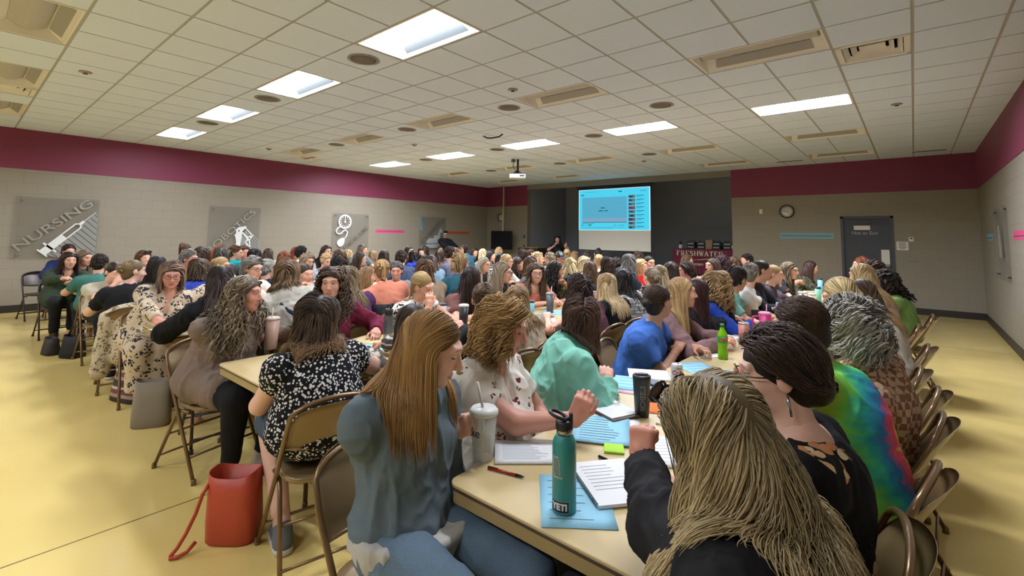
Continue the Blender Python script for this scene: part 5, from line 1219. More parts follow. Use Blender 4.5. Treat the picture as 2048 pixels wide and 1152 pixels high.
G(2, 'R', 1425, 531, 225, m('long', ('3a2d24', '5d4c3e')), ('t', 'plain', '7d8890'), 'pale grey top facing left', 'short')
G(2, 'R', 1445, 524, 160, m('bob', ('2a1a1c', '432c2e')), ('j', 'denim', '3d5a7c'), 'denim jacket', 'long')
G(2, 'R', 1466, 527, 140, m('curly', BR), ('t', 'plain', '5c5048'), 'taupe top', 'short')
G(2, 'R', 1493, 521, 215, m('short', ('1c1714', '332a24')), ('t', 'heather', '9a948a'), 'light grey shirt facing left', 'short', skin='r')
# --- second row, left side
G(2, 'L', 945, 556, 85, m('long', ('1d1412', '36251f')), ('t', 'plain', '6d4a44'), 'russet top', 'short')
G(2, 'L', 1006, 545, 32, m('long', ('5f5040', '8f7f68')), ('s', 'plain', '19191c'), 'black cardigan and spectacles', 'long', glasses='1c1a19')
G(2, 'L', 1072, 546, -38, m('longw', ('4a3a2c', '7a6650')), ('b', 'plain', 'cf7760'), 'coral top and tan cardigan, smiling', 'short', -15, smile=True, glasses='4a3a34', bulk=1.15, neck='scoop')
G(2, 'L', 1111, 541, 42, m('curlylong', BK), ('t', 'plain', '7d9448'), 'moss green shirt', 'short', 15, bulk=1.15, skin='t', LH=onz(1128, 566, .98), Lp='curl')
G(2, 'L', 1180, 540, 125, m('long', ('4a3524', '74573c')), ('t', 'plain', '2a2a2e'), 'black top facing the screen', 'short', 60)
G(2, 'L', 1215, 531, 130, m('bob', DB), ('t', 'plain', '2b2b33'), 'dark navy top, sunglasses up', 'short', 60, glasses='up')
G(2, 'L', 1257, 523, 125, m('longw', ('5c5a58', '8b8884')), ('t', 'plain', '242a3c'), 'navy top', 'short', 70)
G(2, 'L', 1282, 533, 5, m('bob', ('a58a5a', 'd9c292')), ('b', 'plain', 'cc2c2c'), 'bright red blouse', 'short', bulk=1.15)
G(2, 'L', 1299, 525, -25, m('lowbun', DB), ('t', 'plain', '3c3c42'), 'charcoal top and spectacles', 'short', glasses='201c1c', smile=True)
G(2, 'L', 1375, 520, 30, m('mid', BR), ('t', 'plain', '7a3d48'), 'burgundy top in profile', 'short')
# --- third row, right side
G(3, 'R', 697, 557, 140, m('long', ('5d4c36', '8a7656')), ('s', 'plain', '4a2c52'), 'deep purple sweater', 'long')
G(3, 'R', 849, 540, 150, m('bob', BR), ('s', 'plain', '8b7862'), 'tan brown sweater', 'long', bulk=1.2)
G(3, 'R', 922, 528, 75, m('pixie', ('7d6240', 'b39468')), ('s', 'plain', '24505c'), 'deep teal fleece', 'long', 150, bulk=1.15)
G(3, 'R', 1060, 529, 130, m('mid', BR), ('t', 'heather', '77797c'), 'mid grey top', 'short')
G(3, 'R', 1140, 530, 130, m('longw', ('9c8a60', 'cdbb8c')), ('t', 'plain', '2a2a2e'), 'black crew neck top', 'short')
G(3, 'R', 1168, 527, 130, m('bob', LBL), ('b', 'plain', 'c9c9c4'), 'white blouse', 'long')
G(3, 'R', 1197, 522, 135, m('updo', BL), ('t', 'plain', 'b4a48c'), 'beige top', 'short')
G(3, 'R', 1233, 528, 120, m('short', ('2a241f', '4a4038')), ('t', 'plain', '30343c'), 'slate top', 'short')
G(3, 'R', 1277, 515, 130, m('bob', DB), ('t', 'plain', '2c2a2c'), 'black top before the dark wall', 'short')
# --- third row, left side
G(3, 'L', 506, 538, 20, m('pixie', ('5e5a54', '9a958c')), ('b', 'plain', 'd2cec4'), 'white blouse, hand raised', 'long', 5, glasses='2a2422', bulk=1.2, RH=onz(531, 585, .93), Rp='fist')
G(3, 'L', 609, 548, 18, m('lowbun', ('3d2c22', '5e4636')), ('t', 'plain', '5a8fb0'), 'sky blue top, chin on hand', 'short', 5, LH=onz(620, 572, .97), Lp='curl', pitch=8)
G(3, 'L', 735, 552, 60, m('mid', LB), ('t', 'plain', '1f8f78'), 'emerald green top', 'short', 40)
G(3, 'L', 793, 542, -42, m('short', ('4c4844', '77726c')), ('t', 'plain', '8a8f98'), 'grey blue top, smiling broadly', 'short', -20, smile=True, skin='r')
G(3, 'L', 969, 529, 8, m('longw', ('8d8470', 'c4bca6')), ('c', 'plain', '2a282a'), 'dark cardigan, white top and spectacles', 'long', glasses='7a3434')
G(3, 'L', 1014, 523, 22, m('mid', BL), ('b', 'plain', 'cfcac0'), 'ivory blouse and spectacles', 'long', glasses='5c3a2c')
G(3, 'L', 1036, 528, 30, m('curlylong', DB), ('t', 'plain', '1b1b1d'), 'black long sleeved top', 'long', skin='t')
G(3, 'L', 1077, 518, 20, m('wavybob', LBL), ('t', 'plain', '9aa4ac'), 'pale grey blue top', 'short')
G(3, 'L', 1098, 518, 200, m('short', SB), ('t', 'plain', '6f6c66'), 'grey shirt turned away', 'short', 30)
G(3, 'L', 1120, 516, -15, m('short', DB), ('t', 'plain', '77706c'), 'patterned ball cap looking down', 'short', pitch=18, capm='man', cap='plaid', skin='r')
G(3, 'L', 1173, 515, 130, m('topbun', DB), ('t', 'plain', '232326'), 'black top facing the screen', 'short', 60)
G(3, 'L', 1196, 509, 130, m('topbun', BK), ('t', 'plain', '2a2a2c'), 'black top near the screen', 'short', 60)
# --- fourth row, right side
G(4, 'R', 399, 538, 142, m('bob', ('3b2d22', '62503e')), ('s', 'plain', '2a3c96'), 'cobalt blue sweater', 'long', bulk=1.2)
G(4, 'R', 535, 538, 112, m('short', ('7d7a72', 'b4b0a6')), ('t', 'plain', '17181b'), 'black tee', 'short', bulk=1.2)
G(4, 'R', 675, 529, 130, m('short', BK), ('t', 'plain', '27272b'), 'black top behind the maroon sweatshirt', 'short')
G(4, 'R', 803, 517, 122, m('short', DB), ('s', 'plain', '48526a'), 'slate blue sweater', 'long', bulk=1.15)
G(4, 'R', 863, 524, 126, m('long', ('3b2c22', '5e4a3a')), ('j', 'denim', '7a93a4'), 'faded denim jacket', 'long')
G(4, 'R', 900, 507, 110, m('short', DB), ('t', 'plain', '77788c'), 'lilac grey shirt', 'short')
G(4, 'R', 1000, 518, 130, m('long', BK), ('t', 'plain', '23232a'), 'black tee', 'short')
G(4, 'R', 1047, 510, 122, m('bob', DB), ('t', 'plain', '2a2628'), 'dark top near the lectern', 'short')
G(4, 'R', 1134, 508, 122, m('updo', BL), ('t', 'plain', '4a4844'), 'grey top by the standing speaker', 'short')
G(4, 'R', 1149, 512, 105, m('mid', LB), ('t', 'plain', '5a5550'), 'brown grey top by the screen corner', 'short')
# --- fourth row, left side
G(4, 'L', 317, 531, 68, m('long', BK), ('s', 'plain', '2b2d30'), 'black sweater', 'long')
G(4, 'L', 379, 518, 42, m('short', ('66625c', '938e86')), ('t', 'plain', '8a6f42'), 'ochre top and spectacles', 'short', glasses='2a2422', skin='r')
G(4, 'L', 444, 531, 42, m('updo', BL), ('b', 'plain', 'cfd0cc'), 'white blouse and red spectacles', 'long', glasses='7c2f2c')
G(4, 'L', 615, 522, 12, m('bob', SB), ('b', 'leaf', 'd4d8dc', '5a7ea8'), 'white and blue print blouse', 'short', glasses='6a4a3a', pitch=14)
G(4, 'L', 653, 522, 5, m('crop', BL), ('t', 'plain', '7b6a58'), 'brown shirt, forehead lit', 'short', capm='man', pitch=16)
G(4, 'L', 720, 518, 60, m('longw', DB), ('t', 'plain', '26262b'), 'black top', 'short')
G(4, 'L', 846, 521, 120, m('mid', BK), ('t', 'plain', '2a2b30'), 'dark slate top at mid room', 'short', 50)
G(4, 'L', 912, 507, 70, m('bob', BR), ('t', 'plain', '51474a'), 'dusty plum top, arm raised', 'short', LH=onx(924, 506, -7.2), Lp='rest', Ld=(0, 0, 1))
G(4, 'L', 982, 512, 30, m('long', BK), ('b', 'stripes', '3a3a3c', 'd5d2ca'), 'white striped top', 'long')
G(4, 'L', 1064, 507, 42, m('updo', BR), ('t', 'plain', '3c3838'), 'dark top in profile', 'short')
# --- fifth row
G(5, 'R', 200, 527, 150, m('short', ('1f1814', '382c24')), ('t', 'plain', '3f6f66'), 'sage teal shirt bent over the table', 'short', bulk=1.3, dx=-.05)
G(5, 'R', 404, 511, 142, m('bob', DB), ('t', 'plain', '32302f'), 'dark top', 'short')
G(5, 'R', 446, 511, 120, m('bob', ('3a3631', '5c5751')), ('t', 'plain', '41413f'), 'charcoal top', 'short')
G(5, 'R', 472, 506, 55, m('short', ('4f3320', '7a5236')), ('p', 'plain', '0f8f94'), 'bright teal polo shirt', 'short', 120, bulk=1.25, capm='man')
G(5, 'R', 510, 512, 130, m('bob', BK), ('t', 'plain', '25252a'), 'black top', 'short')
G(5, 'R', 569, 516, 120, m('mid', AU), ('b', 'plain', 'cfcbc2'), 'white top', 'long')
G(5, 'R', 603, 506, 100, m('short', BK), ('k', 'plain', 'd0d0cc'), 'white shirt', 'long', skin='t')
G(5, 'R', 680, 512, 130, m('curly', BR), ('t', 'plain', '4d4640'), 'brown top before the gauge sign', 'short')
G(5, 'R', 768, 512, 130, m('mid', DB), ('t', 'plain', '3f4440'), 'dark green grey top', 'short')
G(5, 'R', 828, 512, 122, m('bob', BK), ('h', 'plain', '28399a'), 'bright blue hoodie', 'long')
G(5, 'R', 880, 511, 112, m('mid', DB), ('t', 'plain', '5a4a46'), 'brown top near the excavator sign', 'short')
G(5, 'R', 930, 500, 130, m('short', ('241c18', '3b2f28')), ('h', 'plain', '2d5566'), 'teal blue hoodie', 'long', bulk=1.15)
G(5, 'R', 965, 507, 150, m('mid', LBL), ('t', 'plain', '8a8680'), 'pale top', 'short')
G(5, 'L', 169, 516, 36, m('long', ('5d4a36', '8d775a')), ('t', 'plain', '26262f'), 'black top in profile', 'short', dx=-.06)
G(5, 'L', 288, 516, 18, m('mid', BR), ('t', 'plain', '4a4644'), 'grey top, laughing, sunglasses pushed up', 'short', smile=True, glasses='up', skin='p')
G(5, 'L', 372, 503, 40, m('topbun', BR), ('t', 'plain', '1c1c20'), 'black long sleeved top', 'long')
G(5, 'L', 441, 503, 50, m('mid', AU), ('t', 'plain', '6a625c'), 'grey brown top by the robotics sign', 'short')
G(5, 'L', 489, 505, 5, m('short', BR), ('t', 'plain', '5b5a60'), 'grey shirt facing the teal polo', 'short', skin='r', capm='man')
G(5, 'L', 592, 506, 20, m('long', ('6a2a1c', '8d4430')), ('t', 'plain', '6a5d58'), 'brown top', 'short')
G(5, 'L', 653, 502, 10, m('longw', ('2b1a18', '44302a')), ('t', 'plain', '1e1c20'), 'black top below the gauge sign', 'long')
G(5, 'L', 725, 500, 42, m('long', ('4e4034', '7a6a58')), ('t', 'plain', '6a7478'), 'blue grey top', 'short')
G(5, 'L', 818, 502, 20, m('long', BK), ('t', 'plain', '50604c'), 'olive grey top', 'short')
G(5, 'L', 843, 505, -38, m('long', BR), ('t', 'plain', '55504e'), 'grey top laughing broadly', 'short', smile=True, glasses='up')
G(5, 'L', 950, 505, -18, m('long', ('221614', '3b2824')), ('t', 'plain', '2e2c30'), 'black top smiling back', 'short', smile=True)
G(5, 'L', 999, 502, 22, m('mid', BL), ('t', 'plain', '7d6f60'), 'tan top beside the television', 'short')
# --- row nearest the sign wall
G(6, 'L', 138, 503, 15, m('short', ('2c201a', '49362a')), ('s', 'plain', '25305a'), 'navy sweater behind the olive cardigan', 'long')
G(6, 'R', 419, 513, 130, m('bob', ('4a4038', '6f6458')), ('t', 'plain', '57514c'), 'taupe top', 'short')
G(6, 'R', 537, 508, 120, m('long', ('3a2a1f', '5d4634')), ('b', 'plain', 'c3c0b8'), 'pale long sleeved top', 'long')
G(6, 'R', 697, 509, 90, m('bob', BL), ('t', 'plain', 'a39c90'), 'pale top', 'short')
G(6, 'R', 746, 511, 120, m('mid', LB), ('t', 'plain', '5d5a55'), 'grey top', 'short')
G(6, 'L', 851, 500, 120, m('long', DB), ('t', 'plain', '2e2a2c'), 'dark top by the excavator sign', 'short')
G(6, 'L', 881, 499, -30, m('lowbun', DB), ('t', 'plain', '6a5a54'), 'brown top below the standing person', 'short', skin='t')
# ---------------------------------------------------------------- build them in seat order and label each by clothes and seat
from collections import defaultdict
HERO_SEATS = {(1, 'L'): [1.17, 1.62, 2.27, 3.31], (1, 'R'): [1.05, 1.62, 2.33, 2.9, 3.38], (2, 'R'): [1.36, 1.98], (2, 'L'): [1.31, 1.98, 2.92], (3, 'R'): [1.44, 1.98, 2.98], (3, 'L'): [1.38], (4, 'R'): [1.29], (4, 'L'): [1.31], (5, 'L'): [1.15]}
seats = defaultdict(list)
for g in GEN: seats[(g['col'], g['side'])].append(g)
CHAIRS = []
def cap_fn(kind):
    def f(i):
        C, Rm, hs = i['C'], i['R'], i['hs']; L = lambda x, y, z: C+Rm@(np.array([x, y, z])*hs)
        V, Q = mesh_sdf([ell(L(0, -.016, .05), np.array([.092, .108, .085]), Rm, .01), halfspace(L(0, 0, .045), -Rm[:, 2]), ], .008); me = npmesh('ball_cap', V, Q); me.materials.append(cloth('plaid', '2c2e33', 'a8a8a4') if kind == 'plaid' else cloth('plain', kind)); o = link(bpy.data.objects.new('ball_cap', me), i['root'])
        V, Q = mesh_sdf([ell(L(0, .10, .05), np.array([.075, .085, .010]), Rm, .01)], .006); me = npmesh('cap_brim', V, Q); me.materials.append(cloth('plain', '3a3c40' if kind == 'plaid' else 'd8d8d4')); link(bpy.data.objects.new('cap_brim', me), o)
    return f
for (col, side), lst in seats.items():
    lst.sort(key=lambda g: g['H'][1]); hy = HERO_SEATS.get((col, side), []); xl = TXL[col-1]
    # neighbours a shoulder apart: each may shift a little nearer or farther along its own line of sight
    y0 = np.array([g['H'][1] for g in lst]); yy = y0.copy(); lim = np.array([min(.055, .17/abs(g['H'][0])) for g in lst])*y0 if side == 'L' or col > 1 else y0*.06; hyA = np.array(hy+[-9.])
    for it in range(60):
        for i in range(len(yy)-1):
            gap = .50-(yy[i+1]-yy[i])
            if gap > 0: yy[i] -= gap*.5; yy[i+1] += gap*.5
        for i in range(len(yy)):
            d = yy[i]-hyA; j_ = np.argmin(np.abs(d))
            if abs(d[j_]) < .5: yy[i] += math.copysign((.5-abs(d[j_]))*.5, d[j_])
        yy = np.clip(yy, y0-lim, y0+lim)
    for g, s_ in zip(lst, yy/y0): g['H'] = CAMP+(g['H']-CAMP)*s_
    lst.sort(key=lambda g: g['H'][1])
    for g in lst:
        k = 1+sum(h['H'][1] < g['H'][1] for h in lst)+sum(y < g['H'][1] for y in hy)
        H = g['H']; body = g['body'] if g['body'] is not None else (0 if side == 'L' else 180); d = dirv(body); s = H[:2]-d[:2]*.13
        s[0] = min(s[0], xl-.26) if side == 'L' else max(s[0], xl+TW+.22)
        kw = dict(g['kw']); cap = kw.pop('cap', None)
        if cap: kw['extra'] = cap_fn(cap)
        H = np.array([H[0], H[1], min(max(H[2], 1.06), 1.30)]) if False else H
        pos = f"{ORD[k-1]} {'left' if side == 'L' else 'right'} seat, {ROWS[col-1]}"; lb = f"person in {g['phrase']}, {pos}"
        person(lb, tuple(s), body, H, g['hd'], g['pitch'], 0, g['bulk'], g['skin'], g['hair'], g['top'], g['slv'], lod=lod_of(H), hood=(g['top'][0] == 'h'), **kw)
        if H[1] < 7.2: CHAIRS.append((s[0]-d[0]*.02, s[1]-d[1]*.02, body, f"brown metal folding chair, {pos}"))
# ================================================================ the people close to the camera, one by one
def HY(px, py, y): return ony(px, py, y)
def HX(px, py, x): return onx(px, py, x)
def hero(label, seat, body, head, hd, ch=True, chl=None, **kw):
    i = person(label, seat, body, head, hd, lod=kw.pop('lod', lod_of(head)), **kw)
    if ch:
        d = dirv(body); CHAIRS.append((seat[0]-d[0]*.02, seat[1]-d[1]*.02, body, chl or 'brown metal folding chair under the '+label))
    return i
def front_text(s, size, col, t=.66, off=.125, x=0.):
    def f(i):
        p = i['tor'](t, off, x); v = -np.array([0, 0, 0])
        text_mesh('printed_lettering', s, size, .002, mat('print_'+col, col, .7), i['root'], MXYZ(p, -i['rt'], i['u'], i['fw']), shear=.2)
    return f
# grey blue hoodie at the table corner, holding a clear cup by its handle
HC = HY(866, 698, 1.12)
CUP = onz(966, 918, .74)
hero('person in a blue grey hoodie at the table corner, holding a clear handled cup', (-1.36, 1.08), 4, HC, 38, chl='brown folding chair at the table corner under the blue grey hoodie', pitch=18, bulk=1.0, skin='p', hair=(('long', dict(len=.36, back=.5, vol=.018, part='l', jit=.05)), '7d5a34', 'b8925e'), top=('h', 'plain', '606d74'), slv='long', pants=('denim', '5d7080'), hood=True, RH=CUP+V3(-.105, -.075, .085), LH=V3(-1.13, 1.24, .615), Lh=(-.6, .1, -1.), hemz=.61, under='b4b2ae', Rp='grip', Rd=(.75, .35, .5), Rn=(.2, .8, -.1), Lp='rest', down=True, shoes=('55585c',), Rh=(-.25, -.15, -1.), hs=1.02)
# white blouse with red and olive blossoms, short sleeves, arm raised
h = HY(1008, 655, 1.66); Wr = onz(1152, 838, .83)
hero('person in a white blouse with red and olive blossoms, bent arm raised over the table', (-1.44, 1.64), 8, h, 32, chl='brown folding chair under the white floral blouse', pitch=16, bulk=1.38, skin='r', hair=(('wavybob', dict(bangs=False, len=.20)), '6f5230', 'c09a62'), top=('b', 'floral', 'dcd6cb', '8d3a3e', '7d6a3a', '6d3038'), slv='short', pants=('plain', '2c2f3a'), RH=Wr, LH=V3(-1.26, 1.84, .64), Rp='curl', Rd=(.35, .1, .9), Rn=(-.4, .8, .1), down=True, neck='v', Rh=(-.2, -.6, -1.))
# teal hoodie seen from behind
h = HY(1163, 640, 2.30)
hero('person in a pale teal hoodie seen from behind, leaning on the table', (-1.50, 2.10), 48, h, 118, chl='brown folding chair under the pale teal hoodie', pitch=10, bulk=1.22, hair=(('bob', dict(len=.17)), '3c2c24', '63493a'), top=('h', 'plain', '7fc0ae'), slv='long', pants=('plain', '2b2d33'), hood=1.25, RH=onz(1212, 764, .80), LH=V3(-1.24, 2.42, .64), Rh=(.35, -.5, -.55))
# bright blue tee, hair in a knot
h = HX(1318, 603, -1.40)
hero('person in a bright blue tee, looking toward the screen', (-1.56, 3.28), 12, h, 72, chl='brown folding chair under the bright blue tee', pitch=2, bulk=1.18, skin='t', hair=('lowbun', '2a1d17', '4a372b'), top=('t', 'plain', '3f68b4'), slv='short', pants=('denim', '2c3c5e'), RH=onz(1352, 702, .77), LH=V3(-1.22, 3.5, .79))
# black sweatshirt and wavy blond hair in front
h = HY(1426, 872, 1.12); E1 = onz(1240, 1040, .80)
def shades(i): pass
hero('person in a black sweatshirt, fist raised beside the black tumbler', (-.34, 1.10), 176, h, 160, chl='brown folding chair in front under the black sweatshirt', pitch=24, roll=-6, bulk=1.28, skin='r', hair=(('longw', dict(len=.40, back=.5, part='c', vol=.024, curl=.018, freq=1.3, jit=.08)), '6a5c42', 'ab9872', 'b9a680'), top=('s', 'plain', '1b1b1e'), slv='long', pants=('plain', '1f2126'), LH=HY(1284, 925, E1[1]+.07), RH=onz(1362, 975, .775), Lp='fist', Rp='flat', Ld=(-.1, .25, .95), Ln=(.1, .9, -.15), Rd=(-.9, -.35, .05), glasses='up', Lh=(-.5, -.6, -.9), hs=1.03)
# black floral top, dark hair clipped up, glasses
h = HY(1550, 748, 1.66)
def earring(i):
    C, Rm, hs = i['C'], i['R'], i['hs']; L = lambda x, y, z: C+Rm@(np.array([x, y, z])*hs)
    for s in (-1, 1): MB().tube([L(s*.084, -.012, -.038), L(s*.088, -.012, -.06), L(s*.09, -.012, -.095)], [.002, .006, .004], 6).build('earring', mat('silver', 'a8a8aa', .25, 1.), i['root'])
hero('person in a black top with peach flowers, wearing glasses', (-.31, 1.68), 186, h, 200, chl='brown folding chair under the black floral top', pitch=8, bulk=1.22, skin='p', hair=(('updo', dict(bangs=True, bun=(0, -.09, -.035), bunsize=1.7, vol=.034, jit=.3, curl=.006, freq=2.)), '1d1512', '4a362a'), top=('b', 'bigfloral', '121114', 'd8b98a', 'c98a5e', 'cfc3a4'), slv='elbow', pants=('plain', '22232a'), glasses='191615', RH=V3(-.56, 1.9, .79), LH=V3(-.50, 1.42, .79), neck='boat', extra=earring)
# tie-dye shirt leaning on a forearm
h = HX(1598, 655, -.385)
def tattoo(i):
    j, E_, W = i['arms'][1]; d = nrm(W-E_); mb = MB(); c = E_+d*.10; up = np.array([0, 0, 1.]); sd = np.cross(d, up)
    rs = np.random.default_rng(5); vs = []
    for k in range(26):
        t = rs.uniform(-.05, .06); an = rs.uniform(-.9, .9); p = c+d*t+(up*math.cos(an)+(sd)*math.sin(an))*(.0415-.016*(t+.1)/.2+.0022); n_ = up*math.cos(an)+sd*math.sin(an); a1 = np.cross(n_, d)
        ring = [p+(d*math.cos(q)+a1*math.sin(q))*rs.uniform(.006, .012) for q in np.linspace(0, 6.28, 7)[:-1]]; vs.append(ring); mb.add(ring, [tuple(range(6))])
    mb.build('tattoo', mat('tattoo_ink', '4a5456', .6), i['root'])
hero('person in a rainbow tie-dye tee leaning on a tattooed forearm', (-.24, 2.24), 172, h, 178, chl='brown folding chair under the rainbow tie-dye tee', pitch=14, bulk=1.55, skin='r', hair=('crop', '2e201a', '4a3428'), top=('t', 'tiedye', 'a8b03a'), slv='short', pants=('plain', 'c05a5c'), RH=onz(1476, 786, .785), LH=onz(1462, 842, .785), Rp='curl', capm='man', hem=.1, shw=1.12, extra=tattoo)
# grey curls and houndstooth
h = HX(1694, 657, -.262)
hero('person in a houndstooth cardigan, beyond the tie-dye tee', (-.20, 2.90), 176, h, 172, chl='brown folding chair under the houndstooth cardigan', pitch=14, bulk=1.15, skin='p', hair=('curlyshort', '6f6b64', 'c4bfb4'), top=('c', 'houndstooth', 'b79a82', '7f5a44'), slv='long', pants=('plain', '3b3630'))
h = HX(1722, 652, -.20)
hero('person in an olive jacket bent low beyond the houndstooth cardigan', (-.20, 3.40), 178, V3(-.40, 3.40, 1.06), 180, chl='brown folding chair under the olive jacket', pitch=26, bulk=1.2, hair=('bob', '57503c', '857a5c'), top=('j', 'plain', '4d4a34'), slv='long', pants=('plain', '34322c'))
# second row: black and white dotted blouse
h = HX(638, 636, -2.50)
hero('person in a black blouse with white spots and a denim skirt, back to the camera', (-2.36, 1.30), 168, h, 128, chl='tan folding chair under the black spotted blouse, its back toward the camera', pitch=6, bulk=1.42, skin='p', hair=(('bob', dict(len=.34, vol=.03, curl=.012, freq=1.2)), '2a221d', '5d4a3a', '94744f'), top=('b', 'dots', '151518', 'd8d6d4'), slv='cap', pants=('denim', '3f4d5e'), bare=True, LH=onz(566, 742, .785), RH=V3(-2.75, 1.72, .785), shoes=('6a6f74',), Lh=(.3, -.7, -.7), knee=((-.16, .40, .54), (.14, .40, .54), (-.14, .08, .085), (.14, .16, .085)))
# striped sweater reaching across
h = HX(822, 648, -2.42)
hero('person in a grey and white striped sweater reaching across the table', (-2.34, 2.02), 186, h, 150, chl='tan folding chair under the striped sweater', pitch=12, bulk=1.0, skin='p', hair=(('long', dict(len=.44)), '2b211b', '5a483a'), top=('s', 'stripes', '4b4a4c', 'bdb6aa'), slv='long', pants=('plain', '23252b'), LH=onz(728, 704, .785), RH=onz(770, 688, .80), Rp='grip')
# taupe cardigan drinking through a straw
h = HX(490, 588, -3.52)
MUG = onz(541, 698, .74)
hero('person in a taupe cardigan beside the tan tumbler', (-3.72, 1.26), 14, h, 46, chl='brown folding chair under the taupe cardigan', pitch=2, bulk=1.36, skin='r', hair=('curlylong', '5a4c3e', 'a3937c'), top=('c', 'heather', '7a6a60'), slv='long', pants=('plain', '1b1b1e'), RH=MUG+V3(-.12, -.04, .06), LH=MUG+V3(-.1, .2, .05), Rp='grip', hem=.25, shoes=('b8a89a',))
# maroon sweatshirt facing the camera
h = HX(664, 566, -3.48)
hero('person in a maroon sweatshirt facing the camera', (-3.68, 1.98), -14, h, -42, chl='brown folding chair under the maroon sweatshirt', pitch=4, bulk=1.25, skin='f', hair=(('curlylong', dict(len=.30, vol=.03)), '3a2d26', '7a6656'), top=('s', 'plain', '6a1f38'), slv='long', pants=('plain', '24252c'), LH=onz(752, 662, .79), RH=V3(-3.0, 1.75, .79), extra=front_text('Kalsu', .075, 'd8ccc8'), smile=False)
# blond with a headband leaning on a hand
h = HX(846, 572, -3.46)
hero('person in a black and white print blouse, temple resting on a hand', (-3.66, 2.88), 8, h, 18, chl='brown folding chair under the black and white print blouse', pitch=18, roll=14, bulk=1.15, hair=('pony', '9c8052', 'd6bd8c'), top=('b', 'leaf', 'dcdad4', '1c1c1e'), slv='cap', pants=('plain', '2a2b30'), RH=onx(858, 612, -3.33), Rp='rest', Rd=(-.1, .1, 1.), Rn=(-.8, .4, 0), Rh=(.4, -.4, -.9))
# third row
h = HX(440, 562, -4.36)
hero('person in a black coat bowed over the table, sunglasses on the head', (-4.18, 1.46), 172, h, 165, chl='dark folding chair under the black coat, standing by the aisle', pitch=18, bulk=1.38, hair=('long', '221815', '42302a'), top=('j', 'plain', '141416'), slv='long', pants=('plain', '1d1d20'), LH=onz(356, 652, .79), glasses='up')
h = HX(576, 546, -4.34)
hero('person in a pale grey hooded top with a navy strap across the back', (-4.20, 2.02), 168, h, 132, chl='brown folding chair under the pale grey hooded top', pitch=2, bulk=1.2, hair=('bob', '4c3a2c', '8a7050'), top=('h', 'plain', 'b9b4a8'), slv='long', pants=('plain', '2a2c33'), hood=True, extra=lambda i: MB().tube([i['tor'](.93, -.075, -.10), i['tor'](.72, -.115, -.05), i['tor'](.45, -.132, .06), i['tor'](.2, -.15, .14)], [.024, .03, .03, .028], 8).build('crossbody_strap', cloth('plain', '2d3552'), i['root']))
h = HX(762, 542, -4.34)
hero('person in a peach and grey jacket with a thin strap, back turned', (-4.20, 3.02), 166, h, 160, chl='brown folding chair under the peach and grey jacket', pitch=12, bulk=1.2, hair=('pony', '8a6a42', 'c4a06c'), top=('h', 'twotone', 'c67c64', '4c4c4e'), slv='long', hood=.8, pants=('plain', '2a2b30'), extra=lambda i: MB().tube([i['J'][0]+i['u']*.06, i['tor'](.75, -.13, -.06), i['tor'](.5, -.145, .05), i['tor'](.2, -.15, .15)], .009, 6).build('bag_strap', m_blk, i['root']))
h = HX(343, 550, -5.40)
hero('person in a cream dress with dark leaves at the end of the third row, bespectacled', (-5.55, 1.30), -4, h, -10, chl='brown folding chair under the cream leaf print dress', pitch=14, bulk=1.42, skin='r', hair=('bob', '5a4438', 'a08878'), top=('d', 'leaf', 'cbb9a0', '2b2a38', '4d4438'), slv='long', pants=('leaf', 'cbb9a0', '2b2a38', '4d4438'), bare=True, glasses='5a2f34', neck='v', RH=V3(-5.0, 1.2, .80), LH=onz(392, 612, .82), jaw=1.1, shoes=('2b2622',))
# fourth and fifth rows, near ends
h = HX(268, 543, -6.36)
hero('person in a black tee at the end of the fourth row, looking up the room', (-6.20, 1.26), 172, h, 96, chl='brown folding chair with a pale floral jacket over it', pitch=4, bulk=1.38, skin='p', hair=('updo', '6f5c42', 'b9a276'), top=('t', 'plain', '17181b'), slv='short', pants=('plain', '1b1c20'), shoes=('2a2320',))
h = HX(228, 545, -7.46)
hero('person in a cream blouse with an elbow on the fourth row table end', (-7.60, 1.30), 4, h, 20, chl='brown folding chair under the cream blouse', pitch=20, bulk=1.2, skin='p', hair=('updo', '2c2019', '9c8056'), top=('b', 'plain', 'b8b09c'), slv='short', pants=('plain', '17171a'), RH=onx(232, 566, -7.36), Rp='curl', Rd=(-.2, .3, .9), Rn=(-.6, .5, 0), Rh=(.5, -.5, -.8), shoes=('3a2622',))
h = HX(139, 521, -9.50)
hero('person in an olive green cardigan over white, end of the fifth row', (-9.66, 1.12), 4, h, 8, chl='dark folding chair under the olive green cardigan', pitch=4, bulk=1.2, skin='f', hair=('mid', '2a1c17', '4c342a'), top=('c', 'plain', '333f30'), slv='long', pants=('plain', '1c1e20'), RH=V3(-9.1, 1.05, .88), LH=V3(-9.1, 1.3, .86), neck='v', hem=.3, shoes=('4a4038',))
# standing: one by the sign wall in a cap, one speaking before the stage
h = onx(891, 469, -12.35)
pc_ = hero('person in a cap and dark jacket standing by the excavator sign', (-12.35, h[1]), -35, h, -40, ch=False, stand=True, capm='man', pitch=10, bulk=1.15, skin='t', hair=('crop', '241a16', '3a2c26'), top=('j', 'plain', '1d1f24'), slv='long', pants=('denim', '2c3444'), shoes=('2a2a2c',), RH=V3(-12.0, h[1]-.12, 1.16), LH=V3(-11.98, h[1]+.05, 1.14), extra=cap_fn('24262a'), group='people standing at the front')
h = ony(1115, 479, 13.0)
def mic(i):
    j, E_, W = i['arms'][1]; C, Rm = i['C'], i['R']; a = C+Rm@np.array([.01, .125, -.075]); b = W+np.array([0, .02, .03]); 
    text_mesh('printed_lettering', 'TEAM', .09, .002, mat('print_d0d0d2', 'd0d0d2', .7), i['root'], MXYZ(i['tor'](.55, .16), -i['rt'], i['u'], i['fw']))
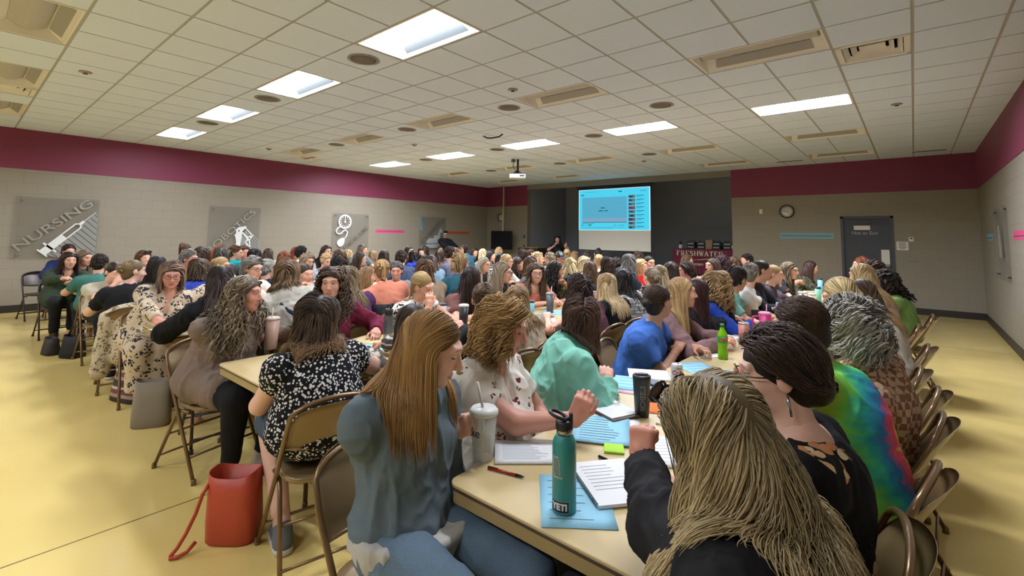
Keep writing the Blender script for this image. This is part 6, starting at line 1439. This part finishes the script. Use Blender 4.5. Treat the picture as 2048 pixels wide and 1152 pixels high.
hp = hero('person in a black lettered tee speaking into a microphone before the stage', (h[0], 13.0), -70, h, -62, ch=False, stand=True, pitch=2, bulk=1.2, skin='p', hair=('longw', '1f1714', '35261f'), top=('t', 'plain', '1a1b20'), slv='short', pants=('plain', '1c1d22'), shoes=('222222',), RH=h+V3(-.02, -.13, -.20), LH=h+V3(.46, -.22, -.22), Rp='fist', Rd=(.05, -.1, 1.), Rn=(.5, .6, 0), Lp='flat', Ld=(.5, -.3, .8), extra=mic, lod=2, group='people standing at the front')
mi = MB(); q = h+V3(-.005, -.155, -.10); mi.tube([q+V3(.0, -.0, -.10), q+V3(0, 0, -.01)], [.012, .016], 10).lathe([(.0, -.02), (.024, 0), (.02, .022), (0, .03)], 12, tuple(q)); tag(mi.build('microphone', m_blk), 'black hand microphone held by the person speaking before the stage', 'microphone')
for x, y, hd_, lb in CHAIRS: chair(x, y, hd_, lb)
# empty chairs the photo shows
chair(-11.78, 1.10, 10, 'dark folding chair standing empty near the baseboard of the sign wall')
chair(-1.62, 2.78, 2, 'empty brown folding chair between the teal hoodie and the blue tee, back in full view')
chair(-1.72, 3.02, 24, 'empty brown folding chair tucked behind another, beside the blue tee')
# ================================================================ things on and under the tables
def at(x, y, z=TH+.001): return (x, y, z)
def pz(px, py, z=TH): p = onz(px, py, z); return (p[0], p[1])
def paper(px, py, w_, l_, deg, m, lb, cat='paper', lift=0., lines=0, ink='6a7a86', name='paper_sheet', t=.0016, curl=0., group='papers on the tables'):
    x, y = pz(px, py); mb = MB(); n_ = 6; vs = []
    for k in (0, 1):
        for j_ in range(n_+1):
            for i in range(n_+1):
                u_, v_ = i/n_-.5, j_/n_-.5; vs.append((u_*w_, v_*l_, (t if k else 0)+curl*(u_*u_+v_*v_)*.25))
    N_ = (n_+1)**2; fs = []
    for j_ in range(n_):
        for i in range(n_): a = j_*(n_+1)+i; fs += [(N_+a, N_+a+1, N_+a+n_+2, N_+a+n_+1), (a+n_+1, a+n_+2, a+1, a)]
    rim = list(range(n_+1))+[j_*(n_+1)+n_ for j_ in range(1, n_+1)]+[n_*(n_+1)+i for i in range(n_-1, -1, -1)]+[j_*(n_+1) for j_ in range(n_-1, 0, -1)]
    fs += [(a, b, N_+b, N_+a) for a, b in zip(rim, rim[1:]+rim[:1])]
    mb.add(vs, fs, True); o = mb.build(name, m, loc=(x, y, TH+.0012+lift), rz=R(deg))
    if lines:
        q = MB(); rs = random.Random(int(px))
        for k in range(lines):
            yy = l_*(.36-.72*k/max(1, lines-1)); q.box((-w_*.38, yy-.0016, t+.0004+curl*.06), (w_*rs.uniform(.05, .38), yy+.0016, t+.0007+curl*.06))
        q.build('printed_lines', mat('ink_'+ink, ink, .8), o)
    tag(o, lb, cat, group); return o
P_bl = mat('paper_sky_blue', '8cc4dc', .7); P_wh = mat('paper_bright', 'e4e6e8', .7); P_pk = mat('paper_pale_pink', 'd8b6c8', .7); P_or = mat('paper_orange_bright', 'e0762e', .7); P_gn = mat('sticky_green', 'a4d636', .7)
# nearest table, rightmost row
paper(1052, 906, .24, .19, 42, P_wh, 'squared notebook page beside the clear cup', 'notebook', lines=14, ink='b4bcc4', name='notebook_page', t=.008)
o = paper(1203, 862, .24, .29, 28, P_bl, 'blue printed sheet near the green sticky notes', lines=9, curl=.02, lift=.004); paper(1218, 858, .24, .29, 20, P_wh, 'white sheet under the blue printed sheet', lift=.0)
tag(MB().rbox((-.038, -.038, 0), (.038, .038, .008), .002).build('sticky_notes', P_gn, loc=at(*pz(1228, 900)), rz=R(30)), 'pad of lime green sticky notes', 'sticky notes')
paper(1150, 1000, .22, .30, 38, P_bl, 'blue sheet under the spiral notebook', lines=6)
sp_x, sp_y = pz(1225, 968); sb_ = empty('spiral_notebook', (sp_x, sp_y, TH+.004), R(52))
MB().box((-.105, -.14, 0), (.105, .14, .010)).build('page_block', P_wh, sb_); w_ = MB()
for k in range(24): w_.tube([(-.105+.004*math.cos(t)-.003, -.13+k*.0112, .005+.009*math.sin(t)) for t in np.linspace(0, 6.28, 9)[:-1]], .0012, 4, True)
w_.build('wire_binding', mat('black_wire', '26272a', .4), sb_); q = MB()
for k in range(8): q.box((-.08, .10-k*.022, .0102), (random.uniform(-.0, .08), .103-k*.022, .0106))
q.build('handwriting', mat('pencil_grey', 'a0a4aa', .8), sb_); tag(sb_, 'open spiral notebook with handwriting by the black sleeve', 'notebook')
sp2 = paper(1345, 905, .20, .26, 40, P_wh, 'white spiral pad beyond the raised fist', 'notebook', lines=8, ink='c0c4c8', name='note_pad', t=.008)
def pen(px, py, deg, c, lb, z=TH+.006):
    x, y = pz(px, py); r_ = empty('pen', (x, y, z), R(deg)); MB().tube([(-.07, 0, 0), (.04, 0, 0)], .0048, 10).build('pen_barrel', mat('pen_'+c, c, .35), r_); MB().tube([(.04, 0, 0), (.062, 0, 0), (.072, 0, 0)], [.0050, .0042, .001], 10).build('pen_tip', m_blk, r_); MB().box((-.07, -.0015, .004), (-.03, .0015, .0066)).build('pen_clip', m_blk, r_); tag(r_, lb, 'pen', 'pens on the tables')
pen(1011, 948, 14, 'a02a28', 'red pen with a black tip in front of the squared notebook'); pen(1228, 930, -8, '1b1b1e', 'black pen above the spiral notebook'); pen(1335, 826, 140, '26262a', 'black pen lying by the orange paper')
# insulated teal bottle with stickers
def bottle(px, py, name, lb):
    x, y = pz(px, py); return empty(name, (x, y, TH+.001))
bt = bottle(1128, 1022, 'insulated_bottle', ''); bt.rotation_euler = (0, 0, math.atan2(-bt.location[1], -bt.location[0])-R(-90)-R(90)+R(90))
m_teal = mat('teal_powder_coat', '2c8684', .4, .0, bump=.08, bscale=300.)
MB().lathe([(.033, 0), (.0365, .004), (.0365, .195), (.0345, .208), (.027, .222), (.0245, .226)], 36).build('bottle_body', m_teal, bt); MB().lathe([(.0245, .224), (.0245, .240), (.023, .242)], 30).build('steel_collar', mat('brushed_steel', 'b0aca4', .3, 1.), bt)
ld = MB(); ld.lathe([(.0265, .240), (.0275, .244), (.0275, .262), (.022, .268), (0, .268)], 30); ld.build('bottle_lid', m_blk, bt)
rg = MB(); c_ = np.array([-.012, 0, .276]); rg.tube([c_+np.array([.027*math.cos(t)-.006, .024*math.sin(t), .010*math.cos(t)*-1.+.004]) for t in np.linspace(0, 6.28, 21)[:-1]], .0058, 8, True); rg.build('carry_loop', m_blk, bt); MB().rbox((.014, -.008, .262), (.026, .008, .288), .004).build('spout_flip', m_blk, bt)
def wrap(root, s, size, z, rad, m, a0=0., name='bottle_lettering', off=.0):
    t = text_mesh(name, s, size, .0012, m, root, None, offset=off)
    for v in t.data.vertices:
        a = a0-math.pi/2+v.co[0]/rad; r_ = rad+v.co[2]; v.co = Vector((r_*math.cos(a), r_*math.sin(a), z+v.co[1]))
    return t
def wrap_patch(root, w_, h_, z, rad, m, a0=0., name='sticker', n_=12, shape=None):
    mb = MB(); vs = []
    for k in range(n_+1):
        u_ = -1+2*k/n_; a = a0-math.pi/2+u_*w_/2/rad; lo, hi = (-1, 1) if shape is None else shape(u_)
        for v_ in (lo, hi): vs.append((rad*math.cos(a), rad*math.sin(a), z+v_*h_/2))
    mb.add(vs, [(2*k, 2*k+2, 2*k+3, 2*k+1) for k in range(n_)], True); return mb.build(name, m, root)
wrap_patch(bt, .062, .034, .027, .0369, mat('sticker_silver', '8fa09c', .5), -.40, 'sticker_border'); wrap_patch(bt, .059, .031, .027, .0371, m_blk, -.40, 'sticker'); wrap(bt, 'YETI', .025, .027, .0376, mat('sticker_letter', 'd8d8d4', .5), -.40, off=.0012)
mn = lambda u_: (-1+.25*max(0, u_), min(1., 1.-.35*max(0, u_)+.1)) if u_ < .2 else (-1., -.45-.5*(u_-.2)) if u_ > .55 else (-1, 1-.9*(u_-.2)*2.6)
wrap_patch(bt, .036, .062, .138, .0369, mat('sticker_pale', '9aa8a2', .6, noise=.5, nscale=160.), -.62, 'state_sticker', 20, mn); wrap_patch(bt, .029, .052, .138, .0371, mat('sticker_pattern', '6d7a76', .6, noise=.7, nscale=220.), -.62, 'state_sticker_print', 20, mn)
tag(bt, 'teal insulated bottle with a black loop lid and stickers', 'bottle')
# clear handled cup with straw
cu = empty('clear_cup', (CUP[0], CUP[1], TH+.001), R(35))
def clear(name, c, rough, a):
    n = NT(name); n.base(lin(c)); n.set(rough=rough, trans=.2, ior=1.2, alpha=a); return n.m
m_clear = clear('clear_plastic', 'eef0ec', .12, .32)
MB().lathe([(.036, 0), (.039, .004), (.050, .165), (.0485, .165), (.037, .006), (0, .006)], 32).build('cup_wall', m_clear, cu); MB().lathe([(.036, .007), (.0435, .085), (0, .085)], 28).build('ice_water', clear('ice_water', 'e0e0cc', .2, .4), cu)
MB().lathe([(.054, .163), (.0545, .168), (.0545, .176), (.050, .180), (.046, .186), (0, .186)], 32).build('cup_lid', mat('translucent_lid', 'cfd0cc', .4), cu); MB().tube([(.0, .0, .03), (-.006, 0, .19), (-.028, .004, .275)], .0055, 10).build('straw', mat('frosted_straw', 'd2d0cc', .3), cu)
MB().tube([(-.048, 0, .15), (-.085, 0, .145), (-.088, 0, .06), (-.042, 0, .045)], .007, 8).build('cup_handle', m_clear, cu); wrap(cu, 'Luke', .045, .105, .0478, m_blk, R(-60), 'cup_lettering'); tag(cu, 'clear handled cup with a lid and white straw at the table corner', 'cup')
# black lettered tumbler
tb = bottle(1284, 832, 'black_tumbler', ''); tb.rotation_euler = (0, 0, R(35)); MB().lathe([(.029, 0), (.032, .004), (.041, .165), (.042, .172), (.042, .184), (.036, .188), (0, .186)], 32).build('tumbler_body', mat('black_powder_coat', '161719', .4), tb); MB().rbox((-.03, -.012, .184), (.03, .012, .194), .006).build('slide_lid', m_blk, tb)
t = text_mesh('tumbler_lettering', 'SCHEELS', .030, .001, mat('dull_silver_print', '8f8f90', .4), tb, MXYZ((0, 0, 0), (0, 1, 0), (-1, 0, 0), (0, 0, 1)), offset=.0008)
for v in t.data.vertices:
    a = R(-92)+v.co[0]/.036; zz = .09+v.co[1]; r_ = .0325+.0090*zz/.165+.0006; v.co = Vector((r_*math.cos(a), r_*math.sin(a), zz))
tag(tb, 'tall black tumbler with vertical silver lettering', 'tumbler')
# clipboard stack with reading glasses
cbx, cby = pz(1222, 822); cbd = empty('note_folder', (cbx, cby, TH+.001), R(-22)); MB().rbox((-.13, -.095, 0), (.13, .095, .012), .006).build('folder_cover', mat('dark_folder', '4a3a34', .5), cbd); MB().box((-.12, -.085, .012), (.11, .085, .015)).build('folder_page', P_wh, cbd); tag(cbd, 'dark folder with white pages beside the black tumbler', 'folder')
gl = MB(); gx, gy = pz(1216, 806, TH+.02)
for s in (-1, 1): gl.tube([(s*.033+.024*math.cos(t), 0, .02+.017*math.sin(t)) for t in np.linspace(0, 6.28, 13)[:-1]], .0018, 5, True); gl.tube([(s*.058, 0, .025), (s*.06, .09, .012)], .0018, 5)
gl.tube([(-.01, 0, .024), (.01, 0, .024)], .0018, 5); tag(gl.build('reading_glasses', mat('clear_pink_frame', 'c4a8a4', .3), loc=(gx, gy, TH+.0175), rz=R(30)), 'folded reading glasses on the dark folder', 'glasses')
paper(1318, 812, .20, .24, 20, P_or, 'bright orange sheet behind the black tumbler'); paper(1250, 772, .20, .26, 15, P_pk, 'pink sheet by the teal sleeve'); paper(1262, 768, .20, .26, 22, P_bl, 'blue sheet lying on the pink sheet', lift=.003, lines=4)
paper(1298, 752, .24, .20, 30, P_wh, 'white writing pad with a dark border by the teal hoodie', 'notebook', name='writing_pad', t=.010, lift=.001); paper(1312, 790, .20, .27, 25, P_bl, 'blue sheet under the phone')
ph = empty('smartphone', (*pz(1316, 772), TH+.006), R(75)); MB().rbox((-.036, -.075, 0), (.036, .075, .009), .01).build('phone_case', mat('purple_case', '5a3a6a', .4), ph); MB().rbox((-.033, -.071, .009), (.033, .071, .0098), .008).build('phone_screen', mat('phone_glass', '8b8f9c', .1), ph); tag(ph, 'smartphone in a purple case on blue paper', 'phone')
eb = MB()
for dx, dy in ((0, 0), (.02, .012)): eb.tube([(dx, dy, .004), (dx+.012, dy+.004, .005), (dx+.03, dy-.002, .004)], [.006, .004, .003], 8)
tag(eb.build('earbuds', m_white, loc=at(*pz(1312, 848))), 'pair of small white earbuds on the table', 'earbuds')
# cans and green soda
def can(px, py, m, name, lb):
    x, y = pz(px, py); r_ = empty(name, (x, y, TH+.001), R(35)); MB().lathe([(.024, 0), (.0325, .010), (.033, .014), (.033, .104), (.028, .114), (.027, .117)], 32).build('can_body', m, r_); MB().lathe([(.0268, .1155), (.0255, .114), (0, .114)], 28).build('can_top', mat('can_aluminium', 'c2c2c0', .3, 1.), r_); MB().tube([(-.008, 0, .1155), (.012, 0, .1158)], .005, 6).build('pull_tab', mat('can_aluminium', 'c2c2c0', .3, 1.), r_); tag(r_, lb, 'can'); return r_
cc = can(1354, 770, mat('silver_can_print', 'c9c8c8', .35, .3), 'soda_can', 'silver soda can with red and black letters')
t = wrap(cc, 'Coke', .034, .072, .0334, mat('can_red', 'a3232c', .4), .1, 'can_lettering', .0012); wrap(cc, 'diet', .016, .097, .0334, m_blk, .1, 'can_lettering')
oc = can(1481, 778, mat('orange_can_print', 'd0601c', .35, .2), 'soda_can', 'orange soda can beside the blue sheets'); wrap(oc, 'orange', .017, .07, .0334, mat('can_cream', 'e8c890', .4), .2, 'can_lettering')
gb_ = bottle(1446, 718, 'soda_bottle', ''); gb_.rotation_euler = (0, 0, R(35)); m_gr = NT('green_soda_plastic'); m_gr.base(lin('86c81e')); m_gr.set(rough=.15, trans=.35, ior=1.3); m_gr = m_gr.m
MB().lathe([(.028, 0), (.033, .006), (.0335, .045), (.029, .075), (.0325, .10), (.0335, .115), (.0335, .155), (.030, .175), (.018, .198), (.0135, .212), (.0135, .222)], 32).build('bottle_body', m_gr, gb_); MB().lathe([(.0148, .218), (.0148, .238), (0, .239)], 20).build('bottle_cap', mat('cap_dark_green', '1c6a34', .4), gb_); MB().lathe([(.0338, .112), (.0342, .113), (.0342, .157), (.0338, .158)], 32).build('bottle_label', mat('label_green', '2f8a34', .4), gb_)
wrap(gb_, 'DEW', .024, .135, .0346, mat('label_red', 'c63a34', .4), .1, 'label_lettering', .0014); wrap(gb_, 'Mtn', .012, .150, .0346, m_white, -.1, 'label_lettering'); tag(gb_, 'bottle of bright green soda in the middle of the table', 'bottle')
# cups along the rightmost row
def tumbler(px, py, c, lb, h_=.165, r0=.031, r1=.041, steel=True, handle=False, straw=None, z=TH, name='tumbler', cap=None, m=None, s=1.):
    x, y = pz(px, py, z); r_ = empty(name, (x, y, z+.001), R(20)); mm = m or mat('cup_'+c, c, .4)
    MB().lathe([(r0*s, 0), (r0*s+.002, .004), (r1*s, h_*s), (r1*s-.003, h_*s)], 28).build('tumbler_body', mm, r_)
    if steel: MB().lathe([(r1*s, h_*s-.008), (r1*s+.0008, h_*s-.004), (r1*s+.0004, h_*s+.004), (r1*s-.004, h_*s+.005), (0, h_*s+.005)], 28).build('steel_rim', mat('brushed_steel', 'b0aca4', .3, 1.), r_)
    if cap: MB().lathe([(r1*s+.001, h_*s), (r1*s+.002, h_*s+.012), (r1*s*.8, h_*s+.020), (0, h_*s+.021)], 28).build('cup_lid', mat('lid_'+cap, cap, .4), r_)
    if handle: MB().tube([(-r1*s*.92, 0, h_*s*.88), (-r1*s-.045, 0, h_*s*.86), (-r1*s-.048, 0, h_*s*.35), (-r1*s*.86, 0, h_*s*.3)], .009, 8).build('cup_handle', mm, r_)
    if straw: MB().tube([(.01, 0, h_*s*.3), (.012, 0, h_*s), (.016, .004, h_*s+.085)], .0045, 8).build('straw', mat('straw_'+straw, straw, .4), r_)
    tag(r_, lb, 'cup', 'drink cups on the tables'); return r_
tumbler(1488, 690, 'b46f5e', 'copper pink tumbler with a steel rim past the green soda', .17); tumbler(1531, 672, 'c22a72', 'hot pink handled tumbler with a straw', .185, .036, .05, handle=True, straw='e0a0b8', cap='d890b0', steel=False)
x_, y_ = pz(1512, 652); tag(MB().rbox((-.04, -.02, 0), (.04, .02, .155), .012).build('black_case', m_blk, loc=(x_, y_, TH+.001), rz=R(30)), 'upright black case standing behind the hot pink tumbler', 'case')
tumbler(1560, 632, '9aa6c8', 'blue and white patterned can beside the white pages', .14, .036, .037, steel=False, m=cloth('houndstooth', 'd6d8e2', '6b76b4'), name='patterned_can'); 
m_cow = NT('cow_print'); v_ = m_cow.n('ShaderNodeTexNoise', i_Scale=26., i_Detail=1.); m_cow.l(m_cow.co('Object'), v_.inputs[0]); m_cow.base(m_cow.mix(m_cow.math('GREATER_THAN', v_.outputs[0], .56), lin('e4e2dc'), lin('161616'))); m_cow.set(rough=.4)
tumbler(1605, 612, 'cow', 'white tumbler with black cow spots', .16, .038, .047, steel=False, cap='d8d6d0', m=m_cow.m); tumbler(1625, 614, 'd6cfb2', 'cream handled mug beside the cow spotted tumbler', .15, .038, .046, steel=False, handle=True, cap='e6e2d4')
tumbler(1637, 610, '7ec2a4', 'mint green bottle with a black lid', .21, .034, .035, steel=False, cap='17181a', name='insulated_flask'); tumbler(1641, 588, '77b4d0', 'sky blue bottle with a black lid by the camouflage jacket', .22, .034, .036, steel=False, cap='17181a', name='insulated_flask')
x_, y_ = pz(1622, 592); tag(MB().rbox((-.09, -.06, 0), (.09, .06, .07), .005).build('cream_box', mat('cream_card', 'c9c2a4', .7), loc=(x_, y_, TH+.001), rz=R(20)), 'cream box standing near the far end of the first row', 'box')
for px_, py_, w_, l_, a_, mm_, lb in ((1398, 738, .22, .30, 52, P_bl, 'blue printed sheet in front of the blue tee'), (1400, 706, .22, .28, 60, P_wh, 'white name sheet beside the green soda bottle'), (1495, 752, .20, .22, 30, P_bl, 'blue sheet behind the orange soda can'), (1500, 775, .16, .2, 10, P_bl, 'blue sheet right of the orange soda can'), (1440, 672, .22, .3, 70, P_wh, 'white sheet in front of the black sleeved arms'), (1500, 700, .12, .16, 30, P_pk, 'pale pink slip near the copper pink tumbler'), (1510, 672, .2, .28, 40, P_bl, 'blue sheet under the hot pink tumbler'), (1545, 650, .2, .28, 40, P_wh, 'white pages by the patterned can'), (1590, 618, .2, .25, 20, P_wh, 'white sheet before the mauve sweater'), (1668, 598, .2, .28, 20, P_wh, 'white sheet near the bowed head in the cream top')):
    paper(px_, py_, w_, l_, a_, mm_, lb, lines=5 if px_ < 1520 else 0)
pen(1420, 700, 60, '26262a', 'dark pen on the white name sheet')
# second row
def mugset(px, py, c, lb, s=1.):
    r_ = tumbler(px, py, c, lb, .205, .037, .052, steel=False, handle=True, straw='d9cfc0', cap='cbb8ac', name='handled_tumbler', s=s); return r_
r_ = mugset(541, 698, 'b29484', 'tan handled tumbler with a straw beside the taupe cardigan'); r_.rotation_euler = (0, 0, R(-35))
def glassbottle(px, py, lb):
    x, y = pz(px, py); r_ = empty('water_bottle', (x, y, TH+.001)); MB().lathe([(.034, 0), (.037, .004), (.037, .17), (.028, .195), (.026, .2)], 28).build('bottle_body', clear('smoky_clear', '5d666c', .1, .6), r_); MB().lathe([(.030, .198), (.031, .202), (.031, .24), (.02, .25), (0, .25)], 24).build('bottle_lid', m_blk, r_); MB().tube([(-.02, 0, .245), (-.018, 0, .275), (.018, 0, .275), (.02, 0, .245)], .006, 8).build('carry_loop', m_blk, r_); tag(r_, lb, 'bottle')
glassbottle(776, 682, 'smoky clear water bottle with a black loop lid between the maroon sweatshirt and striped sweater')
for px_, py_, w_, l_, a_, mm_, lb in ((742, 678, .25, .32, 20, mat('manila', 'd2bf8c', .7), 'manila folder before the maroon sweatshirt'), (738, 698, .22, .28, 35, P_bl, 'pale blue sheet under the striped sleeve'), (905, 580, .22, .3, 20, P_wh, 'white sheet on the third row past the tan sweater'), (918, 576, .22, .3, 30, P_bl, 'blue sheet on the third row past the tan sweater'), (1090, 640, .22, .3, 40, P_wh, 'white sheet by the maroon sleeveless arm'), (1105, 625, .22, .3, 30, P_bl, 'blue sheet beyond the grey lidded cup'), (1270, 585, .2, .26, 20, P_wh, 'pale sheet in front of the red blouse'), (340, 655, .2, .26, 40, P_wh, 'printed handout at the end of the third row'), (352, 660, .2, .26, 10, P_bl, 'blue handout under the printed handout'), (212, 606, .2, .26, 30, P_wh, 'white handout at the end of the fourth row')):
    paper(px_, py_, w_, l_, a_, mm_, lb)
tumbler(1100, 626, '4d4f50', 'tall grey lidded cup with a straw near the moss green shirt', .20, .034, .046, steel=False, cap='8f9290', straw='d8d8d4'); tumbler(1061, 632, '6fb6c0', 'aqua cup with a black lid before the coral top', .14, .036, .042, steel=False, cap='17181a'); tumbler(1186, 616, 'a87468', 'rose steel tumbler right of the maroon top', .19, .034, .045); tumbler(884, 640, 'c8c8c2', 'white lidded cup before the print blouse', .14, .034, .04, steel=False, cap='2a2a2c'); tumbler(900, 638, 'b8b6ae', 'clear pale cup beside the white lidded cup', .12, .034, .04, steel=False, m=m_clear)
tumbler(1257, 600, '5d4a4c', 'plum tumbler with a black lid before the red blouse', .17, .032, .042, steel=False, cap='1a1a1c'); tumbler(1288, 592, '1d1e20', 'small black tumbler before the pink dotted blouse', .12, .034, .042, steel=False, cap='1d1e20')
tumbler(927, 648, '1a1b22', 'dark tumbler with a pale lid held by the black shirted hand', .15, .034, .044, steel=False, cap='d0d0d0', z=.80); 
x_, y_ = pz(578, 735); tag(MB().lathe([(.03, 0), (.032, .01), (.0, .014)], 10).build('snack_wrapper', m_blk, loc=(x_-.1, y_-.02, TH+.001)), 'small dark wrapper on the second row table end', 'wrapper')
tumbler(405, 624, '3f8a52', 'small green capped bottle by the leaf print dress', .10, .026, .028, steel=False, cap='3f8a52')
# bags on the floor
def tote(x, y, rz, w_, d_, h_, m, lb, slump=.0, name='tote_bag', inner=None, hole=True, tilt=0.):
    r_ = empty(name, (x, y, .0), R(rz)); mb = MB(); n_ = 28; rings = []
    prof = [(.0, .92), (.02, 1.), (.3, 1.02), (.65, .98), (1., .95)]
    def ringp(t, k): return [(w_/2*k*math.copysign(abs(math.cos(a))**.6, math.cos(a)), d_/2*k*(1-slump*t*.6)*math.copysign(abs(math.sin(a))**.6, math.sin(a))+tilt*t*h_, .002+h_*t+.03*h_*t*math.cos(2*a)) for a in np.linspace(0, 2*math.pi, n_+1)[:-1]]
    vs = [p for t, k in prof for p in ringp(t, k)]; vi = [p for t, k in ((1., .91), (.35, .92), (.05, .85)) for p in ringp(t, k)]
    nr = len(prof); allv = vs+vi; N_ = n_
    fs = [(k*N_+i, k*N_+(i+1) % N_, (k+1)*N_+(i+1) % N_, (k+1)*N_+i) for k in range(nr+2) for i in range(N_)]+[tuple(range(N_-1, -1, -1)), tuple(range((nr+2)*N_, (nr+3)*N_))]
    mb.add(allv, fs, True); mb.build('bag_body', m, r_); return r_
m_coral = mat('coral_leather', 'b5442c', .45, noise=.08)
tb1 = tote(-2.745, 1.06, 40, .25, .17, .34, m_coral, '', tilt=-.05)
tot = MB(); tot.tube([(-.10, -.075, .30), (-.115, -.10, .26), (-.13, -.12, .18), (-.155, -.145, .10), (-.18, -.165, .045), (-.20, -.18, .018), (-.20, -.185, .012), (-.17, -.175, .011), (-.14, -.15, .02), (-.12, -.12, .05)], .009, 8); tot.build('bag_strap', m_coral, tb1); tag(tb1, 'coral red tote bag standing open on the floor', 'bag')
n_ = NT('striped_weave'); s_ = n_.n('ShaderNodeSeparateXYZ'); n_.l(n_.co('Object'), s_.inputs[0]); n_.base(n_.ramp(n_.math('FRACT', n_.math('MULTIPLY', s_.outputs[2], 7.)), [(0, lin('3a2c2c')), (.3, lin('a08e78')), (.5, lin('6d3a40')), (.75, lin('c0b09a')), (.9, lin('4a3838'))], 'CONSTANT')); n_.set(rough=.8)
tb2 = tote(-5.62, 1.2, 20, .42, .22, .30, n_.m, '', slump=.9); MB().tube([(-.1, .0, .33), (-.06, .0, .44), (.06, .0, .44), (.1, .0, .33)], .010, 6).build('bag_handle', mat('dark_handle', '3a2c2c', .7), tb2); tag(tb2, 'striped woven bag slumped on the floor by the leaf print dress', 'bag')
tb3 = tote(-4.78, 1.16, 60, .26, .16, .36, mat('pale_tote', '8a8070', .8), '', slump=.4); tag(tb3, 'pale canvas bag on the floor by the dark chair', 'bag')
tb4 = tote(-7.98, 1.08, 30, .26, .2, .26, mat('black_tote', '121214', .75), '', slump=.7); MB().tube([(-.1, .0, .25), (-.07, .03, .36), (.07, .03, .36), (.1, .0, .25)], .010, 6).build('bag_handle', m_blk, tb4); tag(tb4, 'black bag on the floor at the end of the fourth row', 'bag')
tb5 = tote(-8.35, .92, 10, .26, .16, .2, mat('brown_black_tote', '2a2220', .7), '', slump=.6); tag(tb5, 'small dark bag on the floor between the fourth and fifth rows', 'bag')
# a pale floral jacket hung over the fourth row chair
q_ = [ell((0, 0, .70), (.235, .045, .14), None, .04), cone((-.2, -.02, .72), (-.22, -.03, .22), .05, .075, .04), cone((.2, -.02, .72), (.23, .04, .3), .05, .06, .04), cone((0, -.03, .66), (0, -.06, .38), .14, .16, .05), halfspace((0, .035, 0), (0, 1, 0), .01)]
V, Q = mesh_sdf(q_, .014); me = npmesh('hung_jacket', folds(V, Q, .014, 8., 3.), Q); me.materials.append(cloth('leaf', 'c4b79c', '7a6a54')); jo = link(bpy.data.objects.new('hung_jacket', me)); jo.location = (-6.02, 1.24, 0); jo.rotation_euler = (0, 0, R(172-90)); jo.scale = (1, 1, 1); tag(jo, 'pale leaf print jacket hung over a chair back in the fourth row', 'jacket')
